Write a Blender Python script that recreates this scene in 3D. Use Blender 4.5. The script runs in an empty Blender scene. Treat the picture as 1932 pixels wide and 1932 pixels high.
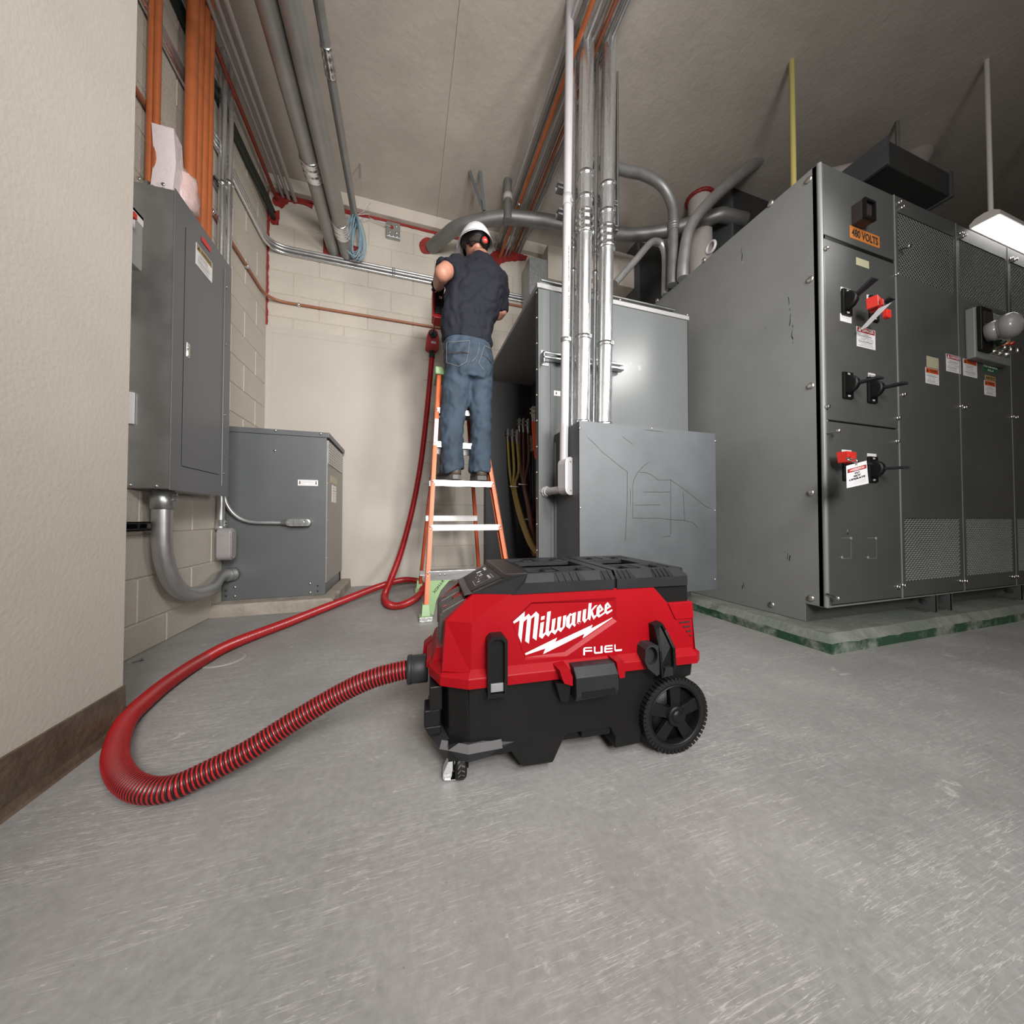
import bpy, bmesh, math, random
from mathutils import Vector as V, Matrix, noise
random.seed(7)
sc = bpy.context.scene
COL = sc.collection
# ---------------------------------------------------------------- camera, world, lights, exposure
CAMH = .62; FPX = 640.0
PSI = math.atan2(201, 640); PIT = math.atan2(12, 640)
cd = bpy.data.cameras.new('camera'); cam = bpy.data.objects.new('camera', cd); COL.objects.link(cam)
cd.sensor_width = 36; cd.lens = FPX / 1932 * 36; cd.clip_start = .02; cd.clip_end = 60
cam.location = (0, 0, CAMH); cam.rotation_euler = (math.pi / 2 + PIT, 0, -PSI)
sc.camera = cam
w = bpy.data.worlds.new('world'); sc.world = w; w.use_nodes = True
w.node_tree.nodes['Background'].inputs[0].default_value = (.9, .92, 1, 1)
w.node_tree.nodes['Background'].inputs[1].default_value = .25
sc.view_settings.view_transform = 'Standard'; sc.view_settings.look = 'None'
sc.view_settings.exposure = 0.0; sc.view_settings.gamma = 1; sc.view_settings.use_curve_mapping = False
def area(name, loc, target, power, sx, sy, color=(1, 1, 1)):
    l = bpy.data.lights.new(name, 'AREA'); l.shape = 'RECTANGLE'; l.size = sx; l.size_y = sy; l.energy = power; l.color = color
    o = bpy.data.objects.new(name, l); COL.objects.link(o); o.location = loc
    o.rotation_euler = (V(target) - V(loc)).to_track_quat('-Z', 'Y').to_euler()
    return o
k = area('softbox_light', (1.0, -1.3, 2.6), (.2, 3.4, 1.5), 34, .6, .6, (1, .98, .95)); k.data.spread = math.radians(92)
k = area('softbox_light', (2.4, .38, 2.35), (1.33, 1.89, 1.6), 1.1, .14, .14, (1, .98, .95)); k.data.spread = math.radians(45)
k = area('softbox_light', (1.6, -.2, 1.0), (-.1, 3.4, 2.0), 14, .4, .4, (1, .98, .95)); k.data.spread = math.radians(90)
k = area('softbox_light', (.25, -1.5, 1.75), (1.0, 1.9, .7), 66, .8, .8, (1, .98, .96)); k.data.spread = math.radians(130)
area('ceiling_bounce_light', (1.2, -.9, 3.3), (1.2, .5, 0), 28, 2.4, 1.6, (1, .98, .95))
sc.cycles.max_bounces = 6; sc.cycles.use_denoising = True
sc.cycles.sample_clamp_indirect = 6

# ---------------------------------------------------------------- geometry of the view, used to place things on real planes
_fw = V((math.sin(PSI) * math.cos(PIT), math.cos(PSI) * math.cos(PIT), math.sin(PIT)))
_rt = V((math.cos(PSI), -math.sin(PSI), 0))
_up = V((-math.sin(PSI) * math.sin(PIT), -math.cos(PSI) * math.sin(PIT), math.cos(PIT)))
def ray(x, y): return _fw + _rt * ((x - 966) / FPX) + _up * ((966 - y) / FPX)
def at(x, y, ax, v):
    d = ray(x, y); o = V((0, 0, CAMH)); return o + d * ((v - o[ax]) / d[ax])
def atp(x, y, p, n):
    d = ray(x, y); o = V((0, 0, CAMH)); n = V(n); return o + d * ((V(p) - o).dot(n) / d.dot(n))

# ---------------------------------------------------------------- materials
def nod(nt, t, **k):
    n = nt.nodes.new(t)
    for a, b in k.items(): setattr(n, a, b)
    return n
MATS = {}
def mat(name, col, rough=.5, metal=0, bump=0, bscale=60, var=0, vscale=4, rvar=0, emit=0, spec=.5, coat=0, alpha=1, tint=None, stretch=None, var2=0, trans=0):
    if name in MATS: return MATS[name]
    m = bpy.data.materials.new(name); m.use_nodes = True; nt = m.node_tree; b = nt.nodes['Principled BSDF']; L = nt.links.new
    b.inputs['Base Color'].default_value = (*col, 1); b.inputs['Roughness'].default_value = rough
    b.inputs['Metallic'].default_value = metal; b.inputs['Specular IOR Level'].default_value = spec
    b.inputs['Coat Weight'].default_value = coat
    if trans: b.inputs['Transmission Weight'].default_value = trans
    if alpha < 1: b.inputs['Alpha'].default_value = alpha
    if emit:
        b.inputs['Emission Color'].default_value = (*col, 1); b.inputs['Emission Strength'].default_value = emit
    if bump or var or rvar:
        tc = nod(nt, 'ShaderNodeTexCoord'); mp = nod(nt, 'ShaderNodeMapping'); L(tc.outputs['Object'], mp.inputs[0])
        if stretch: mp.inputs['Scale'].default_value = stretch
    if var or rvar:
        n = nod(nt, 'ShaderNodeTexNoise'); n.inputs['Scale'].default_value = vscale; n.inputs['Detail'].default_value = 8; n.inputs['Roughness'].default_value = .62
        L(mp.outputs[0], n.inputs['Vector'])
        if var:
            r = nod(nt, 'ShaderNodeValToRGB'); t = tint or (.5, .5, .5)
            lo = [max(0, c * (1 - var)) for c in col]; hi = [min(1, c * (1 + var * .8)) for c in col]
            if tint: hi = [c * (1 - .5) + q * .5 for c, q in zip(col, tint)]
            r.color_ramp.elements[0].position = .3; r.color_ramp.elements[0].color = (*lo, 1)
            r.color_ramp.elements[1].position = .7; r.color_ramp.elements[1].color = (*hi, 1)
            L(n.outputs['Fac'], r.inputs[0]); L(r.outputs[0], b.inputs['Base Color'])
        if rvar:
            q = nod(nt, 'ShaderNodeMapRange'); q.inputs[3].default_value = max(.03, rough - rvar); q.inputs[4].default_value = min(1, rough + rvar)
            L(n.outputs['Fac'], q.inputs[0]); L(q.outputs[0], b.inputs['Roughness'])
    if bump:
        n2 = nod(nt, 'ShaderNodeTexNoise'); n2.inputs['Scale'].default_value = bscale; n2.inputs['Detail'].default_value = 6
        L(mp.outputs[0], n2.inputs['Vector'])
        bp = nod(nt, 'ShaderNodeBump'); bp.inputs['Strength'].default_value = bump; bp.inputs['Distance'].default_value = .01
        L(n2.outputs['Fac'], bp.inputs['Height']); L(bp.outputs[0], b.inputs['Normal'])
    MATS[name] = m; return m
M_wallpaint = mat('cream wall paint', (.50, .455, .40), .62, bump=.10, bscale=90, var=.05, vscale=2.5)
M_panel = mat('cream panel paint', (.45, .412, .365), .62, bump=.08, bscale=90, var=.05, vscale=2.5)
M_block = mat('painted block', (.50, .455, .395), .6, bump=.35, bscale=150, var=.06, vscale=5)
M_mortar = mat('painted mortar', (.46, .41, .35), .75, bump=.3, bscale=90)
M_ceil = mat('painted ceiling concrete', (.50, .45, .40), .8, bump=.25, bscale=25, var=.10, vscale=3)
M_beam = mat('painted beam', (.52, .47, .41), .7, bump=.15, bscale=60, var=.08, vscale=3)
M_red_seal = mat('red fire sealant', (.25, .018, .015), .5, bump=.6, bscale=60, var=.25, vscale=20)
M_galv = mat('galvanised steel', (.42, .43, .43), .38, metal=.9, bump=.04, bscale=40, var=.14, vscale=6, rvar=.12)
M_galv_dull = mat('dull galvanised sheet', (.085, .092, .097), .55, metal=.15, spec=.35, bump=.03, bscale=30, var=.16, vscale=3.5, rvar=.10)
M_emt = mat('bright conduit steel', (.72, .73, .74), .28, metal=.95, var=.08, vscale=20, rvar=.08, stretch=(6, 6, .6))
M_zinc = mat('zinc fitting', (.78, .80, .82), .2, metal=1, var=.15, vscale=30, rvar=.1, bump=.1, bscale=80)
M_conduit_gray = mat('weathered conduit', (.22, .22, .215), .45, metal=.55, var=.2, vscale=9, rvar=.1)
M_conduit_lt = mat('aluminium conduit', (.5, .5, .5), .38, metal=.8, var=.12, vscale=12, rvar=.08)
M_orange_pipe = mat('orange painted conduit', (.42, .115, .035), .42, metal=.1, var=.2, vscale=8, bump=.05)
M_orange_dk = mat('rusty orange conduit', (.28, .09, .04), .5, metal=.1, var=.25, vscale=10)
M_pvc = mat('pale plastic conduit', (.38, .37, .38), .32, var=.04, vscale=5)
M_pvc_gray = mat('grey conduit body', (.27, .255, .25), .45, var=.08, vscale=10, bump=.08, bscale=200)
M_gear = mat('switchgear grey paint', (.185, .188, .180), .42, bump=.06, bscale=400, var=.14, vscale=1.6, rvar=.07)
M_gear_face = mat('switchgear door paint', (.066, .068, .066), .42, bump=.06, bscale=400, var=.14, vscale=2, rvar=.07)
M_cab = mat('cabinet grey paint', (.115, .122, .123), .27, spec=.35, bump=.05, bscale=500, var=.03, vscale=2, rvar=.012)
M_bigpipe = mat('overhead pipe steel', (.34, .335, .32), .42, metal=.55, var=.15, vscale=5, rvar=.06)
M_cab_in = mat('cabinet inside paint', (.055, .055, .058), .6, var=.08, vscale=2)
M_panelgray = mat('panelboard door paint', (.115, .115, .120), .34, bump=.05, bscale=500, var=.05, vscale=3, rvar=.05)
M_trans = mat('transformer paint', (.10, .108, .11), .38, bump=.08, bscale=450, var=.06, vscale=3, rvar=.05)
M_trans_side = mat('transformer side panel', (.30, .285, .265), .45, metal=.3, var=.05, vscale=3)
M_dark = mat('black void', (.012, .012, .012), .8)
M_black = mat('black plastic', (.0055, .0055, .0055), .42, bump=.12, bscale=700, var=.15, vscale=6, rvar=.05, spec=.28)
M_black2 = mat('charcoal plastic', (.022, .022, .024), .45, bump=.15, bscale=700, rvar=.05, spec=.28)
M_lid = mat('lid plastic', (.016, .016, .018), .38, bump=.12, bscale=700, var=.12, vscale=9, rvar=.06, spec=.28)
M_ctrl = mat('control panel plastic', (.024, .020, .018), .45, bump=.1, bscale=600, spec=.28)
M_rubber = mat('tyre rubber', (.008, .008, .008), .6, bump=.2, bscale=300, spec=.28)
M_red = mat('red moulded plastic', (.27, .0012, .0055), .44, spec=.22, bump=.10, bscale=800, var=.05, vscale=8, rvar=.04)
M_red2 = mat('red hand tool plastic', (.42, .012, .014), .35)
M_hose = mat('red hose rib', (.34, .008, .010), .30, coat=.2, var=.12, vscale=12)
M_hose_far = mat('dark red hose', (.20, .008, .010), .30, coat=.2)
M_hose_dark = mat('dark hose web', (.012, .002, .002), .45)
M_white = mat('white print', (.74, .72, .74), .45)
M_whitep = mat('white label', (.74, .72, .72), .4, coat=.2)
M_ink = mat('black ink', (.02, .02, .02), .5)
M_dred = mat('label red', (.30, .01, .012), .4)
M_redlab = mat('bright red label', (.60, .03, .02), .4)
M_orlab = mat('orange label', (.45, .15, .035), .4)
M_warn = mat('warning orange', (.60, .09, .02), .4)
M_tan = mat('tan label', (.33, .22, .08), .4)
M_green = mat('green label', (.02, .10, .03), .4)
M_yel = mat('pale yellow label', (.42, .40, .27), .5)
M_alu = mat('ladder aluminium', (.58, .58, .58), .3, metal=.85, var=.08, vscale=6, rvar=.1, stretch=(.5, 6, 6))
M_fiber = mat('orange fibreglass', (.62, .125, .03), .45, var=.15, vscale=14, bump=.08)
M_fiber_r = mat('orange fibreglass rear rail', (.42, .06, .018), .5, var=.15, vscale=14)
M_lgreen = mat('green ladder plastic', (.25, .38, .19), .5, var=.1)
M_screw = mat('steel screw', (.62, .60, .56), .28, metal=1)
M_skin = mat('skin', (.40, .185, .125), .5, var=.08, vscale=12)
M_shirt = mat('navy cotton', (.0035, .0045, .012), .85, bump=.25, bscale=500, var=.18, vscale=3)
M_jean = mat('blue denim', (.030, .048, .072), .82, bump=.35, bscale=260, var=.45, vscale=5)
M_stitch = mat('denim stitching', (.33, .28, .2), .8)
M_hair = mat('dark brown hair', (.02, .011, .007), .6, bump=.6, bscale=200)
M_helmet = mat('white hard hat', (.74, .72, .74), .3, coat=.3)
M_boot = mat('brown boot', (.06, .045, .035), .6, bump=.3)
M_sole = mat('grey boot sole', (.10, .095, .09), .6)
M_pvcclear = mat('clear plastic bag', (.75, .55, .52), .25, alpha=.75, bump=.8, bscale=30)
M_tarp = mat('pink plastic sheet', (.72, .62, .63), .3, bump=.6, bscale=25)
M_lampglow = mat('lit diffuser', (1, .98, .93), .5, emit=5)
M_lamp_body = mat('fixture enamel', (.52, .49, .46), .4)
M_bluecable = mat('pale blue cable', (.20, .33, .40), .45)
M_cab_green = mat('dark green cable', (.012, .018, .012), .5)
M_gold = mat('ochre cable', (.30, .215, .05), .5)
M_brown = mat('brown cable', (.13, .035, .022), .45)
M_orangecab = mat('orange cable', (.75, .07, .015), .45)
M_blackcab = mat('black cable', (.012, .012, .012), .5)
M_copper = mat('tinned copper', (.62, .42, .33), .3, metal=1)
M_tin = mat('tinned lug', (.48, .47, .44), .35, metal=.8)
M_glass = mat('dark glass', (.02, .02, .02), .1, coat=.5)
M_bell = mat('bell grey enamel', (.26, .255, .245), .3, coat=.3)
M_amber = mat('amber lens', (.40, .09, .02), .2); M_rlens = mat('red lens', (.3, .01, .01), .2); M_glens = mat('green lens', (.01, .05, .03), .2)
M_insul = mat('pale pipe insulation', (.40, .36, .34), .7, bump=.2)
M_duct = mat('dark duct sheet', (.055, .055, .055), .5, metal=.4, var=.2, vscale=2)

def floor_mat():
    m = bpy.data.materials.new('scuffed grey floor paint'); m.use_nodes = True; nt = m.node_tree; b = nt.nodes['Principled BSDF']; L = nt.links.new
    tc = nod(nt, 'ShaderNodeTexCoord')
    def noise_(s, d=8, r=.6, st=None, rot=0):
        mp = nod(nt, 'ShaderNodeMapping'); L(tc.outputs['Object'], mp.inputs[0]); mp.inputs['Rotation'].default_value = (0, 0, rot)
        if st: mp.inputs['Scale'].default_value = st
        n = nod(nt, 'ShaderNodeTexNoise'); n.inputs['Scale'].default_value = s; n.inputs['Detail'].default_value = d; n.inputs['Roughness'].default_value = r
        L(mp.outputs[0], n.inputs['Vector']); return n.outputs['Fac']
    def ramp(f, p0, c0, p1, c1):
        r = nod(nt, 'ShaderNodeValToRGB'); r.color_ramp.elements[0].position = p0; r.color_ramp.elements[0].color = c0
        r.color_ramp.elements[1].position = p1; r.color_ramp.elements[1].color = c1; L(f, r.inputs[0]); return r.outputs[0]
    def mix(f, a, c, mode='MIX'):
        x = nod(nt, 'ShaderNodeMix', data_type='RGBA', blend_type=mode)
        if hasattr(f, 'links'): L(f, x.inputs[0])
        else: x.inputs[0].default_value = f
        L(a, x.inputs[6])
        if hasattr(c, 'links'): L(c, x.inputs[7])
        else: x.inputs[7].default_value = c
        return x.outputs[2]
    base = ramp(noise_(1.6, 10, .68), .3, (.205, .200, .193, 1), .72, (.325, .318, .308, 1))
    g = ramp(noise_(60, 6, .7), .35, (.86, .86, .86, 1), .65, (1.08, 1.08, 1.08, 1)); c = mix(1.0, base, g, 'MULTIPLY')
    tone = ramp(noise_(.7, 3), .4, (0, 0, 0, 1), .62, (.35, .35, .35, 1)); c = mix(tone, c, (.30, .275, .27, 1))
    # pale worn patches and specks
    w1 = ramp(noise_(7, 10, .74), .62, (0, 0, 0, 1), .68, (.55, .55, .55, 1)); c = mix(w1, c, (.50, .48, .455, 1))
    w2 = ramp(noise_(38, 8, .78), .62, (0, 0, 0, 1), .68, (.75, .75, .75, 1)); c = mix(w2, c, (.56, .54, .52, 1))
    # scratches: thin bands of stretched noise along several directions
    for i, (rot, sc_) in enumerate([(.6, (1.1, 26, 1)), (-.5, (1.3, 30, 1)), (1.35, (1.0, 24, 1)), (.05, (1.5, 34, 1))]):
        s = noise_(3.1 + i * .37, 4, .5, sc_, rot); a = nod(nt, 'ShaderNodeMath', operation='SUBTRACT'); L(s, a.inputs[0]); a.inputs[1].default_value = .5
        ab = nod(nt, 'ShaderNodeMath', operation='ABSOLUTE'); L(a.outputs[0], ab.inputs[0])
        ln = ramp(ab.outputs[0], .0, (1, 1, 1, 1), .010, (0, 0, 0, 1))
        mk = ramp(noise_(2.3 + i, 3, .5, None, i * 1.7), .50, (0, 0, 0, 1), .62, (.7, .7, .7, 1))
        mm = nod(nt, 'ShaderNodeMath', operation='MULTIPLY'); L(ln, mm.inputs[0]); L(mk, mm.inputs[1])
        c = mix(mm.outputs[0], c, (.52, .50, .48, 1))
    dk = ramp(noise_(55, 4, .6, None, .9), .70, (0, 0, 0, 1), .74, (.6, .6, .6, 1)); c = mix(dk, c, (.10, .10, .10, 1))
    L(c, b.inputs['Base Color'])
    rr = nod(nt, 'ShaderNodeMapRange'); rr.inputs[3].default_value = .38; rr.inputs[4].default_value = .62; L(noise_(5, 8), rr.inputs[0]); L(rr.outputs[0], b.inputs['Roughness'])
    bp = nod(nt, 'ShaderNodeBump'); bp.inputs['Strength'].default_value = .12; bp.inputs['Distance'].default_value = .004; L(noise_(90, 5), bp.inputs['Height']); L(bp.outputs[0], b.inputs['Normal'])
    return m
M_floor = floor_mat()
def worn(name, base, under, scale, lo, hi, rough=.6):
    m = bpy.data.materials.new(name); m.use_nodes = True; nt = m.node_tree; b = nt.nodes['Principled BSDF']; L = nt.links.new
    tc = nod(nt, 'ShaderNodeTexCoord'); n = nod(nt, 'ShaderNodeTexNoise'); n.inputs['Scale'].default_value = scale; n.inputs['Detail'].default_value = 10; n.inputs['Roughness'].default_value = .68
    L(tc.outputs['Object'], n.inputs['Vector']); r = nod(nt, 'ShaderNodeValToRGB')
    r.color_ramp.elements[0].position = lo; r.color_ramp.elements[0].color = (*base, 1); r.color_ramp.elements[1].position = hi; r.color_ramp.elements[1].color = (*under, 1)
    L(n.outputs['Fac'], r.inputs[0]); L(r.outputs[0], b.inputs['Base Color']); b.inputs['Roughness'].default_value = rough
    n2 = nod(nt, 'ShaderNodeTexNoise'); n2.inputs['Scale'].default_value = 45; n2.inputs['Detail'].default_value = 8; L(tc.outputs['Object'], n2.inputs['Vector'])
    bp = nod(nt, 'ShaderNodeBump'); bp.inputs['Strength'].default_value = .5; bp.inputs['Distance'].default_value = .008; L(n2.outputs['Fac'], bp.inputs['Height']); L(bp.outputs[0], b.inputs['Normal'])
    return m
M_padgreen = worn('worn green painted concrete', (.018, .06, .028), (.20, .215, .185), 7, .47, .62)
M_padtop = worn('dusty green grey concrete', (.145, .165, .14), (.26, .255, .225), 6, .45, .7)
M_concrete = worn('bare concrete', (.27, .235, .195), (.36, .32, .27), 9, .4, .65, .8)
M_base = worn('brown cove base', (.085, .058, .040), (.16, .12, .088), 5, .45, .75, .45)

# ---------------------------------------------------------------- mesh building
class B:
    def __init__(s): s.v = []; s.f = []; s.m = []; s.sm = []; s.mi = 0; s.smooth = False
    def add(s, vs, fs, smooth=None):
        o = len(s.v); s.v += [V(p) for p in vs]
        for f in fs: s.f.append([o + i for i in f]); s.m.append(s.mi); s.sm.append(s.smooth if smooth is None else smooth)
        return s
    def mat(s, i): s.mi = i; return s
    def box(s, a, b, mtx=None):
        x0, y0, z0 = [min(a[i], b[i]) for i in range(3)]; x1, y1, z1 = [max(a[i], b[i]) for i in range(3)]
        vs = [V(p) for p in ((x0, y0, z0), (x1, y0, z0), (x1, y1, z0), (x0, y1, z0), (x0, y0, z1), (x1, y0, z1), (x1, y1, z1), (x0, y1, z1))]
        if mtx: vs = [mtx @ p for p in vs]
        return s.add(vs, [(0, 3, 2, 1), (4, 5, 6, 7), (0, 1, 5, 4), (1, 2, 6, 5), (2, 3, 7, 6), (3, 0, 4, 7)], False)
    def hexa(s, p):   # 8 corners, bottom loop then top loop
        return s.add(p, [(0, 3, 2, 1), (4, 5, 6, 7), (0, 1, 5, 4), (1, 2, 6, 5), (2, 3, 7, 6), (3, 0, 4, 7)], False)
    def loft(s, loops, caps=True, smooth=False, closed=True):
        n = len(loops[0]); vs = [p for l in loops for p in l]; fs = []
        for k in range(len(loops) - 1):
            for i in range(n if closed else n - 1):
                j = (i + 1) % n; fs.append((k * n + i, k * n + j, (k + 1) * n + j, (k + 1) * n + i))
        if caps: fs += [tuple(reversed(range(n))), tuple((len(loops) - 1) * n + i for i in range(n))]
        return s.add(vs, fs, smooth)
    def prism(s, poly, d):  # poly: list of 3d points; extruded by vector d
        d = V(d); a = [V(p) for p in poly]; b = [p + d for p in a]; n = len(a); nn = V((0, 0, 0))
        for i in range(n): nn += a[i].cross(a[(i + 1) % n])
        if nn.dot(d) < 0: a, b = b, a
        # after ordering: face normal of 'a' loop points along d -> it must be the far loop
        if nn.dot(d) >= 0: lo, hi = a, b
        else: lo, hi = a, b
        vs = lo + hi; fs = [tuple(reversed(range(n))), tuple(range(n, 2 * n))] if nn.dot(d) >= 0 else [tuple(reversed(range(n))), tuple(range(n, 2 * n))]
        for i in range(n): j = (i + 1) % n; fs.append((i, j, n + j, n + i))
        return s.add(vs, fs, False)
    def tube(s, pts, r, n=12, caps=True, smooth=True):
        pts = [V(p) for p in pts]; rs = r if isinstance(r, (list, tuple)) else [r] * len(pts); loops = []
        t0 = (pts[1] - pts[0]).normalized(); up = V((0, 0, 1)) if abs(t0.z) < .9 else V((1, 0, 0)); u = t0.cross(up).normalized()
        for k, p in enumerate(pts):
            t = (pts[min(k + 1, len(pts) - 1)] - pts[max(k - 1, 0)]).normalized()
            u = (u - t * u.dot(t)).normalized(); v = t.cross(u)
            loops.append([p + (u * math.cos(2 * math.pi * i / n) + v * math.sin(2 * math.pi * i / n)) * rs[k] for i in range(n)])
        nn = len(s.f); s.loft(loops, False, smooth)
        if caps: s.add(loops[0], [tuple(reversed(range(n)))], False); s.add(loops[-1], [tuple(range(n))], False)
        return s
    def cyl(s, a, b, r, n=16, smooth=True, r2=None): return s.tube([a, b], [r, r if r2 is None else r2], n, True, smooth)
    def lathe(s, c, axis, prof, n=24, smooth=True, caps=True):  # prof: (dist along axis, radius)
        c = V(c); axis = V(axis).normalized(); up = V((0, 0, 1)) if abs(axis.z) < .9 else V((1, 0, 0)); u = axis.cross(up).normalized(); v = axis.cross(u)
        loops = [[c + axis * h + (u * math.cos(2 * math.pi * i / n) + v * math.sin(2 * math.pi * i / n)) * max(r, 1e-5) for i in range(n)] for h, r in prof]
        return s.loft(loops, caps, smooth)
    def sphere(s, c, r, n=12, m=8, sc_=(1, 1, 1)):
        c = V(c); vs = [c + V((0, 0, r * sc_[2]))]; fs = []
        for j in range(1, m):
            ph = math.pi * j / m
            for i in range(n): a = 2 * math.pi * i / n; vs.append(c + V((r * sc_[0] * math.sin(ph) * math.cos(a), r * sc_[1] * math.sin(ph) * math.sin(a), r * sc_[2] * math.cos(ph))))
        vs.append(c - V((0, 0, r * sc_[2])))
        for i in range(n): fs.append((0, 1 + i, 1 + (i + 1) % n))
        for j in range(m - 2):
            for i in range(n): a = 1 + j * n + i; b = 1 + j * n + (i + 1) % n; fs.append((a, a + n, b + n, b))
        for i in range(n): fs.append((len(vs) - 1, 1 + (m - 2) * n + (i + 1) % n, 1 + (m - 2) * n + i))
        return s.add(vs, fs, True)
    def frame(s, a, b, c, d, wd, dep, nrm):   # rectangular rim a,b,c,d (loop), width wd inward, thickness dep along nrm
        a, b, c, d = V(a), V(b), V(c), V(d); nrm = V(nrm).normalized(); cen = (a + b + c + d) / 4; o = [a, b, c, d]; ex = (b - a).normalized(); ey = (d - a).normalized()
        i_ = [a + ex * wd + ey * wd, b - ex * wd + ey * wd, c - ex * wd - ey * wd, d + ex * wd - ey * wd]
        for k in range(4):
            j = (k + 1) % 4; p = [o[k], o[j], i_[j], i_[k]]; s.prism(p, nrm * dep)
        return s
def bez(pts, n=8):   # Catmull-Rom through points
    pts = [V(p) for p in pts]; out = []
    for i in range(len(pts) - 1):
        p0 = pts[max(i - 1, 0)]; p1 = pts[i]; p2 = pts[i + 1]; p3 = pts[min(i + 2, len(pts) - 1)]
        for k in range(n):
            t = k / n; out.append(.5 * ((2 * p1) + (p2 - p0) * t + (2 * p0 - 5 * p1 + 4 * p2 - p3) * t * t + (3 * p1 - p0 - 3 * p2 + p3) * t ** 3))
    out.append(pts[-1]); return out
def fillet(pts, r, n=8):   # straight runs joined by rounded bends
    pts = [V(p) for p in pts]; out = [pts[0]]
    for i in range(1, len(pts) - 1):
        a, b, c = pts[i - 1], pts[i], pts[i + 1]; u = (a - b).normalized(); v = (c - b).normalized()
        rr = min(r, (a - b).length * .49, (c - b).length * .49); p, q = b + u * rr, b + v * rr
        for k in range(n + 1): t = k / n; out.append(p * (1 - t) ** 2 + b * 2 * t * (1 - t) + q * t * t)
    out.append(pts[-1]); return out
WM = {}
def wm(o): return WM.get(o.name, Matrix.Identity(4)) if o else Matrix.Identity(4)
def setp(o, label=None, category=None, group=None, kind=None):
    if label: o['label'] = label
    if category: o['category'] = category
    if group: o['group'] = group
    if kind: o['kind'] = kind
    return o
def obj(name, b, mats, parent=None, label=None, bevel=0, seg=2, world=True, **k):
    mats = mats if isinstance(mats, (list, tuple)) else [mats]; me = bpy.data.meshes.new(name)
    vs = b.v
    if parent is not None and world: inv = wm(parent).inverted(); vs = [inv @ p for p in vs]
    elif parent is None and k.get('loc') is not None: vs = [p - V(k['loc']) for p in vs]
    me.from_pydata([tuple(p) for p in vs], [], b.f); [me.materials.append(m) for m in mats]
    me.polygons.foreach_set('material_index', b.m); me.polygons.foreach_set('use_smooth', b.sm); me.update()
    o = bpy.data.objects.new(name, me); COL.objects.link(o)
    if parent is not None: o.parent = parent; WM[o.name] = wm(parent)
    elif k.get('loc') is not None: o.location = k['loc']; WM[o.name] = Matrix.Translation(V(k['loc']))
    if bevel:
        md = o.modifiers.new('bevel', 'BEVEL'); md.width = bevel; md.segments = seg; md.limit_method = 'ANGLE'; md.angle_limit = math.radians(35)
    return setp(o, label, k.get('category'), k.get('group'), k.get('kind'))
def thing(name, label, category, loc, rz=0, group=None):
    o = bpy.data.objects.new(name, None); COL.objects.link(o); o.empty_display_size = .1
    o.location = loc; o.rotation_euler = (0, 0, rz); WM[o.name] = Matrix.Translation(V(loc)) @ Matrix.Rotation(rz, 4, 'Z')
    return setp(o, label, category, group)
def share(src, name, parent, loc_world, rot=None, label=None):    # another object on the same mesh
    o = bpy.data.objects.new(name, src.data); COL.objects.link(o)
    m = Matrix.Translation(V(loc_world)) @ (rot if rot else Matrix.Identity(4))
    if parent is not None: o.parent = parent; m = wm(parent).inverted() @ m
    o.matrix_local = m
    for md in src.modifiers:
        if md.type == 'BEVEL': n = o.modifiers.new('bevel', 'BEVEL'); n.width = md.width; n.segments = md.segments; n.limit_method = 'ANGLE'
    if label: o['label'] = label
    return o
def text_b(b, s, o, ex, ey, w=None, h=None, nrm=None, dep=.0004, bold=0, align='C'):
    cu = bpy.data.curves.new('t', 'FONT'); cu.body = s; cu.size = 1; cu.resolution_u = 3; cu.offset = bold; cu.fill_mode = 'FRONT'
    t = bpy.data.objects.new('t', cu); me = bpy.data.meshes.new_from_object(t)
    xs = [v.co.x for v in me.vertices]; ys = [v.co.y for v in me.vertices]
    if not xs: return b
    x0, x1, y0, y1 = min(xs), max(xs), min(ys), max(ys); sy = h / (y1 - y0); sx = (w / (x1 - x0)) if w else sy
    ex = V(ex).normalized(); ey = V(ey).normalized(); n = V(nrm).normalized() if nrm else ex.cross(ey); o = V(o)
    cx = (x0 + x1) / 2 if align == 'C' else x0; cy = (y0 + y1) / 2
    b.add([o + ex * ((v.co.x - cx) * sx) + ey * ((v.co.y - cy) * sy) + n * dep for v in me.vertices], [tuple(p.vertices) for p in me.polygons], False)
    bpy.data.objects.remove(t); bpy.data.curves.remove(cu); bpy.data.meshes.remove(me); return b
def poly_b(b, pts2, o, ex, ey, dep=.0004, holes=None):   # filled 2d polygon on a plane
    from mathutils.geometry import tessellate_polygon
    ex = V(ex); ey = V(ey); n = ex.cross(ey).normalized(); o = V(o); loops = [pts2] + (holes or [])
    flat = [p for l in loops for p in l]; tr = tessellate_polygon([[V((p[0], p[1], 0)) for p in l] for l in loops])
    fs = []
    for t in tr:
        a, c, d = [V((*flat[i], 0)) for i in t]
        fs.append(tuple(t) if (c - a).cross(d - a).z > 0 else tuple(reversed(t)))
    return b.add([o + ex * p[0] + ey * p[1] + n * dep for p in flat], fs, False)
def screw(b, c, n, r=.006, h=.004):
    b.lathe(c, n, [(0, r), (h * .5, r), (h, r * .6)], 8); return b
def weld_smooth(o, voxel=.01, sm=6, fac=.5, disp=None):
    m = o.modifiers.new('remesh', 'REMESH'); m.mode = 'VOXEL'; m.voxel_size = voxel; m.use_smooth_shade = True
    s = o.modifiers.new('smooth', 'SMOOTH'); s.iterations = sm; s.factor = fac
    return o
def exn(n): return V(n)
# ================================================================ the room
CX, BY, ZC = -1.16, 3.40, 3.58          # left block wall, back wall, ceiling
FX, FYE = -.80, 1.32                    # foreground wall face and its end
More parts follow.
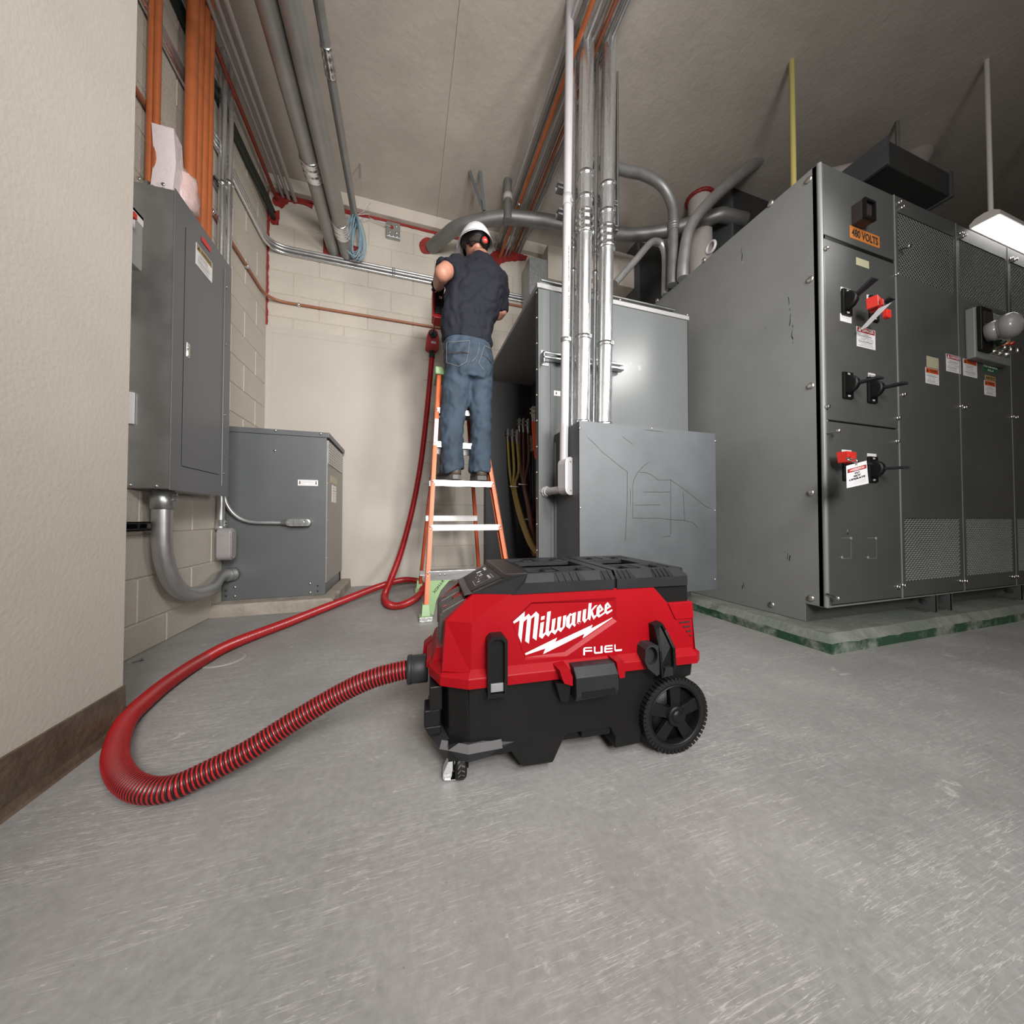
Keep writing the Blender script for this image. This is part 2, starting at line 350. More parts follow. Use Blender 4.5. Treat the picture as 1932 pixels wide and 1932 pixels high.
# floor
b = B(); b.box((-3.2, -3.2, -.06), (7.5, 3.6, 0)); obj('floor', b, M_floor, kind='structure')
b = B(); b.box((-3.2, -3.2, ZC), (7.5, 3.6, ZC + .12)); ceiling = obj('ceiling', b, M_ceil, kind='structure')
b = B(); p0, p1 = at(813, 340, 2, ZC), at(805, 408, 2, ZC)
b.box((.28, 1.0, ZC - .006), (.292, BY, ZC)); obj('trim_1', b, M_beam, kind='structure')          # seam bead on the ceiling
b = B(); b.box((CX, BY - .06, ZC - .115), (7.4, BY + .05, ZC)); obj('trim_2', b, M_beam, kind='structure', bevel=.004)   # beam along the wall head
# foreground wall with cove base
b = B(); b.box((FX - .36, -3.2, 0), (FX, FYE, ZC)); obj('wall_left', b, M_wallpaint, kind='structure')
b = B(); prof = [(0, .006), (.022, .0), (.016, .004), (.008, .02), (.0045, .1), (.004, .121), (0, .123)]
lo = [V((FX + d, -3.2, z)) for d, z in prof]; hi = [V((FX + d, FYE + .004, z)) for d, z in prof]
b.loft([lo, hi], True)
lo = [V((FX - .36, FYE + d, z)) for d, z in prof]; hi = [V((FX + .004, FYE + d, z)) for d, z in prof]; b.loft([hi, lo], True)
obj('baseboard_left', b, M_base, kind='structure')
# far and unseen walls
b = B(); b.box((7.4, -3.2, 0), (7.5, 3.5, ZC)); obj('wall_right', b, M_wallpaint, kind='structure')
b = B(); b.box((-3.2, -3.3, 0), (7.5, -3.2, ZC)); obj('wall_front', b, M_wallpaint, kind='structure')
# block walls
BW, BH, J = .406, .203, .007
def block_mesh():
    b = B(); x = BW / 2 - J / 2; z = BH / 2 - J / 2; c = .003; d = .004
    b.add([(-x, 0, -z), (x, 0, -z), (x, 0, z), (-x, 0, z), (-x + c, -d, -z + c), (x - c, -d, -z + c), (x - c, -d, z - c), (-x + c, -d, z - c)],
          [(4, 5, 6, 7), (0, 1, 5, 4), (1, 2, 6, 5), (2, 3, 7, 6), (3, 0, 4, 7)])
    return b
b = B(); b.box((CX - .1, BY, 0), (7.4, BY + .1, ZC)); wall_back = obj('wall_back', b, M_mortar, kind='structure')
b = B(); b.box((CX - .1, FYE - .2, 0), (CX, BY, ZC)); wall_side = obj('wall_side', b, M_mortar, kind='structure')
blk = {}
def lay(wall, length, place, rot, z0, skip):
    n = 0
    for k in range(-1, 18):
        z = z0 + k * BH + BH / 2; off = (k % 2) * BW / 2
        zlo, zhi = max(0.001, z - BH / 2 + J / 2), min(ZC, z + BH / 2 - J / 2)
        if zhi - zlo < .03: continue
        for i in range(-1, int(length / BW) + 2):
            u0, u1 = i * BW + off, (i + 1) * BW + off; a, c = max(0, u0), min(length, u1)
            if c - a < .03: continue
            if skip(a, c, zlo, zhi): continue
            key = (round(c - a, 3), round(zhi - zlo, 3))
            if key not in blk:
                x = (c - a) / 2 - J / 2; h = (zhi - zlo) / 2; q = .003; d = .004; m = B()
                m.add([(-x, 0, -h), (x, 0, -h), (x, 0, h), (-x, 0, h), (-x + q, -d, -h + q), (x - q, -d, -h + q), (x - q, -d, h - q), (-x + q, -d, h - q)],
                      [(4, 5, 6, 7), (0, 1, 5, 4), (1, 2, 6, 5), (2, 3, 7, 6), (3, 0, 4, 7)])
                me = bpy.data.meshes.new('block'); me.from_pydata([tuple(p) for p in m.v], [], m.f); me.materials.append(M_block); blk[key] = me
            o = bpy.data.objects.new('block', blk[key]); COL.objects.link(o); o.parent = wall
            o.location = place((a + c) / 2, (zlo + zhi) / 2); o.rotation_euler = (0, 0, rot); n += 1
    return n
PX0, PX1, PZ = -1.16, .165, 2.29     # flush painted panel in the back wall
lay(wall_back, 4.4, lambda u, z: (CX + u, BY, z), 0, -.06, lambda a, c, z0, z1: (c + CX < PX1 + .05 and z1 < PZ + .06) or z0 > ZC - .15 or (a + CX > .9 and a + CX < 1.75 and z1 < 1.9) or (a + CX > 2.1 and z1 < 2.3))
lay(wall_side, BY - FYE, lambda u, z: (CX, BY - u, z), math.pi / 2, -.06, lambda a, c, z0, z1: False)
# flush panel with a raised border
b = B(); b.box((CX, BY - .006, 0), (PX1, BY, PZ)); pn = obj('trim_3', b, M_panel, kind='structure')
b = B(); y = BY - .0075
for q in ((CX + .05, .0, CX + .053, PZ - .06), (CX + .05, PZ - .063, PX1 - .04, PZ - .06), (PX1 - .043, 0, PX1 - .04, PZ - .06)): b.box((q[0], y, q[1]), (q[2], BY - .005, q[3]))
obj('joint_bead', b, M_mortar, pn)
# red sealant
def blob(name, cx, cz, pts, y=BY - .012, parent=wall_back, th=.014, jit=.012):
    b = B(); random.seed(int(abs(cx * 1000) + abs(cz * 100))); out = []
    for i in range(len(pts)):
        p, q = V(pts[i]), V(pts[(i + 1) % len(pts)]); n = max(1, int((q - p).length / .02))
        for k in range(n): t = k / n; r = p.lerp(q, t); out.append(V((r[0] + random.uniform(-jit, jit) * .5, y, r[1] + random.uniform(-jit, jit) * .5)))
    b.prism(out, (0, th, 0)); return obj(name, b, M_red_seal, parent, 'dark red fire sealant')
def pxpoly(l, y=BY - .012): return [(at(x, yy, 1, y).x, at(x, yy, 1, y).z) for x, yy in l]
blob('sealant_patch', 0, 1, pxpoly([(610, 448), (678, 466), (678, 497), (610, 482)]), jit=.004)
blob('sealant_patch', 0, 2, pxpoly([(630, 430), (640, 440), (640, 456), (630, 450)]), jit=.006)
blob('sealant_patch', 0, 3, pxpoly([(516, 400), (526, 396), (528, 412), (524, 424), (514, 424), (509, 414)]))
blob('sealant_patch', 0, 4, pxpoly([(520, 366), (545, 370), (590, 384), (588, 392), (570, 386), (545, 380), (532, 392), (520, 388), (512, 378)]))
blob('sealant_patch', 0, 5, pxpoly([(806 + 15 * math.cos(a), 463 + 16 * math.sin(a)) for a in [2 * math.pi * i / 16 for i in range(16)]]), jit=.008)
blob('sealant_patch', 0, 6, pxpoly([(928, 476), (948, 466), (964, 472), (996, 484), (990, 491), (970, 492), (952, 494), (940, 500), (926, 494), (921, 484)]))
blob('sealant_line', 0, 7, [(-1.1, ZC - .115), (-.2, ZC - .115), (.65, ZC - .115), (.65, ZC - .14), (-.2, ZC - .135), (-.5, ZC - .15), (-1.1, ZC - .13)], jit=.004)
b = B(); pr = []
random.seed(3)
for i in range(40):
    z = 2.29 + i * (3.46 - 2.29) / 39; wv = random.uniform(.008, .019); pr.append((z, wv))
lo = [V((CX + .003, BY - .010, z)) for z, wv in pr]; hi = [V((CX + .006 + wv, BY - .009, z)) for z, wv in pr]; b.add(lo + hi, [(i, 40 + i, 41 + i, i + 1) for i in range(39)])
lo2 = [V((CX + .006, BY - wv * .6 - .01, z)) for z, wv in pr]; b.add(lo + lo2, [(i, i + 1, 41 + i, 40 + i) for i in range(39)])
obj('sealant_line', b, M_red_seal, wall_back, 'dark red fire sealant')
# dark electrical room beyond: deep soffit over the switchgear row
b = B(); b.box((1.75, BY - .35, 3.1), (7.4, BY, 3.46)); obj('trim_4', b, M_beam, kind='structure', bevel=.01)
# block pier and pipe chase stub on the back wall behind the open cabinet
b = B(); q = at(1028, 470, 1, 3.2); b.box((q.x, 3.12, 3.05), (q.x + .55, BY, 3.40)); obj('trim_5', b, M_beam, kind='structure', bevel=.004)
# housekeeping pads
def pad(name, x0, y0, x1, y1, h, mt, ms, ch=.02, kind='structure'):
    b = B(); nx = max(2, int((x1 - x0) / .06)); ny = max(2, int((y1 - y0) / .06)); random.seed(5)
    ring = [(x0 + (x1 - x0) * i / nx, y0) for i in range(nx)] + [(x1, y0 + (y1 - y0) * i / ny) for i in range(ny)] + [(x1 - (x1 - x0) * i / nx, y1) for i in range(nx)] + [(x0, y1 - (y1 - y0) * i / ny) for i in range(ny)]
    c = V(((x0 + x1) / 2, (y0 + y1) / 2)); l0, l1, l2 = [], [], []
    for x, y in ring:
        d = V((0.0, 0.0)); jx = random.uniform(-.004, .004); ex = 1 if x == x1 else (-1 if x == x0 else 0); ey = 1 if y == y1 else (-1 if y == y0 else 0)
        l0.append(V((x, y, 0))); l1.append(V((x + jx * abs(ex), y + jx * abs(ey), h - ch + random.uniform(-.004, .004)))); l2.append(V((x - ex * (ch + jx), y - ey * (ch + jx), h)))
    b.mat(1); b.loft([l0, l1], False); b.mat(0); b.loft([l1, l2], False); b.add(l2, [tuple(range(len(l2)))])
    return obj(name, b, [mt, ms], kind=kind)
pad('trim_6', 1.852, 1.045, 7.3, BY, .08, M_padtop, M_padgreen, .035)
pad('trim_7', CX, 2.58, -.47, BY, .076, M_concrete, M_concrete, .012)
# floor drain
c = at(420, 1245, 2, 0); b = B(); b.lathe((c.x, c.y, 0), (0, 0, 1), [(0, .085), (.002, .085), (.003, .08)], 32)
dr = obj('floor_drain', b, mat('drain plate', (.34, .325, .30), .5, var=.1), label='round painted floor drain cover with parallel slots, partly under the red hose', category='drain', loc=(c.x, c.y, 0))
b = B()
for i in range(-6, 7):
    y = i * .011; h = math.sqrt(max(0, .072 ** 2 - y * y)); b.box((c.x - h, c.y + y - .002, .0031), (c.x + h, c.y + y + .002, .0036))
obj('slot', b, mat('drain slot', (.17, .16, .15), .7), dr, kind='stuff')
# ================================================================ switchgear row on the right
GX, GY = 2.0, 1.14                      # left side plane and door plane
gear = thing('switchgear', 'tall dark grey switchgear row with mesh vents on the green edged pad, marked 480 VOLTS', 'switchgear', (GX, GY + .1, .08))
SX = [1.995, 2.60, 3.215, 3.83, 4.45, 5.07, 5.69]
ZB, ZM, ZU, ZT = .185, 1.112, 2.043, 2.432
YB = 3.2
b = B(); b.box((GX + .004, GY + .03, ZB), (SX[-1], YB, ZT - .004)); obj('cabinet_body', b, M_gear, gear)
b = B(); b.box((GX - .002, GY + .012, .175), (GX + .004, YB, ZT), None); b.box((GX - .002, GY + .10, .082), (GX + .004, YB, .176)); obj('side_panel', b, M_gear, gear, bevel=.0015)
b = B(); b.box((GX, GY + .10, .082), (SX[-1], GY + .13, .18)); b.box((GX, GY + .102, .08), (SX[-1], GY + .16, .09)); obj('base_channel', b, M_gear_face, gear)
# sills, corner post
b = B(); b.tube([(GX + .006, GY + .012, ZB - .008), (GX + .006, GY + .012, ZT - .002)], .012, 10, smooth=True); b.box((GX - .002, GY + .004, ZB - .012), (GX + .03, GY + .04, ZT))
b.box((GX + .006, GY + .006, ZB - .012), (SX[-1], GY + .03, ZB - .004))
obj('corner_post', b, M_gear, gear, bevel=.003)
b = B(); b.box((GX + .004, GY + .02, ZT - .004), (SX[-1], YB, ZT)); obj('top_plate', b, M_gear, gear)
def door(x0, x1, z0, z1, name='door_panel', g=.004, th=.02):
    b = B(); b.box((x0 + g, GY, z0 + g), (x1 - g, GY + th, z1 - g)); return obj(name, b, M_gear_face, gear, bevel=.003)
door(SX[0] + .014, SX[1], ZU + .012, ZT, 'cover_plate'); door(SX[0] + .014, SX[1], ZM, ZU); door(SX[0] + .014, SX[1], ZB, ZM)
b = B(); b.box((SX[0] + .016, GY + .004, ZU - .004), (SX[1], GY + .018, ZU + .018)); obj('gasket', b, M_black, gear)
# vented doors: frame strips around the openings plus expanded metal
VU, VL = (1.985, 2.345), (.272, .62)
def vent(x0, x1, z0, z1):
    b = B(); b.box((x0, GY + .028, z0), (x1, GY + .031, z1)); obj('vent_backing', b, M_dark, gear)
    b = B(); n = int((x1 - x0) / .0145); m = int((z1 - z0) / .0115); px = (x1 - x0) / n; pz = (z1 - z0) / m
    for k in range(m):
        for i in range(n):
            x = x0 + i * px; up = (i + k) % 2; za = z0 + (k + (.12 if up else .88)) * pz; zb = z0 + (k + (.88 if up else .12)) * pz
            t = .0020; ya, yb = GY + .002, GY + .009
            b.add([(x, ya, za - t), (x + px, ya, zb - t), (x + px, yb, zb + t), (x, yb, za + t)], [(0, 1, 2, 3)], False)
            b.add([(x, ya, za - t), (x + px, ya, zb - t), (x + px, ya + .003, zb - t * 2.1), (x, ya + .003, za - t * 2.1)], [(3, 2, 1, 0)], False)
    return obj('vent_mesh', b, M_gear, gear, kind='stuff')
for s in range(1, 6):
    x0, x1 = SX[s] + .004, SX[s + 1] - .004; a, c = x0 + .028, x1 - .028
    b = B()
    for q in ((x0, x1, ZB + .004, VL[0]), (x0, x1, VL[1], VU[0]), (x0, x1, VU[1], ZT), (x0, a, VL[0], VL[1]), (c, x1, VL[0], VL[1]), (x0, a, VU[0], VU[1]), (c, x1, VU[0], VU[1])):
        b.box((q[0], GY, q[2]), (q[1], GY + .02, q[3]))
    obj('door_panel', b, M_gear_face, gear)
    vent(a, c, *VL); vent(a, c, *VU)
    b = B(); b.box((x1 + .001, GY - .002, ZB), (x1 + .006, GY + .02, ZT)); obj('door_edge', b, M_gear, gear)
b = B(); b.box((SX[1] - .004, GY - .003, ZB), (SX[1] + .005, GY + .02, ZT)); obj('door_edge', b, M_gear, gear, bevel=.002)
# bolts on the side panel
b0 = B(); b0.lathe((0, 0, 0), (-1, 0, 0), [(0, .017), (.003, .017), (.008, .012), (.009, .004)], 12); first = None
for x, y in [(1526, 339), (1454, 384), (1328, 491), (1240, 567), (1529, 527), (1530, 728), (1530, 930), (1530, 1129), (1456, 1141)]:
    p = at(x, y, 0, GX - .002)
    if first is None: first = obj('bolt', b0, M_screw, gear, world=False); first.matrix_local = wm(gear).inverted() @ Matrix.Translation(p)
    else: share(first, 'bolt', gear, p)
# captive screws on the doors
b0 = B(); b0.lathe((0, 0, 0), (0, -1, 0), [(0, .011), (.004, .011), (.005, .007), (.008, .009), (.014, .009), (.015, .005)], 10); first = None
for x, y in [(1557, 470), (1559, 768), (1690, 519), (1693, 789), (1691, 833), (1693, 1107), (1703, 745), (1696, 383), (1701, 392), (1703, 1104), (1811, 441), (1817, 446), (1811, 767), (1819, 769), (1811, 1096), (1820, 1096), (1906, 489), (1914, 491), (1908, 787), (1916, 788), (1909, 1088), (1916, 1087)]:
    p = at(x, y, 1, GY)
    if first is None: first = obj('door_screw', b0, M_screw, gear, world=False); first.matrix_local = wm(gear).inverted() @ Matrix.Translation(p)
    else: share(first, 'door_screw', gear, p)
for (x, y), d in [((1560, 817), (.3, -1, .05)), ((1560, 1120), (.25, -1, -.35)), ((1697, 472), (-.2, -1, -.3))]:
    p = at(x, y, 1, GY); b = B(); d = V(d).normalized(); b.lathe(p, d, [(0, .004), (.035, .004), (.036, .010), (.05, .010), (.051, .006)], 10); obj('door_screw', b, M_screw, gear, 'long loose thumbscrew standing out of the door')
# lifting eye
p = at(1342, 467, 0, GX - .002); b = B(); b.tube([p + V((-.004, .035 * math.cos(a), .035 * math.sin(a))) for a in [2 * math.pi * i / 20 for i in range(21)]], .010, 8); obj('lifting_eye', b, M_pvc, gear)
# small relay housing and lettering plate on the top cover
def front_rect(pts): q = [at(x, y, 1, GY) for x, y in pts]; return min(p.x for p in q), max(p.x for p in q), min(p.z for p in q), max(p.z for p in q)
x0, x1, z0, z1 = 2.265, 2.37, 2.185, 2.305
c = at(1635, 399, 1, GY - .04); w_ = .044; h_ = .051
b = B(); b.box((c.x - w_, GY - .045, c.z - h_), (c.x + w_, GY, c.z + h_)); obj('relay_housing', b, mat('relay plastic', (.03, .024, .024), .4), gear, bevel=.003)
b = B(); b.frame((c.x - w_, GY - .045, c.z - h_), (c.x + w_, GY - .045, c.z - h_), (c.x + w_, GY - .045, c.z + h_), (c.x - w_, GY - .045, c.z + h_), .012, .012, (0, -1, 0))
for i in range(4): b.box((c.x - .03 + i * .018, GY - .05, c.z - h_ + .014), (c.x - .022 + i * .018, GY - .045, c.z - h_ + .022))
obj('relay_bezel', b, M_black, gear)
def sticker(name, px, plane=1, val=GY, lab=None, head=None, headm=None, body=True, back=M_whitep, headfrac=.26, headtext=None, textm=None, lines=7, parent=gear, nrm=(0, -1, 0), ex=(1, 0, 0), headh=.6, extra=None):
    """rectangular label from its four picture corners (tl, tr, br, bl) laid on a plane"""
    q = [at(x, y, plane, val) for x, y in px]; ex = V(ex); n = V(nrm); us = [p.dot(ex) for p in q]; u0 = (us[0] + us[3]) / 2; u1 = (us[1] + us[2]) / 2
    zt = (q[0].z + q[1].z) / 2; zb = (q[2].z + q[3].z) / 2; o = q[0] - ex * us[0]; o.z = 0
    P = lambda u, z, d=0: o + ex * u + V((0, 0, z)) + n * d
    b = B(); b.prism([P(u0, zb), P(u1, zb), P(u1, zt), P(u0, zt)], n * .0012); mats = [back, headm or M_dred, M_white, M_ink, textm or M_white]
    W, H = u1 - u0, zt - zb; d = .0014
    if head is not None:
        hz = zt - H * headfrac; b.mat(1); b.add([P(u0 + W * .03, hz, d), P(u1 - W * .03, hz, d), P(u1 - W * .03, zt - H * .02, d), P(u0 + W * .03, zt - H * .02, d)], [(0, 1, 2, 3)])
        b.mat(4)
        if head:
            tri = W * .13; cx = u0 + W * .15; cz = (hz + zt) / 2
            b.add([P(cx - tri * .6, cz - tri * .5, d + .0002), P(cx + tri * .6, cz - tri * .5, d + .0002), P(cx, cz + tri * .6, d + .0002)], [(0, 1, 2)])
            text_b(b, head, P(u0 + W * .6, cz, d), ex, (0, 0, 1), W * .62, H * headfrac * headh, n, .0003, bold=.015)
        top = hz
    else: top = zt
    if body:
        b.mat(3); random.seed(len(px) + int(px[0][0]))
        for i in range(lines):
            z = top - (top - zb) * (i + .9) / (lines + 1.2); a = u0 + W * random.choice([.08, .1, .2]); c_ = u1 - W * random.choice([.1, .3, .15, .2]); t = H * (.014 if i not in (1, 5) else .026)
            segs = [(a, a + (c_ - a) * .42), (a + (c_ - a) * .52, c_)] if i in (2, 3, 4) else [(a, c_)]
            for s0, s1 in segs: b.add([P(s0, z - t, d), P(s1, z - t, d), P(s1, z, d), P(s0, z, d)], [(0, 1, 2, 3)])
    if extra: extra(b, P, u0, u1, zb, zt, d)
    return obj(name, b, mats, parent, lab)
def words(s, m=3, wf=.85, hf=.6, bold=.02):
    def f(b, P, u0, u1, zb, zt, d):
        b.mat(m); L = s.split('|'); k = len(L)
        for i, t in enumerate(L): text_b(b, t, P((u0 + u1) / 2, zt - (zt - zb) * (i + .5) / k, d), (P(1, 0) - P(0, 0)), (0, 0, 1), (u1 - u0) * wf * (min(1, len(t) / max(len(q) for q in L))), (zt - zb) / k * hf, None, .0003, bold)
    return f
sticker('voltage_label', [(1603, 428), (1659, 444), (1659, 468), (1603, 449)], lab='orange label reading 480 VOLTS', body=False, back=M_orlab, extra=words('480 VOLTS', 3, .88, .66, .03))
sticker('blank_nameplate', [(1615, 486), (1639, 493), (1639, 507), (1615, 500)], lab='pale blank nameplate', body=False, back=M_yel)
sticker('breaker_label', [(1586, 541), (1605, 547), (1605, 554), (1586, 549)], body=False, lab='white label strip above the upper left switch')
sticker('breaker_label', [(1585, 592), (1606, 596), (1606, 610), (1585, 606)], lines=3, lab='white label under the upper left switch')
sticker('breaker_label', [(1635, 556), (1653, 561), (1653, 569), (1635, 564)], body=False)
sticker('danger_label', [(1616, 615), (1651, 625), (1651, 662), (1616, 652)], lab='white label headed DANGER', head='DANGER', headm=M_dred, lines=9)
sticker('breaker_label', [(1638, 703), (1651, 706), (1651, 719), (1638, 716)], body=False, lab='white tag reading SPARE', extra=words('SPARE', 3, .92, .5))
sticker('breaker_label', [(1588, 848), (1606, 850), (1606, 858), (1588, 857)], body=False)
sticker('breaker_label', [(1636, 855), (1653, 857), (1653, 864), (1636, 862)], body=False, lines=1)
sticker('breaker_label', [(1590, 902), (1612, 903), (1612, 907), (1590, 906)], body=False)
sticker('breaker_label', [(1636, 905), (1654, 907), (1654, 910), (1636, 908)], body=False)
sticker('warning_label', [(1746, 692), (1771, 699), (1771, 728), (1746, 722)], lab='white label headed WARNING on orange', head='WARNING', headm=M_warn, textm=M_ink, lines=7, headfrac=.33)
sticker('blank_sheet', [(1748, 671), (1771, 677), (1770, 698), (1748, 691)], lab='pale yellow blank sheet', body=False, back=M_yel)
sticker('danger_label', [(1785, 667), (1812, 674), (1812, 706), (1785, 700)], lab='smaller white label headed DANGER at the door edge', head='DANGER', headm=M_dred, lines=8)
sticker('warning_label', [(1817, 676), (1843, 683), (1843, 714), (1817, 708)], lab='white label headed WARNING beside the green plate', head='WARNING', headm=M_warn, textm=M_ink, lines=8, headfrac=.27)
sticker('unit_label', [(1854, 686), (1882, 693), (1882, 705), (1854, 700)], lab='green plate reading Unit Substation N-LL-4', body=False, back=M_green, extra=words('Unit Substation|N-LL-4', 2, .92, .6))
sticker('voltage_label', [(1858, 707), (1878, 712), (1878, 721), (1858, 717)], lab='ochre label reading 4160 VOLTS', body=False, back=M_tan, extra=words('4160 VOLTS', 3, .85, .6))
sticker('warning_label', [(1857, 717), (1878, 722), (1878, 749), (1857, 744)], lab='lowest white label headed WARNING', head='WARNING', headm=M_warn, textm=M_ink, lines=7, headfrac=.33)
# knock-out brackets
b = B()
for x, y in ((1588, 1015), (1636, 1015)):
    p = at(x, y, 1, GY); q = at(x + 18, y + 38, 1, GY); d = GY - .0004
    b = B()
    for r in ((p.x, p.z - .001, q.x, p.z + .001), (q.x - .001, q.z, q.x + .001, p.z), (p.x, q.z - .001, q.x, q.z + .001)): b.box((r[0], d, r[1]), (r[2], GY, r[3]))
    obj('knockout_seam', b, M_gear, gear)
# pale scuffs rubbed into the side panel paint
b = B(); random.seed(21)
for (x0, y0, x1, y1, n_) in [(1489, 560, 1498, 655, 9), (1401, 468, 1398, 498, 3), (1446, 618, 1444, 628, 1), (1480, 1040, 1500, 1052, 3), (1600, 1000, 1620, 1010, 1), (1404, 1100, 1402, 1108, 2)]:
    for i in range(n_):
        f_ = i / max(1, n_); x = x0 + (x1 - x0) * f_ + random.uniform(-2, 2); y = y0 + (y1 - y0) * f_; p = at(x, y, 0, GX - .0024); q = at(x + random.uniform(-2, 3), y + random.uniform(5, 12), 0, GX - .0024); w__ = V((0, random.uniform(.001, .004), 0)); b.add([p, p + w__, q + w__, q], [(0, 1, 2, 3), (3, 2, 1, 0)])
obj('scuff_mark', b, mat('pale scuff', (.30, .30, .285), .6), gear, kind='stuff')
for x, y in ((1605, 1016), (1652, 1016), (1588, 1052), (1637, 1052)): b = B(); screw(b, at(x, y, 1, GY), (0, -1, 0), .009, .005); obj('knockout_screw', b, M_gear, gear)
# breaker switches
def switch(px, py, tilt, hl=.11):
    c = at(px, py, 1, GY); r = B(); r.box((c.x - .036, GY - .012, c.z - .068), (c.x + .036, GY, c.z + .068)); s = obj('breaker_switch', r, M_black, gear, bevel=.003)
    r = B(); r.lathe((c.x - .012, GY - .012, c.z), (1, 0, 0), [(-.014, .036), (-.012, .046), (.012, .046), (.014, .036)], 16); obj('switch_hub', r, M_black, s)
    d = V((.1, -math.cos(tilt), math.sin(tilt))).normalized(); a = V((c.x, GY - .02, c.z)); e = a + d * hl; up = V((0, 0, 1)) if abs(d.z) < .6 else V((0, -1, 0)); side = V((.022, 0, 0)); u = d.cross(side).normalized() * .006
    r = B(); r.hexa([a - side * .6 - u, a + side * .6 - u, a + side * .6 + u, a - side * .6 + u, e - side - u, e + side - u, e + side + u, e - side + u]); obj('switch_handle', r, M_black2, s, bevel=.002)
    r = B(); text_b(r, 'ON', V((c.x - .002, GY - .0122, c.z + .057)), (1, 0, 0), (0, 0, 1), None, .009, (0, -1, 0), .0004, .03); text_b(r, 'OFF', V((c.x - .002, GY - .0122, c.z - .057)), (1, 0, 0), (0, 0, 1), None, .009, (0, -1, 0), .0004, .03); obj('lettering', r, M_white, s)
    return c
switch(1595, 572, .55); s2 = switch(1646, 584, .3, .06); switch(1597, 728, -.05); switch(1643, 737, -.05); s5 = switch(1597, 882, .1, .07); switch(1644, 886, -.05)
# meter compartment with viewing window, bell and lamps
q = [at(x, y, 1, GY - .03) for x, y in ((1834, 581), (1901, 602), (1901, 692), (1834, 674))]; mx0, mx1 = q[0].x, (q[1].x + q[2].x) / 2; mz0 = (q[2].z + q[3].z) / 2; mz1 = (q[0].z + q[1].z) / 2
b = B(); b.box((mx0, GY - .04, mz0), (mx1, GY, mz1)); obj('meter_compartment', b, M_gear, gear, bevel=.006)
p = at(1858, 622, 1, GY - .05); b = B(); b.box((p.x - .062, GY - .06, p.z - .135), (p.x + .062, GY - .04, p.z + .135)); mt_ = obj('meter_case', b, M_black, gear, bevel=.004)
b = B(); b.box((p.x - .045, GY - .068, p.z - .04), (p.x + .045, GY - .06, p.z + .1)); obj('meter_glass', b, M_glass, mt_)
b = B(); b.lathe((p.x + .02, GY - .06, p.z - .02), (.2, -1, .1), [(0, .01), (.05, .008)], 8); obj('meter_knob', b, M_black2, mt_)
p = at(1895, 617, 1, GY - .12); b = B(); b.lathe((p.x - .02, GY - .04, p.z - .01), (.1, -1, .05), [(0, .018), (.02, .018), (.021, .055), (.06, .058), (.066, .05), (.075, .068), (.10, .074), (.125, .068), (.142, .045), (.15, .012), (.155, .006)], 28); obj('alarm_bell', b, M_bell, gear, 'round grey alarm bell')
for i, (x, y, m) in enumerate([(1877, 646, M_glens), (1886, 648, M_glens), (1893, 650, M_amber), (1902, 650, M_rlens)]):
    p = at(x, y, 1, GY - .05); b = B(); b.lathe((p.x, GY - .04, p.z), (0, -1, 0), [(0, .014), (.012, .014), (.013, .011), (.03, .011), (.036, .005)], 12); obj('indicator_lamp', b, m, gear)
for x, y in [(1878, 662), (1889, 666), (1902, 668)]:
    p = at(x, y, 1, GY - .05); b = B(); b.lathe((p.x, GY - .04, p.z), (-.3, -1, 0), [(0, .017), (.01, .017), (.011, .010), (.045, .010), (.046, .014), (.06, .014)], 12); obj('selector_knob', b, M_screw, gear)
# lifting lugs under the doors
def lug(x, y0=GY - .005):
    b = B(); pts = [(0, .178), (.075, .178), (.075, .082), (.0, .082)]; r = .02; hole = [(.04 + r * math.cos(a), .13 + r * math.sin(a)) for a in [2 * math.pi * i / 12 for i in range(12)]]
    from mathutils.geometry import tessellate_polygon
    poly_b(b, [(0, -.048), (.105, -.048), (.105, .048), (0, .048)], (x, y0, .13), (0, 1, 0), (0, 0, 1), .006, [[(.055 + .022 * math.cos(a), .018 * math.sin(a)) for a in [2 * math.pi * i / 12 for i in range(12)]]])
    poly_b(b, [(0, -.048), (.105, -.048), (.105, .048), (0, .048)], (x, y0, .13), (0, 1, 0), (0, 0, 1), -.006, [[(.055 + .022 * math.cos(a), .018 * math.sin(a)) for a in [2 * math.pi * i / 12 for i in range(12)]]])
    b.box((x - .006, y0, .082), (x + .006, y0 + .004, .178)); b.box((x - .055, y0 + .02, .082), (x, y0 + .10, .088)); return obj('lifting_lug', b, M_gear_face, gear)
for px in (1768, 1796, 1930): lug(at(px, 1130, 1, GY - .005).x)
# red lockout devices
def lockout(c, s, rot):
    t = thing('lockout_clamp', '', 'lockout', c, 0)
    b = B(); R = Matrix.Rotation(rot, 4, 'Z')
    b.prism([R @ V(p) * s for p in [(-.05, 0, .03), (.05, 0, .03), (.042, 0, -.03), (.02, 0, -.03), (.016, 0, 0), (-.016, 0, 0), (-.02, 0, -.03), (-.036, 0, -.03)]], R @ V((0, .05 * s, 0))); o = obj('clamp_body', b, M_redlab, t, world=False, bevel=.002)
    b = B(); b.prism([R @ V(p) * s for p in [(-.05, -.006, -.002), (-.005, -.006, .004), (-.012, -.006, -.034), (-.034, -.006, -.034)]], R @ V((0, -.01 * s, 0))); obj('clamp_jaw', b, M_redlab, t, world=False, bevel=.001)
    return t
c1 = at(1661, 570, 1, GY - .10); t1 = lockout(c1, .85, .25); t1['label'] = 'red plastic breaker lockout clamp on the upper right switch of the switchgear'
c2 = at(1608, 862, 1, GY - .085); t2 = lockout(c2, .85, .1); t2['label'] = 'red plastic breaker lockout clamp behind the DO NOT OPERATE tag'
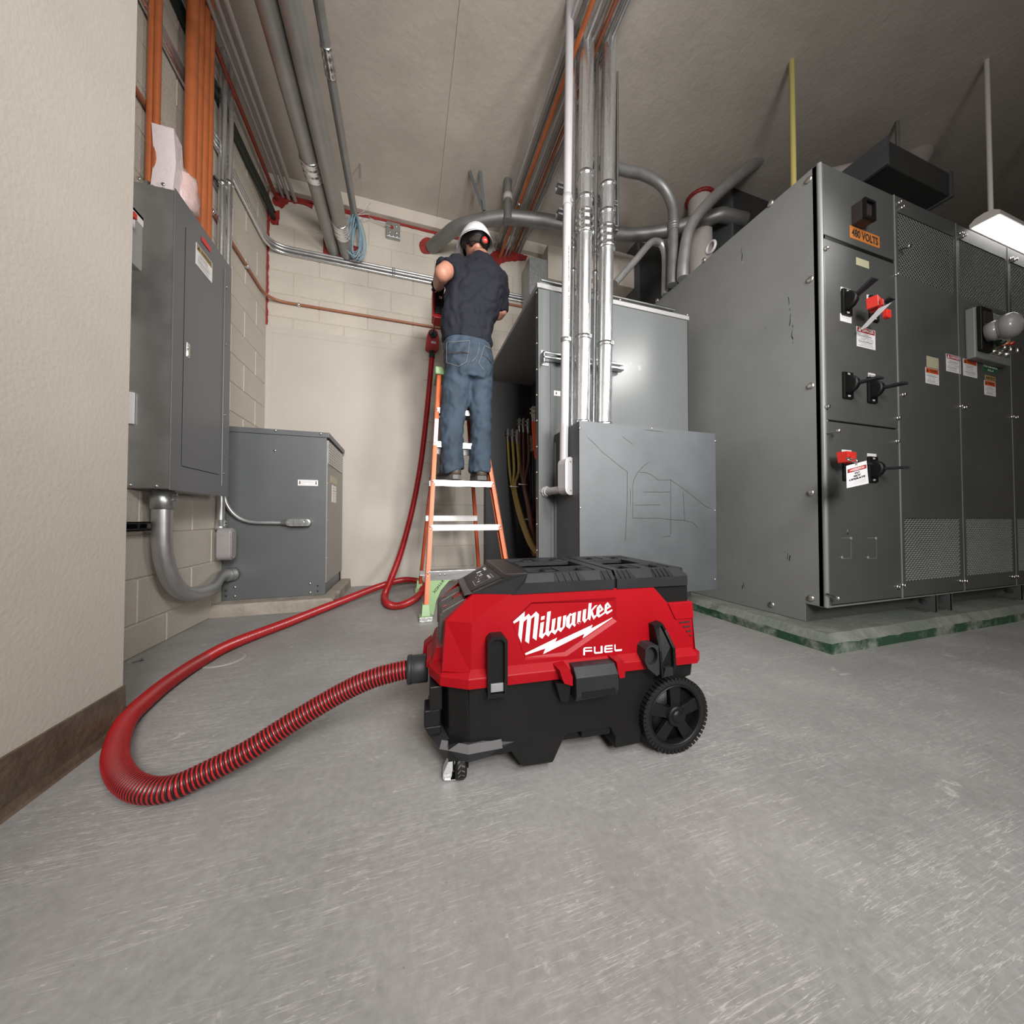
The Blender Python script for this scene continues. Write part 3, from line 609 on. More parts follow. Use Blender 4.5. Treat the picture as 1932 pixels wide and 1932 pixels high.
# padlock
c = at(1678, 590, 1, GY - .12); t = thing('padlock', 'red padlock hanging from the upper lockout clamp on the switchgear', 'padlock', c)
b = B(); b.prism([V(p) for p in [(-.017, 0, .018), (.017, 0, .018), (.019, 0, -.016), (.009, 0, -.024), (-.009, 0, -.024), (-.019, 0, -.016)]], (0, .018, 0)); obj('lock_body', b, M_redlab, t, world=False, bevel=.002)
b = B(); b.tube(bez([(-.009, .009, .015), (-.012, .009, .038), (-.018, .009, .05), (-.022, .009, .036), (-.02, .009, .028)], 5), .0032, 8); obj('shackle', b, M_black2, t, world=False)
# tags
def tag_plate(name, lab, tl, tr, br, bl, n, printed):
    c = (tl + tr + br + bl) / 4; t = thing(name, lab, 'tag', c); b = B(); b.prism([bl, br, tr, tl], V(n) * .0012); obj('card', b, M_white, t)
    if printed:
        ex = (tr - tl).normalized(); ey = (tl - bl).normalized(); W = (tr - tl).length; H = (tl - bl).length; o = (tl + tr) / 2; nn = ex.cross(ey); pp = lambda u, v: o + ex * u * W - ey * v * H
        b = B()
        for (v0, v1, m, u) in ((.17, .34, 0, .46), (.19, .32, 1, .43)):
            b.mat(m); b.add([pp(-u, v1) + nn * (.0016 + .0002 * m), pp(u, v1) + nn * (.0016 + .0002 * m), pp(u, v0) + nn * (.0016 + .0002 * m), pp(-u, v0) + nn * (.0016 + .0002 * m)], [(0, 1, 2, 3)])
        b.mat(2); b.add([pp(.36 * math.cos(a) ** 1, .255 + .052 * math.sin(a)) + nn * .0020 for a in [-2 * math.pi * i / 24 for i in range(24)]], [tuple(range(24))])
        b.mat(1); text_b(b, 'DANGER', pp(0, .255), ex, ey, W * .54, H * .07, nn, .0024, .02)
        b.mat(0)
        for i, s in enumerate(['DO', 'NOT', 'OPERATE']): text_b(b, s, pp(0, .43 + i * .125), ex, ey, W * .115 * len(s), H * .09, nn, .0018, .03)
        for v in (.80, .86, .92): b.add([pp(-.44, v + .004) + nn * .0016, pp(.44, v + .004) + nn * .0016, pp(.44, v) + nn * .0016, pp(-.44, v) + nn * .0016], [(0, 1, 2, 3)])
        obj('lettering', b, [M_ink, M_redlab, M_white], t)
    return t
yy = GY - .16
t = tag_plate('lockout_tag', 'white tag reading DANGER DO NOT OPERATE hung on the lower switchgear door', at(1597, 879, 1, yy), at(1635, 869, 1, yy), at(1639, 912, 1, yy), at(1598, 921, 1, yy), (0, 1, 0), True)
p = at(1615, 877, 1, yy - .003); b = B(); b.tube(bez([p, p + V((-.004, -.004, .02)), p + V((.0, .03, .035)), p + V((.012, .035, .03)), p + V((.016, .01, .01)), p + V((.012, .004, -.004))], 6), .0028, 8); obj('wire_loop', b, M_screw, t)
a = at(1683, 570, 1, GY - .17); c = at(1636, 617, 1, GY - .06); dn = V((0, 0.0, 0.0)); w2 = V((0.004, .05, .0))
t = tag_plate('lockout_tag', 'pale tag seen edge-on, hanging aslant from the upper lockout clamp', a, a + w2, c + w2 * .7, c, (1, 0, .6), False)

# ================================================================ open cabinet in the middle
QX0, QX1, QY0, QY1, QZ = .757, 1.895, 1.89, 3.33, 2.045
cab = thing('open_cabinet', 'grey floor standing cable cabinet with its side cover off, beside the ladder', 'cabinet', (QX0 + .5, QY0 + .5, 0))
b = B(); b.box((QX0, QY0, .02), (QX0 + .085, QY0 + .003, QZ - .03)); b.box((QX0, QY0, .02), (QX0 + .003, QY0 + .03, QZ - .03)); b.box((QX0 + .083, QY0 + .0, .02), (QX0 + .088, QY0 - .004, QZ - .03)); obj('corner_post', b, M_cab, cab)
b = B(); b.box((QX0 + .088, QY0, .02), (QX1, QY0 + .004, QZ - .03)); obj('front_panel', b, M_cab, cab)
b = B(); b.box((QX1 - .004, QY0, .02), (QX1, QY1, QZ)); obj('side_panel', b, M_cab, cab)
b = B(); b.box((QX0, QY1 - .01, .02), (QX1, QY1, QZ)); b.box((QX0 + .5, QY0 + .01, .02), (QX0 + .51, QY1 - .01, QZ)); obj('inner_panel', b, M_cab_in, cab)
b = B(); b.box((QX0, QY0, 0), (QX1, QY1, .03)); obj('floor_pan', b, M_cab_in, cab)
b = B(); b.box((QX0 - .006, QY0 - .008, QZ - .028), (QX1 + .006, QY1 + .0, QZ)); obj('top_cover', b, mat('cabinet cap grey', (.30, .295, .295), .4), cab, bevel=.002)
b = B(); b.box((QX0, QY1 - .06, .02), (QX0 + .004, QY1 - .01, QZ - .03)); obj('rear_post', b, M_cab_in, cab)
for i, y in enumerate([555, 602, 650, 699, 747, 795, 844, 892, 941, 989, 1038]):
    p = at(1011, y, 0, QX0 - .002); b = B(); b.lathe((QX0, QY0 + .014, p.z), (-1, 0, 0), [(0, .007), (.003, .007), (.007, .004)], 8); obj('bolt', b, M_screw, cab)
for x, y in ((1170, 566), (1297, 594)): b = B(); p = at(x, y, 1, QY0 - .008); screw(b, p, (0, -1, 0), .008, .005); obj('bolt', b, M_screw, cab)
sticker('arrow_label', [(1045, 737), (1067, 739), (1067, 748), (1045, 747)], 1, QY0, lab='white label with a black down arrow', body=False, parent=cab, extra=lambda b, P, u0, u1, zb, zt, d: (b.mat(3), poly_b(b, [(-.003, .008), (.003, .008), (.003, -.002), (.006, -.002), (0, -.009), (-.006, -.002), (-.003, -.002)], P(u0 + .016, (zb + zt) / 2, 0), (1, 0, 0), (0, 0, 1), .0016)))
# lugs and cables inside
def cable(name, lab, pts, r, m, lugat, plate=True, group=None):
    c = pts[0]; t = thing(name, lab, 'cable', c, 0, group); pp = bez(pts, 6); b = B(); b.tube(pp, r, 8); obj('cable_jacket', b, m, t)
    d = (pp[0] - pp[3]).normalized(); b = B(); b.tube([pp[0], pp[0] + d * .05], r * .85, 8); b.box(tuple(pp[0] + d * .05 + V((-.006, -.021, -.004))), tuple(pp[0] + d * .05 + V((.004, .021, .075)))); obj('lug', b, M_tin, t)
    b = B()
    for z in (.022, .055): b.lathe(pp[0] + d * .05 + V((-.006, 0, z)), (-1, 0, 0), [(0, .013), (.006, .013), (.007, .007), (.018, .007)], 6, smooth=False)
    obj('lug_bolt', b, M_screw, t); return t
CXX = QX0 + .22
for i, (x, y) in enumerate([(958, 832), (967, 834), (976, 836)]):
    a = at(x, y, 0, CXX); cable('power_cable', ['ochre', 'ochre', 'ochre'][i] + ' cable in the open cabinet, ' + ['nearest the back wall of the three ochre ones', 'between the two other ochre ones', 'partly behind the brown cables'][i], [a, at(x + 3, y + 50, 0, CXX), at(966 + i * 3, 918, 0, CXX), at(978 + i * 3, 970, 0, CXX - .05), at(996 + i * 3, 1020, 0, CXX - .12), at(1012 + i * 2, 1044, 0, CXX - .12)], .013, M_gold, a)
for i, (x, y) in enumerate([(980, 815), (988, 816), (997, 818)]):
    a = at(x, y, 0, CXX + .02); cable('power_cable', 'brown cable in the open cabinet, ' + ['next to the ochre cables', 'the middle brown one', 'nearest the black cables'][i], [a, at(x + 1, y + 50, 0, CXX + .02), at(987 + i * 2, 912, 0, CXX), at(996 + i * 2, 960, 0, CXX - .03), at(1003 + i * 2, 1010, 0, CXX - .06), at(1008 + i * 2, 1050, 0, CXX - .08)], .013, M_brown, a)
for i, (x, y) in enumerate([(1006, 796), (1010, 797)]):
    a = at(x, y, 0, CXX); cable('power_cable', ['bright orange cable in the open cabinet, short and nearest the brown ones', 'bright orange cable in the open cabinet, right behind the corner post'][i], [a, at(x + 1, y + 20, 0, CXX), at(x + 3, y + 45, 0, CXX), at(x + 6, y + 70, 0, CXX)], .014, M_orangecab, a)
for i, x in enumerate([1001, 1006, 1011]):
    a = at(x, 850, 0, CXX + .05); cable('power_cable', 'black cable hanging inside the open cabinet, ' + ['closest to the brown cables', 'between the other two black ones', 'closest to the bolted corner post'][i], [a, at(x + 0, 900, 0, CXX + .05), at(x + 1, 960, 0, CXX + .02), at(x + 3, 1045, 0, CXX)], .013, M_blackcab, a)
for nm, lab, x, y, n in [('cable_tie', 'white cable tie around the ochre cables in the cabinet', 971, 918, 3), ('cable_tie', 'white cable tie around the brown cables in the cabinet', 988, 914, 3), ('cable_tie', 'white cable tie low down around the brown cables in the cabinet', 1001, 980, 3)]:
    p = at(x, y, 0, CXX - .01); b = B(); b.tube([p + V((.03 * math.cos(a), .038 * math.sin(a), .004 * math.sin(a))) for a in [2 * math.pi * i / 16 for i in range(17)]], .0035, 6); b.box(tuple(p + V((-.045, -.008, -.004))), tuple(p + V((-.028, .006, .006)))); obj(nm, b, M_white, label=lab, category='cable tie', loc=p)
b = B(); p = at(1003, 840, 0, CXX + .04); b.box(tuple(p + V((0, -.09, -.05))), tuple(p + V((.008, .06, .05)))); bb = obj('bus_bar', b, mat('old brass bar', (.26, .23, .13), .45, metal=.3), cab)
b = B(); 
for i in range(3):
    for k in range(2): screw(b, p + V((0, -.07 + i * .05, -.02 + k * .04)), (-1, 0, 0), .006, .003)
obj('bolt', b, M_ink, bb)
# ================================================================ galvanised gutter box on the cabinet front
GBX0, GBX1, GBY, GZ0, GZ1 = .862, 1.77, 1.57, .20, 1.128
box_ = thing('gutter_box', 'large galvanised sheet steel box with pencil marks fixed to the grey cabinet', 'box', ((GBX0 + GBX1) / 2, GBY + .15, GZ0))
b = B(); b.box((GBX0, GBY + .003, GZ0), (GBX1, QY0 - .006, GZ1)); obj('box_body', b, M_galv_dull, box_, bevel=.002)
b = B(); b.box((GBX0 - .002, GBY, GZ0 - .003), (GBX1 + .003, GBY + .003, GZ1 + .001)); cov = obj('front_cover', b, M_galv_dull, box_)
b = B(); b.box((GBX0 - .002, QY0 - .03, GZ0), (GBX0, QY0 - .006, GZ1 - .05)); obj('rear_flange', b, M_galv, box_)
for x, y in [(1094, 808), (1230, 808), (1349, 832), (1095, 958), (1349, 963), (1349, 1093)]: b = B(); screw(b, at(x, y, 1, GBY), (0, -1, 0), .006, .004); obj('screw', b, M_screw, cov)
b = B()
def pencil(pts, wd=.0016):
    q = [at(x, y, 1, GBY - .0003) for x, y in pts]
    for a, c in zip(q, q[1:]):
        d = (c - a).normalized(); s = V((0, -1, 0)).cross(d).normalized() * wd * .5; b.add([a - s, c - s, c + s, a + s], [(0, 1, 2, 3)]); b.add([a - s, c - s, c + s, a + s], [(3, 2, 1, 0)])
S = lambda l: [(920 + x * .24845, 740 + y * .24845) for x, y in l]
for l in [[(760, 345), (810, 390), (870, 455), (940, 510), (1000, 560), (1057, 602)], [(1020, 335), (1060, 365), (1103, 396)], [(1222, 532), (1180, 565), (1140, 610), (1112, 660), (1103, 700), (1103, 955)], [(1155, 608), (1210, 612), (1250, 630), (1290, 665), (1340, 668), (1385, 665), (1440, 700), (1560, 790), (1650, 865), (1735, 900)],
          [(1185, 758), (1385, 758)], [(1118, 858), (1310, 855)], [(1103, 957), (1310, 957), (1390, 968), (1500, 975), (1560, 990), (1595, 1030)], [(1060, 600), (1060, 830), (1052, 1000), (1045, 1130)], [(1390, 660), (1390, 1080)], [(1485, 760), (1495, 975)], [(1085, 740), (1085, 858)], [(1190, 285), (1250, 292), (1330, 300)], [(1330, 1100), (1390, 1092)]]: pencil(S(l))
obj('pencil_mark', b, mat('pencil graphite', (.10, .11, .115), .5), cov)
# ================================================================ left panelboard
PXF, PY0, PY1, PZ0, PZ1 = -1.0, 1.89, 2.39, .752, 2.10
pb = thing('panelboard', 'tall grey electrical panelboard in a galvanised box on the left block wall', 'electrical panel', (CX, (PY0 + PY1) / 2, PZ0))
b = B(); b.box((CX + .006, PY0, PZ0), (PXF, PY1, PZ1)); obj('back_box', b, M_galv, pb, bevel=.002)
b = B(); b.box((PXF, PY0 - .006, PZ0 - .006), (PXF + .004, PY1 + .012, PZ1 + .006)); obj('trim_cover', b, M_panelgray, pb, bevel=.001)
X1 = PXF + .0045
def onp(x, y): p = at(x, y, 0, X1); return p.y, p.z
d0 = onp(344, 879); d1 = onp(411, 520); dt = onp(350, 429); dy0 = (d0[0] + dt[0]) / 2; dy1 = at(416, 700, 0, X1).y; dz0 = d0[1]; dz1 = dt[1]
b = B(); b.box((PXF + .004, dy0, dz0), (PXF + .0065, dy1, dz1)); obj('door', b, M_panelgray, pb)
b = B()
for q in ((dy0 - .004, dy0, dz0, dz1), (dy1, dy1 + .002, dz0, dz1), (dy0, dy1, dz0 - .003, dz0), (dy0, dy1, dz1, dz1 + .003)): b.box((PXF + .004, q[0], q[2]), (PXF + .0045, q[1], q[3]))
obj('door_seam', b, M_dark, pb)
b = B(); hy = at(421, 700, 0, X1).y; b.cyl((PXF + .006, hy, PZ0 + .05), (PXF + .006, hy, PZ1 - .05), .004, 8); 
obj('hinge', b, M_panelgray, pb)
p = at(354, 661, 0, X1); b = B(); b.box((X1, p.y - .012, p.z - .035), (X1 + .004, p.y + .012, p.z + .035)); l_ = obj('latch', b, M_emt, pb, bevel=.002)
b = B(); b.cyl((X1 + .003, p.y, p.z + .012), (X1 + .007, p.y, p.z + .012), .007, 12); b.box((X1 + .004, p.y - .007, p.z - .028), (X1 + .0065, p.y + .007, p.z - .005)); obj('lock_cylinder', b, M_screw, l_)
for x, y in ((428, 542), (426, 650), (424, 783), (422, 893)): b = B(); p = at(x, y, 0, X1); screw(b, p, (1, 0, 0), .006, .004); obj('screw', b, M_screw, pb)
for x, y in ((262, 337), (308, 348), (245, 915), (294, 917)): b = B(); screw(b, at(x, y, 1, PY0), (0, -1, 0), .008, .005); obj('screw', b, M_screw, pb)
LX = (0, 1, 0)
sticker('warning_label', [(370, 457), (400, 496), (400, 533), (369, 499)], 0, PXF + .0068, lab='white label headed WARNING on tan', head='WARNING', headm=M_tan, textm=M_ink, lines=9, parent=pb, nrm=(1, 0, 0), ex=LX, headfrac=.3)
sticker('red_label', [(381, 446), (397, 466), (397, 475), (381, 456)], 0, PXF + .0068, lab='small red label with worn white lettering', body=False, parent=pb, nrm=(1, 0, 0), ex=LX, back=M_redlab)
b = B()
# scratches and blank paper slip on the galvanised end
p = at(246, 765, 1, PY0 - .004); 
sh = B(); sh.box((p.x - .02, PY0 - .012, at(247, 800, 1, PY0).z), (p.x + .014, PY0 - .002, at(247, 741, 1, PY0).z)); obj('document_holder', sh, M_whitep, pb, 'white document holder edge')
# ---- starter switch with its labels, hanging in the recess nearest the foreground wall
sy = at(270, 500, 0, -1.0).y
sw = thing('disconnect_switch', 'grey wall switch box with an orange label, half hidden by the foreground wall', 'switch box', (CX, 1.6, 1.5))
yq = 1.80; a = at(271, 395, 0, -.985); c = at(267, 512, 0, -.985); 
y1 = a.y; z1 = at(262, 400, 0, -.985).z; z0 = at(262, 508, 0, -.985).z
y1 = min(a.y, PY0 - .02); b = B(); b.box((CX + .006, y1 - .16, z0), (-.985, y1, z1)); obj('enclosure', b, mat('switch box paint', (.30, .295, .29), .4), sw, bevel=.004)
def swl(nm, m, x0, y0, x1, y1_, lab=None, txt=None):
    pa, pc = at(x0, y0, 0, -.984), at(x1, y1_, 0, -.984); b = B(); b.box((-.985, pa.y, pc.z), (-.983, pc.y, pa.z)); b_ = [m]
    if txt: b.mat(1); text_b(b, txt, (-.983, (pa.y + pc.y) / 2, (pa.z + pc.z) / 2), (0, 1, 0), (0, 0, 1), None, abs(pa.z - pc.z) * .4, (1, 0, 0), .0006, .02); b_.append(M_ink)
    obj(nm, b, b_, sw, lab)
yb = y1
def swr(nm, m, u0, u1, w0, w1, lab=None, txt=None):
    H = z1 - z0; b = B(); A, C = y1 - .15 * (1 - u0), y1 - .15 * (1 - u1); Zb, Zt = z0 + H * w0, z0 + H * w1
    b.box((-.985, A, Zb), (-.983, C, Zt)); mm = [m]
    if txt: b.mat(1); mm.append(M_ink); text_b(b, txt, (-.983, (A + C) / 2, (Zb + Zt) / 2), (0, 1, 0), (0, 0, 1), None, (Zt - Zb) * .5, (1, 0, 0), .0006, .02)
    obj(nm, b, mm, sw, lab)
swr('orange_label', M_warn, .0, .62, .10, .24, 'orange label ending in TS', 'VOLTS'); swr('caution_label', M_whitep, .1, .98, .80, .97, 'white label with a dark red band'); swr('caution_band', M_dred, .1, .98, .92, .97)
swr('name_label', M_whitep, 0, .7, .62, .78, 'white label with black letters', 'PUMP|RM'.split('|')[0]); swr('number_label', M_whitep, .0, .6, .54, .61); swr('switch_slot', M_black, .25, .42, .28, .54)
b = B(); b.box((-.983, y1 - .105, z0 + .14), (-.95, y1 - .09, z0 + .16)); obj('toggle', b, M_redlab, sw)
# ---- big sweep of conduit from the panel into the transformer
TY = 2.72; TX0, TX1, TZ0, TZ1 = -1.155, -.545, .085, 1.235
pe = at(440, 1083, 1, TY)
q0 = at(286, 925, 1, 2.0); pc_x = -1.085
A = V((-1.075, 1.985, PZ0)); 
b = B(); R = .036
K = [V((A.x, A.y, PZ0 + .0)), V((A.x, A.y, .60)), V((A.x, A.y + .015, .44)), V((A.x, A.y + .09, .30)), V((A.x, A.y + .22, .225)), V((A.x + .0, A.y + .42, .215)), V((pe.x - .03, TY - .10, pe.z)), V((pe.x, TY, pe.z))]
sweep = thing('sweep_conduit', 'thick steel conduit sweeping from under the panelboard into the transformer', 'conduit', A)
b.tube(bez(K, 8), R, 20); obj('conduit', b, M_conduit_lt, sweep)
b = B(); b.lathe((A.x, A.y, PZ0 - .09), (0, 0, 1), [(0, R + .003), (.002, R + .006), (.09, R + .006)], 20); b.cyl((A.x + R + .004, A.y - .0, PZ0 - .02), (A.x + R + .018, A.y, PZ0 - .02), .006, 8); b.cyl((A.x + R + .004, A.y, PZ0 - .045), (A.x + R + .018, A.y, PZ0 - .045), .006, 8); obj('coupling', b, M_galv, sweep)
b = B(); dd = (K[-1] - K[-2]).normalized(); b.lathe(K[-1] - dd * .055, dd, [(0, R + .002), (.002, R + .005), (.035, R + .005), (.037, R + .010), (.055, R + .010)], 20); obj('coupling', b, M_conduit_gray, sweep)
# ---- transformer
tr = thing('transformer', 'low dark grey transformer cabinet with a vented side on its concrete pad', 'transformer', ((TX0 + TX1) / 2, TY + .3, .076))
TB = BY - .05
b = B(); b.box((TX0, TY, TZ0), (TX1, TB, TZ1 - .04)); obj('cabinet_body', b, M_trans, tr)
b = B(); b.box((TX0, TY - .004, .078), (TX1 + .002, TY, TZ1 - .035)); obj('front_panel', b, M_trans, tr, bevel=.001)
b = B(); b.box((TX1, TY + .012, .16), (TX1 + .005, TB, TZ1 - .05)); obj('side_panel', b, M_trans_side, tr)
hp = [V((TX0 - .006, TY - .012, TZ1 - .036)), V((TX1 + .02, TY - .012, TZ1 - .036)), V((TX1 + .02, TY - .012, TZ1 - .004)), V((TX0 - .006, TY - .012, TZ1 - .004))]
b = B(); b.box((TX0 - .006, TY - .012, TZ1 - .036), (TX1 + .02, TB, TZ1)); obj('hood', b, M_trans, tr, bevel=.003)
vz1 = at(618, 832, 0, TX1).z; vz0 = at(618, 875, 0, TX1).z; va = TY + .03; vb = TB - .05
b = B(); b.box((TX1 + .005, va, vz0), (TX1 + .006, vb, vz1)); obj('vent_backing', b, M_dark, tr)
b = B(); nn_ = 15; mm_ = 8
for i in range(nn_ + 1): y = va + (vb - va) * i / nn_; b.box((TX1 + .005, y - .005, vz0), (TX1 + .010, y + .005, vz1))
for i in range(mm_ + 1): z = vz0 + (vz1 - vz0) * i / mm_; b.box((TX1 + .005, va, z - .003), (TX1 + .0095, vb, z + .003))
obj('vent_grille', b, M_trans_side, tr, kind='stuff')
for x, y in ((428, 806), (520, 812), (605, 818), (519, 850)): b = B(); screw(b, at(x, y, 1, TY - (.012 if y < 830 else .004)), (0, -1, 0), .009, .006); obj('screw', b, M_screw, tr)
b = B(); p = at(427, 866, 1, TY - .004); b.lathe(p, (0, -1, 0), [(0, .02), (.004, .02), (.006, .012), (.02, .012), (.021, .006)], 12); obj('fitting_nut', b, M_screw, tr)
for x, y in ((443, 1108), (443, 1125), (585, 1101), (585, 1118)): b = B(); screw(b, at(x, y, 1, TY - .004), (0, -1, 0), .009, .005); obj('screw', b, M_screw, tr)
for x, y in ((427, 1114), (427, 1124), (600, 1105), (600, 1115)): b = B(); b.cyl(at(x, y, 1, TY - .004), at(x, y, 1, TY - .0046), .008, 10); obj('mount_hole', b, M_dark, tr)
for i in range(8):
    z = .2 + i * .135
    for y in (TY + .025, TB - .015): b = B(); screw(b, (TX1 + .005, y, z), (1, 0, 0), .006, .004); obj('side_screw', b, M_screw, tr)
sticker('arrow_label', [(562, 905), (600, 906), (600, 917), (562, 916)], 1, TY - .004, lab='white label with two black arrows', lines=4, parent=tr, extra=lambda b, P, u0, u1, zb, zt, d: [(b.mat(3), poly_b(b, [(-.003, .013), (.003, .013), (.003, -.004), (.006, -.004), (0, -.013), (-.006, -.004), (-.003, -.004)], P(u, (zb + zt) / 2, 0), (1, 0, 0), (0, 0, 1), .0018)) for u in (u0 + .012, u1 - .012)])
sticker('yellow_label', [(624, 898), (636, 902), (636, 914), (624, 912)], 0, TX1 + .005, lab='faded yellow label', body=False, back=M_yel, parent=tr, nrm=(1, 0, 0), ex=LX)
sticker('rating_plate', [(626, 915), (634, 918), (634, 949), (626, 947)], 0, TX1 + .005, lab='pale rating plate', lines=5, parent=tr, nrm=(1, 0, 0), ex=LX)
b = B(); b.box((TX1 - .06, TB - .09, .076), (TX1 - .0, TB - .05, .16)); b.box((TX0 + .02, TY + .02, .076), (TX0 + .08, TB, .09)); obj('foot_rail', b, M_dark, tr)
# ---- slim conduits and fittings by the transformer
zf = at(565, 986, 1, TY - .03).z
c1 = thing('slim_conduit', 'slim steel conduit bending from behind the panelboard across the transformer front', 'conduit', (CX + .1, TY - .03, 1.2))
e1 = at(540, 986, 1, TY - .03); s1 = at(421, 925, 1, TY - .03)
b = B(); b.tube([V((s1.x, TY - .03, 1.35))] + bez([V((s1.x, TY - .03, s1.z)), at(428, 952, 1, TY - .03), at(445, 973, 1, TY - .03), at(470, 984, 1, TY - .03), V((e1.x - .08, TY - .03, zf)), V((e1.x, TY - .03, zf))], 6), .0125, 12); obj('conduit', b, M_conduit_lt, c1)
b = B(); b.lathe((e1.x - .03, TY - .03, zf), (1, 0, 0), [(0, .014), (.002, .018), (.03, .018), (.032, .022), (.045, .022)], 14); obj('coupling', b, M_conduit_lt, c1)
e2 = at(588, 986, 1, TY - .03); L_ = e2.x - e1.x
def oval(b, c, ex, ez, hl, hr, dep, n, k=8):
    pts = [(hl + hr * math.cos(a), hr * math.sin(a)) for a in [-math.pi / 2 + math.pi * i / k for i in range(k + 1)]] + [(-hl + hr * math.cos(a), hr * math.sin(a)) for a in [math.pi / 2 + math.pi * i / k for i in range(k + 1)]]
    b.prism([V(c) + V(ex) * u + V(ez) * v for u, v in pts], V(n) * dep); return b
fit = thing('oval_fitting', 'oval aluminium conduit body on the transformer front', 'conduit fitting', ((e1.x + e2.x) / 2, TY - .004, zf)); cc = V(((e1.x + e2.x) / 2, TY - .004, zf))
b = B(); oval(b, cc, (1, 0, 0), (0, 0, 1), L_ * .5 - .028, .026, .05, (0, -1, 0)); obj('fitting_body', b, M_conduit_lt, fit, bevel=.004)
b = B(); oval(b, cc + V((0, -.05, 0)), (1, 0, 0), (0, 0, 1), L_ * .5 - .034, .024, .004, (0, -1, 0)); oval(b, cc + V((0, -.053, 0)), (1, 0, 0), (0, 0, 1), L_ * .5 - .05, .012, .004, (0, -1, 0)); obj('fitting_cover', b, M_emt, fit, bevel=.001)
b = B(); [screw(b, cc + V((s * (L_ * .5 - .016), -.054, 0)), (0, -1, 0), .004, .003) for s in (-1, 1)]; obj('screw', b, M_screw, fit)
# grey elbow body hanging at the wall
yl = 2.62; a0 = at(417, 940, 1, yl); a1 = at(421, 990, 1, yl); cb = at(428, 1025, 1, yl)
lb = thing('conduit', 'short vertical conduit dropping from the panelboard into a grey elbow body', 'conduit', (a0.x, yl, 1.0)); b = B(); b.cyl((a0.x, yl, PZ0 + .3), (a0.x + .0, yl, a1.z), .020, 16); obj('conduit_tube', b, M_conduit_lt, lb)
b = B(); b.lathe((a0.x, yl, a1.z - .03), (0, 0, 1), [(0, .028), (.022, .028), (.024, .024), (.06, .024), (.062, .021)], 16); b.cyl((a0.x + .02, yl, a1.z + .02), (a0.x + .036, yl, a1.z + .02), .005, 8); b.cyl((a0.x + .02, yl, a1.z + .0), (a0.x + .036, yl, a1.z + .0), .005, 8); obj('coupling', b, M_emt, lb)
eb = thing('elbow_fitting', 'grey oval elbow conduit body with screwed lid beside the transformer', 'conduit fitting', (cb.x, yl, cb.z)); z0e, z1e = at(428, 1056, 1, yl).z, at(425, 996, 1, yl).z
cc = V((a0.x + .004, yl - .03, (z0e + z1e) / 2)); hl = (z1e - z0e) / 2 - .035; b = B(); oval(b, cc, (0, 0, 1), (0, 1, 0), hl, .035, .075, (1, 0, 0)); 
o = obj('fitting_body', b, M_pvc_gray, eb, bevel=.006)
b = B(); oval(b, cc + V((.075, 0, 0)), (0, 0, 1), (0, 1, 0), hl - .006, .032, .006, (1, 0, 0)); obj('fitting_cover', b, M_pvc_gray, eb, bevel=.002)
b = B(); [screw(b, cc + V((.081, 0, s * (hl + .015))), (1, 0, 0), .004, .003) for s in (-1, 1)]; obj('screw', b, M_screw, eb)
# strut channel stub behind the sweep
p = at(250, 993, 0, CX + .005); b = B(); b.box((CX, p.y - .12, p.z - .02), (CX + .004, p.y + .09, p.z + .02)); b.box((CX, p.y - .12, p.z + .016), (CX + .04, p.y + .09, p.z + .02)); b.box((CX, p.y - .12, p.z - .02), (CX + .04, p.y + .09, p.z - .016)); b.box((CX + .036, p.y - .12, p.z + .01), (CX + .04, p.y + .09, p.z + .02)); b.box((CX + .036, p.y - .12, p.z - .02), (CX + .04, p.y + .09, p.z - .01))
obj('strut_channel', b, M_black2, label='short dark strut channel on the block wall behind the thick sweep conduit', category='strut channel', loc=(CX, p.y, p.z))
# ================================================================ vertical conduits in front of the open cabinet
def pipe(name, lab, pts, r, m, cat='conduit', n=16, group=None, fil=None, couple=(), straps=(), cm=None, sm=None, caps=True):
    pts = [V(p) for p in pts]; t = thing(name, lab, cat, pts[0], 0, group)
    pp = fillet(pts, fil) if fil else pts; b = B(); b.tube(pp, r, n, caps); obj('pipe', b, m, t)
    for c in couple:      # (point, direction, length)
        p, d, l = V(c[0]), V(c[1]).normalized(), c[2]; b = B(); R = r * (1.2 if r < .05 else 1.1)
        b.lathe(p - d * l / 2, d, [(0, r), (.0, R * .98), (l * .06, R * 1.04), (l * .14, R * 1.04), (l * .18, R * .97), (l * .30, R * .97), (l * .34, R * 1.03), (l * .44, R * 1.03), (l * .48, R * .97), (l * .62, R * .97), (l * .66, R * 1.03), (l * .76, R * 1.03), (l * .8, R * .97), (l * .88, R * 1.04), (l * .96, R * 1.04), (l, R * .98), (l, r)], n)
        obj('coupling', b, cm or M_zinc, t)
    for c in straps:
        p, d = V(c[0]), V(c[1]).normalized(); b = B(); b.lathe(p - d * .012, d, [(0, r), (0, r + .0035), (.024, r + .0035), (.024, r)], n)
        if len(c) > 2: s = V(c[2]).normalized(); q = p + s * (r + .001); b.cyl(q - d.cross(s) * .010, q + d.cross(s) * .014, .003, 6); b.box(tuple(q - V((.008, .008, .010))), tuple(q + V((.008, .008, .010))))
        obj('strap', b, sm or M_zinc, t)
    return t
Z = V((0, 0, 1)); YA = 1.72
def vert(px_top, px_bot, y, zb, zt=ZC):
    a = at(px_top[0], px_top[1], 1, y); c = at(px_bot[0], px_bot[1], 1, y); f = lambda z: c + (a - c) * ((z - c.z) / (a.z - c.z)); return f
f = vert((1104, 330), (1098, 790), YA, 0)
zc = lambda y: at(1100, y, 1, YA).z
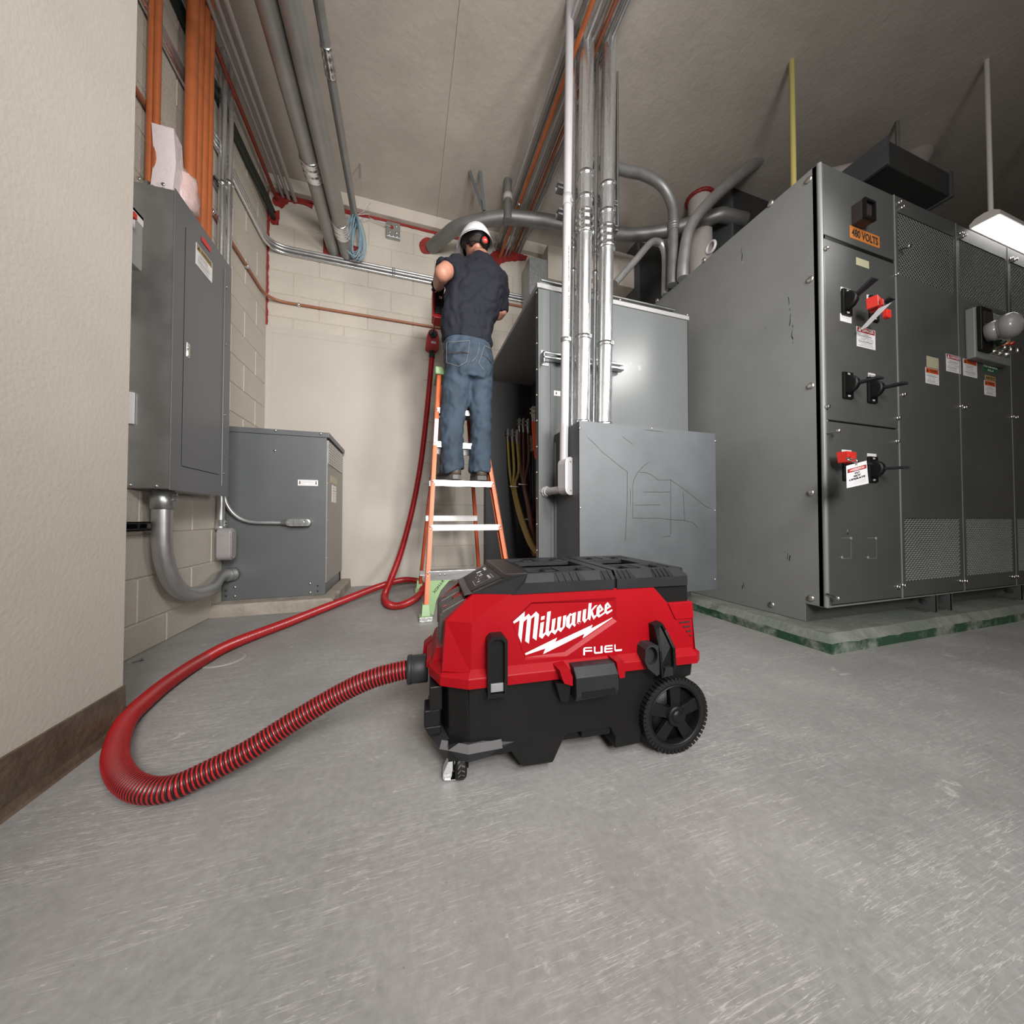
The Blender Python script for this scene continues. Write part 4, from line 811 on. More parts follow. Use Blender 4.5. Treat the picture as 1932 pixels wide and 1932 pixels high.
pipe('steel_conduit', 'large bright steel conduit with a red striped sticker, next to the plastic conduit', [f(GZ1 - .01), f(ZC)], .0435, M_emt, couple=[(f(zc(424)), Z, .135)], straps=[(f(zc(640)), Z, (.6, -1, 0)), (f(zc(378)), Z, (.6, -1, 0)), (f(zc(333)), Z, (.6, -1, 0))])
bigB = bpy.data.objects['steel_conduit']
p = f(zc(590)); b = B(); b.lathe(p - Z * .03, Z, [(0, .0438), (.06, .0438)], 48); 
def wrap(name, m, parent, c, r, a0, a1, h, lab=None):
    b = B(); k = 6; vs = []
    for i in range(k + 1):
        a = a0 + (a1 - a0) * i / k; vs += [c + V((r * math.cos(a), r * math.sin(a), -h / 2)), c + V((r * math.cos(a), r * math.sin(a), h / 2))]
    b.add(vs, [(2 * i, 2 * i + 2, 2 * i + 3, 2 * i + 1) for i in range(k)], True); obj(name, b, m, parent, lab)
wrap('sticker', M_whitep, bigB, p, .0439, math.radians(-100), math.radians(-78), .062, 'white sticker with a red stripe'); wrap('sticker_stripe', M_redlab, bigB, p, .0441, math.radians(-79), math.radians(-75), .062)
b = B(); q = f(GZ1); b.lathe(q, Z, [(0, .052), (.012, .052), (.014, .047), (.028, .047), (.031, .051), (.045, .051), (.047, .044)], 24); obj('box_connector', b, M_zinc, bigB)
f = vert((1146, 330), (1139, 790), YA, 0)
t = pipe('steel_conduit', 'large bright steel conduit furthest from the ladder in front of the grey cabinet', [f(GZ1 - .01), f(ZC)], .0435, M_emt, couple=[(f(zc(440)), Z, .135)], straps=[(f(zc(645)), Z, (.6, -1, 0)), (f(zc(392)), Z, (.6, -1, 0)), (f(zc(340)), Z, (.6, -1, 0))])
b = B(); q = f(GZ1); b.lathe(q, Z, [(0, .052), (.012, .052), (.014, .047), (.028, .047), (.031, .051), (.045, .051), (.047, .044)], 24); obj('box_connector', b, M_zinc, t)
YT = 1.80
f = vert((1083, 330), (1079, 780), YT, 0); t = pipe('steel_conduit', 'slim steel conduit squeezed between the plastic and the first large steel conduit', [f(GZ1 - .01), f(ZC)], .0135, M_emt, couple=[(f(at(1080, 455, 1, YT).z), Z, .10), (f(GZ1 + .03), Z, .05)], straps=[(f(at(1080, 512, 1, YT).z), Z)])
f = vert((1125, 330), (1120, 780), YT, 0); t = pipe('steel_conduit', 'slim steel conduit squeezed between the two large steel conduits', [f(GZ1 - .01), f(ZC)], .0135, M_emt, couple=[(f(at(1122, 468, 1, YT).z), Z, .10), (f(GZ1 + .03), Z, .05)], straps=[(f(at(1122, 516, 1, YT).z), Z)])
# plastic conduit and its elbow body
YP = 1.70; f = vert((1071, 330), (1064, 840), YP, 0); zt_ = at(1066, 866, 1, YP).z
t = pipe('plastic_conduit', 'pale grey plastic conduit running down to the white elbow body', [f(zt_ - .01), f(ZC)], .0235, M_pvc, straps=[(f(at(1066, 643, 1, YP).z), Z, (.6, -1, 0)), (f(at(1066, 383, 1, YP).z), Z, (.6, -1, 0))], sm=M_galv)
b = B(); q = f(at(1070, 388, 1, YP).z); b.lathe(q, Z, [(-.005, .024), (-.005, .0275), (.055, .0275), (.055, .024)], 20); obj('pipe_socket', b, M_pvc, t)
b = B(); text_b(b, 'SUNLIGHT RESISTANT  90C  ABOVEGROUND', f(at(1070, 560, 1, YP).z) + V((.006, -.0243, 0)), (0, 0, 1), (-1, -.3, 0), .55, .007, (.3, -1, 0), .0004); obj('print_line', b, M_ink, t, kind='stuff')
e = thing('elbow_fitting', 'white plastic oval elbow body on the grey cabinet beside the galvanised box', 'conduit fitting', f(zt_)); zb_ = at(1066, 934, 1, YP).z; cx_ = f(zt_).x
cc = V((cx_ - .002, YP + .015, (zt_ + zb_) / 2)); hl = (zt_ - zb_) / 2 - .034
b = B(); oval(b, cc, (0, 0, 1), (.92, -.39, 0), hl, .033, .06, (-.39, -.92, 0)); obj('fitting_body', b, M_pvc, e, bevel=.003)
n_ = V((-.39, -.92, 0)) ; n_ = V((.25, -1, 0)).normalized(); s_ = V((1, .25, 0)).normalized()
e_ = e
for ch in list(e.children): bpy.data.objects.remove(ch)
b = B(); oval(b, cc, (0, 0, 1), s_, hl, .034, .062, n_); obj('fitting_body', b, M_pvc, e, bevel=.004)
b = B(); oval(b, cc + n_ * .062, (0, 0, 1), s_, hl + .002, .036, .006, n_); obj('fitting_cover', b, M_pvc, e, bevel=.002)
b = B(); [screw(b, cc + n_ * .068 + Z * q_, n_, .0045, .002) for q_ in (hl + .012, -hl - .012)]; obj('screw', b, mat('brass screw', (.45, .33, .15), .3, metal=1), e)
b = B(); zz = at(1030, 928, 1, QY0).z; xx = at(1030, 928, 1, QY0).x; b.cyl((xx, QY0 - .002, zz), (cc.x - .01, cc.y + .0, zz), .022, 18); b.cyl((xx, QY0 - .012, zz), (xx, QY0 - .001, zz), .034, 8, False); b.cyl((xx + .001, QY0 - .030, zz), (xx, QY0 - .012, zz), .028, 18); obj('threaded_stub', b, M_pvc, e)
# strut channels
def strut(lab, a, c, up=(0, 0, 1), back=(0, 1, 0), w=.041, d=.041, m=M_galv):
    a, c = V(a), V(c); up = V(up) * w / 2; bk = V(back); L = (c - a); b = B()
    def bar(o, h, dd, dk): b.prism([a + o + h, a + o - h, a + o - h + bk * dd, a + o + h + bk * dd], L)
    th = .0028
    b.prism([a + up + bk * d, a - up + bk * d, a - up + bk * (d - th), a + up + bk * (d - th)], L)
    for s in (1, -1):
        u = up * s; i = up * s * (1 - th * 2 / w); b.prism([a + u, a + i, a + i + bk * d, a + u + bk * d], L); l = up * s * .55; b.prism([a + u, a + l, a + l + bk * th, a + u + bk * th], L)
        b.prism([a + l, a + l - up * s * .12, a + l - up * s * .12 + bk * .008, a + l + bk * .008], L)
    return obj('strut_channel', b, m, label=lab, category='strut channel', loc=a)
YS = 1.835
for (x0, x1, y, lab) in [(1026, 1178, 668, 'galvanised strut channel across the cabinet behind the conduits at mid height'), (1054, 1166, 397, 'galvanised strut channel behind the vertical conduits, the lower of the two up high'), (1053, 1165, 347, 'galvanised strut channel behind the vertical conduits, the highest one')]:
    a = at(x0, y, 1, YS); c = at(x1, y, 1, YS); c = V((c.x, YS, a.z)); strut(lab, a, c)
a = at(1028, 528, 1, QY0); strut('galvanised strut channel lying along the front edge on top of the open cabinet', (QX0 + .03, QY0 + .01, QZ + .022), (QX1 - .1, QY0 + .01, QZ + .022))
a = at(1163, 420, 1, 1.88); c = at(1162, 350, 1, 1.88); strut('short upright strut channel joining the two high channels beside the large conduit', (a.x, 1.88, a.z - .02), (a.x, 1.88, ZC), up=(1, 0, 0))
b = B(); a = at(1027, 672, 1, YS); b.box((a.x - .003, YS, a.z - .03), (a.x + .003, YS + .055, a.z + .035)); b.box((a.x, YS + .05, a.z - .03), (a.x + .05, YS + .055, a.z + .06)); 
o = obj('angle_bracket', b, M_galv, label='small angle bracket holding the middle strut channel to the cabinet', category='bracket', loc=a)
# ================================================================ runs on the left wall and the back wall
XW = CX + .004
def zof(x, y, Y=BY - .03): return at(x, y, 1, Y).z
zs = zof(640, 493)
for i, (dz, lab) in enumerate([(.0, 'steel conduit bending round the wall corner, the lowest of three running together'), (.030, 'steel conduit bending round the wall corner, the middle one of three'), (.058, 'steel conduit bending round the wall corner, the topmost of three')]):
    z = zs + dz - .02; dY = .018 + .006 * (i == 1); pts = [(XW + .018, FYE + .1, z), (XW + .018, BY - dY, z), (1.9, BY - dY, z)]
    pipe('wall_conduit', lab, pts, .0125, M_conduit_lt if i else M_emt, n=10, fil=.16, straps=[((.62, BY - dY, z), (1, 0, 0)), ((-.12, BY - dY, z), (1, 0, 0))])
zo = at(700, 597, 1, BY - .02).z; zo2 = zs - .075
xa = at(860, 600, 1, BY - .02).x; xb = at(915, 600, 1, BY - .02).x
pipe('wall_conduit', 'rust orange conduit bending round the wall corner below the steel ones', [(XW + .014, FYE + .1, zo), (XW + .014, BY - .016, zo), (xa, BY - .016, zo), (xb, BY - .016, zo2), (1.9, BY - .016, zo2)], .012, mat('terracotta conduit', (.30, .115, .06), .45, var=.12), n=10, fil=.16,
     straps=[((at(565, 575, 1, BY).x, BY - .016, zo), (1, 0, 0)), ((XW + .014, at(460, 480, 0, CX).y, zo), (0, 1, 0)), ((XW + .014, at(394, 380, 0, CX).y, zo), (0, 1, 0))])
def along_y(x, y, y0=-1.2, Y=BY + .02): p = at(x, y, 1, BY - .01); return V((p.x, Y, p.z)), V((p.x, y0, p.z))
for i, (x, y, r, m, lab) in enumerate([(943, 486, .0155, M_orange_pipe, 'bright orange conduit overhead, lowest of the bundle entering the red sealant'), (935, 468, .010, M_pvc, 'thin pale conduit overhead at the near edge of the ceiling bundle'), (941, 472, .014, M_conduit_gray, 'grey conduit overhead just behind the bright orange one'),
      (952, 484, .010, M_conduit_lt, 'slim grey conduit overhead, first beyond the bright orange one'), (959, 484, .010, M_conduit_gray, 'slim dark conduit overhead, second beyond the bright orange one'), (964, 474, .012, M_orange_dk, 'brown orange conduit overhead, first of two side by side'),
      (970, 474, .012, M_orange_dk, 'brown orange conduit overhead, second of two side by side'), (975, 478, .010, M_conduit_gray, 'slim dark conduit overhead beyond the brown orange pair'), (981, 476, .011, M_conduit_lt, 'slim grey conduit overhead, last of the ceiling bundle')]):
    a, c = along_y(x, y); k = pipe('overhead_conduit', lab, [a, c], r, m, n=10, straps=[((a.x, 2.75, a.z), (0, 1, 0))] if i == 0 else [])
for i, (x, y, r, m, lab) in enumerate([(523, 377, .014, mat('dark red conduit', (.22, .03, .015), .5), 'dark red conduit overhead at the wall corner'), (534, 371, .013, M_insul, 'painted conduit overhead next to the dark red one'), (545, 375, .016, M_insul, 'painted conduit overhead, middle of three'), (557, 379, .016, M_insul, 'painted conduit overhead, closest to the big steel pipes')]):
    a, c = along_y(x, y, 1.3); pipe('overhead_conduit', lab, [a, c], r, m, n=10)
for i, (x, y, lab) in enumerate([(517, 413, 'thick dark green cable overhead entering the round sealant spot, lower one'), (516, 400, 'thick dark green cable overhead entering the round sealant spot, upper one')]):
    a, c = along_y(x, y, 1.3); mid = V((a.x - .03, 2.9, a.z + .03)); b_ = bez([a, V((a.x - .005, 3.2, a.z + .01)), mid, V((a.x - .035, 2.2, a.z + .03)), V((a.x - .03, 1.35, a.z + .04))], 6); pipe('green_cable', lab, b_, .018, M_cab_green, 'cable', 10)
for i, (x, y, r, cp, lab) in enumerate([(630, 473, .055, 2.62, 'big galvanised pipe overhead, nearer the wall corner of the pair'), (655, 483, .055, 3.08, 'big galvanised pipe overhead beside the blue cable coil'), (640, 447, .040, None, 'dark pipe overhead squeezed between the two big galvanised pipes'), (672, 425, .028, 2.2, 'slimmer galvanised pipe overhead next to the blue cable coil')]):
    a, c = along_y(x, y, -1.2); pipe('big_pipe', lab, [a, c], r, M_conduit_gray if i == 2 else M_bigpipe, 'pipe', 20, couple=[((a.x, cp, a.z), (0, 1, 0), .15)] if cp else [])
# great curved pipe
zc_ = 3.30; P = [at(813, 468, 1, BY - .008)] + [at(x, y, 2, zc_ + .04 * (i == 0)) for i, (x, y) in enumerate([(850, 437), (895, 417), (940, 411), (985, 412), (1050, 421), (1130, 437), (1190, 443), (1250, 437), (1310, 420), (1360, 405)])]
P[1] = at(836, 449, 1, 3.22); P[2] = at(868, 427, 2, 3.27)
bp = bez(P, 6)
pipe('curved_pipe', 'thick grey pipe sweeping out of the back wall and across behind the conduits', bp + [bp[-1] + V((.25, -.02, 0))], .058, M_conduit_gray, 'pipe', 20)
# bent conduits rising off the switchgear
tp = lambda x, y: at(x, y, 2, ZT)
def up_to(px, zt): a = tp(*px); return a
a = tp(1268, 538); X, Y_ = a.x, a.y
def vp(x, y, Y): return at(x, y, 1, Y)
pipe('bent_conduit', 'grey conduit bending over above the switchgear, tallest arch', bez([a, vp(1270, 430, Y_), vp(1267, 385, Y_), vp(1248, 350, Y_), vp(1215, 330, Y_), vp(1180, 322, Y_), vp(1100, 300, Y_)], 6), .036, M_conduit_gray, couple=[(vp(1270, 428, Y_), Z, .07)], cm=M_conduit_gray)
a = tp(1254, 556); Y_ = a.y
pipe('bent_conduit', 'slim grey conduit making a sharp arch behind the grey cabinet', bez([a, vp(1255, 490, Y_), vp(1250, 464, Y_), vp(1240, 456, Y_), vp(1226, 460, Y_), vp(1200, 490, Y_), vp(1160, 535, Y_)], 6), .026, M_conduit_lt, n=12)
a = tp(1288, 526); Y_ = a.y
pipe('bent_conduit', 'thick bright conduit curving up and over from the switchgear top', bez([a, vp(1290, 490, Y_), vp(1302, 430, Y_), vp(1335, 385, Y_), vp(1385, 340, Y_), vp(1450, 290, Y_), vp(1550, 230, Y_)], 6), .042, M_conduit_lt, n=18)
# stack pipe through the ceiling with red collar
c = at(1320, 376, 2, ZC); t = pipe('stack_pipe', 'pale vertical pipe through the ceiling with a red sealed collar', [V((c.x, c.y, 2.45)), V((c.x, c.y, ZC))], .10, M_insul, 'pipe', 20); b = B(); b.lathe((c.x, c.y, ZC - .02), Z, [(0, .102), (0, .116), (.02, .125)], 20); obj('sealant_collar', b, M_red_seal, t)
# dark ducts
def ductbox(name, lab, p0, p1, cat='duct', m=M_duct):
    b = B(); b.box(p0, p1); c = ((p0[0] + p1[0]) / 2, (p0[1] + p1[1]) / 2, min(p0[2], p1[2])); t = thing(name, lab, cat, c); obj('duct_shell', b, m, t, bevel=.004)
    for x in (p0[0], p1[0]): b = B(); b.box((x - .012, min(p0[1], p1[1]) - .012, p0[2] - .012), (x + .012, max(p0[1], p1[1]) + .012, p1[2] + .0)); obj('duct_flange', b, M_galv_dull, t)
    return t
a = at(1385, 452, 2, 2.98)
ductbox('air_duct', 'dark sheet metal duct high above the switchgear, nearest the curved conduit', (2.75, 2.25, 3.02), (5.6, 2.95, ZC))
ductbox('air_duct', 'dark sheet metal duct running behind the pale stack pipe', (2.35, 3.0, 2.9), (2.75, 3.3, ZC))
# things over the right hand doors
c = at(1725, 380, 2, 3.0); 
ductbox('cable_tray', 'dark boxed tray overhead beyond the top cover of the switchgear', (3.0, 1.35, 2.95), (3.75, 1.9, 3.12), 'tray', M_duct)
q = at(1690, 340, 2, 3.15); pipe('insulated_pipe', 'pale insulated pipe bending overhead above the 480 VOLTS cover', bez([V((q.x - .35, q.y + .3, 3.28)), V((q.x - .1, q.y + .12, 3.26)), V((q.x + .25, q.y + .1, 3.32)), V((q.x + .5, q.y + .1, ZC))], 6), .10, M_insul, 'pipe', 18)
q = at(1848, 420, 1, 2.2); pipe('elbow_pipe', 'dark elbowed pipe standing on the far switchgear section', fillet([V((q.x, 2.2, ZT)), V((q.x, 2.2, 3.3)), V((q.x + .3, 2.2, 3.36)), V((q.x + .6, 2.2, 3.36))], .25), .11, mat('dark pipe', (.09, .085, .08), .45, metal=.5, var=.2), 'pipe', 18)
for x, lab in ((1695, 'thin hanger rod overhead beside the insulated pipe'), (1497, 'yellow pipe overhead behind the switchgear edge')):
    q = at(x, 340, 1, 1.5); pipe('hanger_rod' if x > 1600 else 'yellow_pipe', lab, [V((q.x, 1.5, ZT + .0)), V((q.x, 1.5, ZC))], .012 if x > 1600 else .016, M_conduit_gray if x > 1600 else mat('yellow pipe', (.42, .36, .12), .5), 'rod' if x > 1600 else 'pipe', 10)
# strip light
YL = 1.12; a = at(1887, 402, 1, YL - .06); z0 = a.z
lt = thing('strip_light', 'lit fluorescent strip fixture hanging over the right of the switchgear', 'light fixture', (a.x, YL, z0)); ln = 1.3
dirx = V((1, 0, 0)); pr = [(-.06, .0), (-.06, .024), (-.036, .046), (0, .054), (.036, .046), (.06, .024), (.06, 0)]
b = B(); b.loft([[V((a.x, YL + u, z0 + z - .0)) for u, z in pr], [V((a.x + ln, YL + u, z0 + z)) for u, z in pr]], True); obj('housing', b, M_lamp_body, lt)
b = B(); pr2 = [(-.055, 0), (-.048, -.010), (0, -.016), (.048, -.010), (.055, 0)]; b.loft([[V((a.x + .012, YL + u, z0 + z)) for u, z in pr2], [V((a.x + ln - .012, YL + u, z0 + z)) for u, z in pr2]], True); obj('diffuser', b, M_lampglow, lt)
for dx in (.08, .9): b = B(); b.cyl((a.x + dx, YL, z0 + .06), (a.x + dx, YL, ZC), .012, 10); obj('stem', b, M_lamp_body, lt)
# ---- left wall top: orange conduits, bright conduits, plastic
XO = -1.075
for i, (px, lab) in enumerate([(357, 'thick orange conduit rising from the panelboard top, nearest the plastic bag'), (368, 'thick orange conduit rising from the panelboard top, second from the bag'), (380, 'thick orange conduit rising from the panelboard top, third from the bag'), (389, 'thick orange conduit rising from the panelboard top, nearest the steel conduits')]):
    q = at(px, 400, 0, XO); pipe('orange_conduit', lab, [V((XO, q.y, PZ1 - .0)), V((XO, q.y, ZC))], .026, M_orange_pipe, n=14)
for i, (px, lab) in enumerate([(281, 'short orange conduit in a silver connector on the panelboard, nearest the foreground wall'), (293, 'short orange conduit in a silver connector on the panelboard, next to the white sheet')]):
    q = at(px, 335, 1, PY0 + .04); t = pipe('orange_conduit', lab, [V((q.x, PY0 + .04, PZ1)), V((q.x, PY0 + .04, ZC))], .0135, M_orange_pipe, n=12); b = B(); b.lathe((q.x, PY0 + .04, PZ1), Z, [(0, .020), (.018, .020), (.02, .016), (.035, .016)], 14); obj('connector', b, M_zinc, t)
for i, (px, r, lab) in enumerate([(418, .020, 'bright steel conduit beside the panelboard, nearer the orange ones'), (431, .020, 'bright steel conduit beside the panelboard, nearer the wall corner')]):
    q = at(px, 420, 0, -1.11); pipe('steel_conduit', lab, [V((-1.11, q.y, 1.15)), V((-1.11, q.y, ZC))], r, M_emt, n=14, straps=[((-1.11, q.y, at(px, 345, 0, -1.11).z), Z, (1, 0, 0))])
b = B(); random.seed(11); q = at(322, 340, 1, PY0 + .12); c = V((-1.045, PY0 + .15, PZ1 + .11))
b.sphere(c, .075, 16, 12, (.8, .9, 1.45))
for i in range(len(b.v)):
    d = b.v[i] - c; b.v[i] = c + d * (1 + .35 * noise.noise(d * 22) + .15 * noise.noise(d * 60)); b.v[i].z = max(b.v[i].z, PZ1 + .002)
obj('plastic_bag', b, M_pvcclear, label='crumpled translucent plastic bag on top of the panelboard', category='plastic bag', loc=(c.x, c.y, PZ1))
b = B(); pts = [(-1.10, PY0 + .02), (-1.02, PY0 + .02), (-1.03, PY0 + .10), (-1.11, PY0 + .09)]
b.loft([[V((x, y, PZ1 + .002)) for x, y in pts], [V((x * .995, y + .01, PZ1 + .15)) for x, y in pts], [V((x, y, PZ1 + .30)) for x, y in pts]], True)
obj('plastic_sheet', b, M_tarp, label='pale pink plastic sheet bundled upright on the panelboard beside the bag', category='plastic sheet', loc=(-1.06, PY0 + .06, PZ1))
a = at(405, 322, 0, CX + .03); strut('dark strut channel high on the left wall behind the bright conduits', (CX + .03, at(395, 330, 0, CX).y, at(405, 335, 0, CX + .03).z), (CX + .03, at(414, 330, 0, CX).y, at(405, 335, 0, CX + .03).z), back=(-1, 0, 0), d=.026)
# ---- junction box, coil, rods and braces
c = at(742, 432, 1, BY - .04); jb = thing('junction_box', 'small galvanised junction box with knockouts under the beam on the back wall', 'junction box', (c.x, BY, c.z)); w_ = .062
b = B(); b.box((c.x - w_, BY - .045, c.z - w_ - .02), (c.x + w_, BY, c.z + w_)); obj('box_body', b, M_galv, jb, bevel=.003)
b = B()
for dx, dz, r in ((-.03, -.035, .011), (.03, -.03, .014), (0, -.068, .009), (-.035, -.068, .008), (.035, -.068, .008), (.03, .03, .010)): b.lathe((c.x + dx, BY - .0455, c.z + dz), (0, -1, 0), [(0, r), (.002, r * .8)], 12)
obj('knockout', b, M_zinc, jb, kind='stuff')
b = B(); b.cyl((c.x - .015, BY - .046, c.z + .01), (c.x - .015, BY - .047, c.z + .01), .018, 14); obj('open_knockout', b, M_red_seal, jb)
cl = at(673, 405, 1, BY - .12); coil = thing('cable_coil', 'hanging coil of pale blue cable beside the big galvanised pipe', 'cable coil', cl); random.seed(9)
b = B()
for k in range(9):
    o_ = V((random.uniform(-.03, .03), random.uniform(-.03, .03), random.uniform(-.015, .015))); h = random.uniform(.34, .42); w2_ = random.uniform(.03, .075)
    b.tube([cl + o_ + V((w2_ * math.sin(a) * (1 - .5 * math.cos(a)), .02 * math.sin(a * 2 + k), -h / 2 * (1 - math.cos(a)))) for a in [2 * math.pi * i / 20 for i in range(21)]], .0042, 6)
obj('cable_strand', b, M_bluecable, coil, kind='stuff')
b = B(); b.tube(bez([cl, cl + V((.10, 0, .03)), V((c.x - .2, BY - .05, c.z + .04)), V((c.x - .02, BY - .047, c.z + .01))], 6), .004, 6); b.tube(bez([cl, cl + V((.06, -.02, .03)), cl + V((.12, -.03, .12))], 6), .0025, 6); obj('loose_end', b, M_pvc, coil)
for i, (x0, y0, x1, y1, lab) in enumerate([(886, 322, 913, 398, 'flat steel brace slanting from the ceiling to the curved pipe, the longer slant'), (906, 322, 914, 396, 'flat steel brace from the ceiling to the curved pipe, the steeper one')]):
    a, c = at(x0, y0, 2, ZC - .005), at(x1, y1, 2, 3.36); b = B(); d = (c - a).normalized(); s = d.cross(V((0, 1, 0))).normalized() * .014; b.prism([a - s, a + s, c + s, c - s], (0, .004, 0)); obj('steel_brace', b, M_galv_dull, label=lab, category='brace', loc=a)
q = at(679, 336, 2, ZC - .12); pipe('threaded_rod', 'short threaded rod hanging from the ceiling above the cable coil', [q, V((q.x, q.y, ZC))], .006, M_screw, 'rod', 8)
q = at(958, 400, 2, 3.30); t = pipe('pipe_stub', 'short grey pipe stub with a pale cap by the ceiling bundle', [V((q.x, q.y, 3.22)), V((q.x, q.y, ZC))], .035, M_conduit_gray, 'pipe', 14); b = B(); b.lathe((q.x, q.y, 3.40), Z, [(0, .037), (0, .042), (.05, .042), (.05, .037)], 16); obj('pipe_cap', b, M_insul, t)
q = at(1020, 515, 1, 3.18); pbx = thing('pull_box', 'spangled galvanised pull box above the open cabinet on the back wall', 'box', (q.x, 3.3, q.z)); a = at(999, 484, 1, 3.15); c = at(1051, 548, 1, 3.15)
b = B(); b.box((a.x, 3.15, c.z - .1), (c.x, BY, a.z)); obj('box_body', b, mat('spangled zinc', (.40, .42, .43), .45, metal=.6, var=.3, vscale=60), pbx, bevel=.003); b = B(); b.box((a.x - .003, 3.146, c.z - .1), (c.x + .003, 3.15, a.z + .003)); obj('box_cover', b, MATS['spangled zinc'], pbx)
zz = at(1035, 440, 1, 3.3).z; pipe('wall_conduit', 'thin bright conduit high on the back wall behind the vertical conduits', [V((.9, 3.32, zz + .02)), V((3.1, 3.32, zz + .02))], .011, M_emt, n=10)
# bolt on the floor
p = at(258, 1247, 2, .0065); b = B(); d = V((-.5, -.7, 0)).normalized(); b.lathe(p - d * .02, d, [(0, .0065), (.006, .0065), (.006, .003), (.034, .003)], 6, smooth=False); obj('loose_bolt', b, M_conduit_gray, label='loose steel bolt lying on the floor at the end of the foreground wall', category='bolt', loc=p)
# ================================================================ step ladder
Lz = lambda z: 2.12 + .205 * z
def lad(x, y):     # point on the sloping front plane of the ladder
    n = V((0, 1, -.205)); return atp(x, y, (0, 2.12, 0), n)
FL0, FL1 = lad(803.5, 1168), lad(829, 705); FR0 = lad(958, 1078); FR1 = lad(929, 908); FR0 = FR1 + (FR0 - FR1) * ((FR1.z - .02) / (FR1.z - FR0.z)); FRt = FR1 + (FR1 - FR0).normalized() * ((FL1.z - FR1.z) / (FR1 - FR0).normalized().z)
FL0 = FL0 + (FL0 - FL1).normalized() * 0; ZL = FL1.z
ladder = thing('step_ladder', 'orange fibreglass stepladder with green feet that the worker stands on', 'ladder', ((FL0.x + FR0.x) / 2, 2.5, 0))
def rail(p, q, name, m, wx=.028, wy=.062, t=.007, inward=1, dirx=V((1, 0, 0))):
    """C-section rail from p to q, web facing outward, flanges pointing inward"""
    d = (q - p).normalized(); x = dirx - d * dirx.dot(d); x.normalize(); y = d.cross(x); y = -y if y.y < 0 else y; b = B()
    for a0, a1, b0, b1 in ((0, t, 0, wy), (0, wx, 0, t), (0, wx, wy - t, wy)):
        s = inward; c = [(a0 * s, b0), (a1 * s, b0), (a1 * s, b1), (a0 * s, b1)]
        if s < 0: c = c[::-1]
        b.loft([[p + x * u + y * v for u, v in c], [q + x * u + y * v for u, v in c]], True)
    return obj(name, b, m, ladder)
def front_x(P0, P1, z): t = (z - P0.z) / (P1.z - P0.z); return P0.lerp(P1, t)
wl = .030
rail(FL0 + V((-wl / 2, 0, .02)), FL1 + V((-wl / 2, 0, 0)), 'front_rail', M_fiber, inward=1)
rail(FR0 + V((wl / 2, 0, .02)), FRt + V((wl / 2, 0, 0)), 'front_rail', M_fiber, inward=-1)
RL0 = at(789, 1110, 2, .03); RR0 = at(908.5, 1100, 1, RL0.y); RR0.z = .03; RL0.y = RR0.y = RL0.y
RL1 = V((FL1.x + .02, FL1.y + .16, ZL)); RR1 = V((at(905, 880, 1, 2.75).x - .0, FL1.y + .16, ZL)); RR1.x = min(FRt.x - .02, RR1.x)
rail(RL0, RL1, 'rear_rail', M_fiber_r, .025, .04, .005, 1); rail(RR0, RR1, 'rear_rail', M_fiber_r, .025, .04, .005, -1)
# steps
for i, py in enumerate([1078, 990, 905, 832, 768]):
    z = lad(815, py).z; a = front_x(FL0, FL1, z); c = front_x(FR0, FRt, z); b = B(); t = .004; dp = .088
    b.box((a.x, a.y - .004, z - t), (c.x, a.y + dp, z)); b.box((a.x, a.y - .006, z - (.056 if i == 0 else .040)), (c.x, a.y - .002, z)); b.box((a.x, a.y + dp - .004, z - .03), (c.x, a.y + dp, z))
    st = obj('step', b, M_alu, ladder, bevel=.001)
    for s, q in ((-1, a), (1, c)):
        for k in (0, 1): r = B(); screw(r, (q.x + s * .004, q.y - .008, z - .010 - k * .022), (0, -1, 0), .006, .004); obj('rivet', r, M_screw, st)
    if i == 0:
        for dx in (.07, .10): r = B(); screw(r, (a.x + dx, a.y - .006, z - .022), (0, -1, 0), .006, .003); obj('rivet', r, M_screw, st)
        for s, q in ((1, a), (-1, c)):   # green corner gussets
            g = B(); pts = [(0, -.04), (.19, -.04), (.13, -.065), (.08, -.12), (.05, -.19), (.035, -.27), (.0, -.27)]; g.prism([V((q.x + s * (u - .004), q.y - .004, z + w_)) for u, w_ in pts], (0, .012, 0)); gg = obj('corner_gusset', g, M_lgreen, ladder)
            if s == 1: r = B(); text_b(r, 'XOH-I-R', V((q.x + .062, q.y - .0045, z - .095)), (.62, 0, .78), (-.78, 0, .62), .10, .018, (0, -1, 0), .001, .02); obj('gusset_lettering', r, M_ink, gg)
# rear braces
for z in (.16, .62, .90, 1.15, 1.42):
    t = (z - RL0.z) / (ZL - RL0.z); a = RL0.lerp(RL1, t); c = RR0.lerp(RR1, t); b = B(); b.box((a.x, a.y - .004, z - .022), (c.x, a.y, z + .022)); b.box((a.x, a.y - .012, z + .016), (c.x, a.y, z + .022)); b.box((a.x, a.y - .012, z - .022), (c.x, a.y, z - .017)); obj('rear_brace', b, mat('dull aluminium', (.52, .51, .50), .35, metal=.85), ladder)
# spreader bars
for P0, P1, Q0, Q1 in ((FL0, FL1, RL0, RL1), (FR0, FRt, RR0, RR1)):
    a = front_x(P0, P1, .93); q = Q0.lerp(Q1, (.93 - .03) / (ZL - .03)); b = B(); b.box((a.x - .002, a.y + .05, .92), (a.x + .002, q.y, .945)); obj('spreader_bar', b, M_galv_dull, ladder)
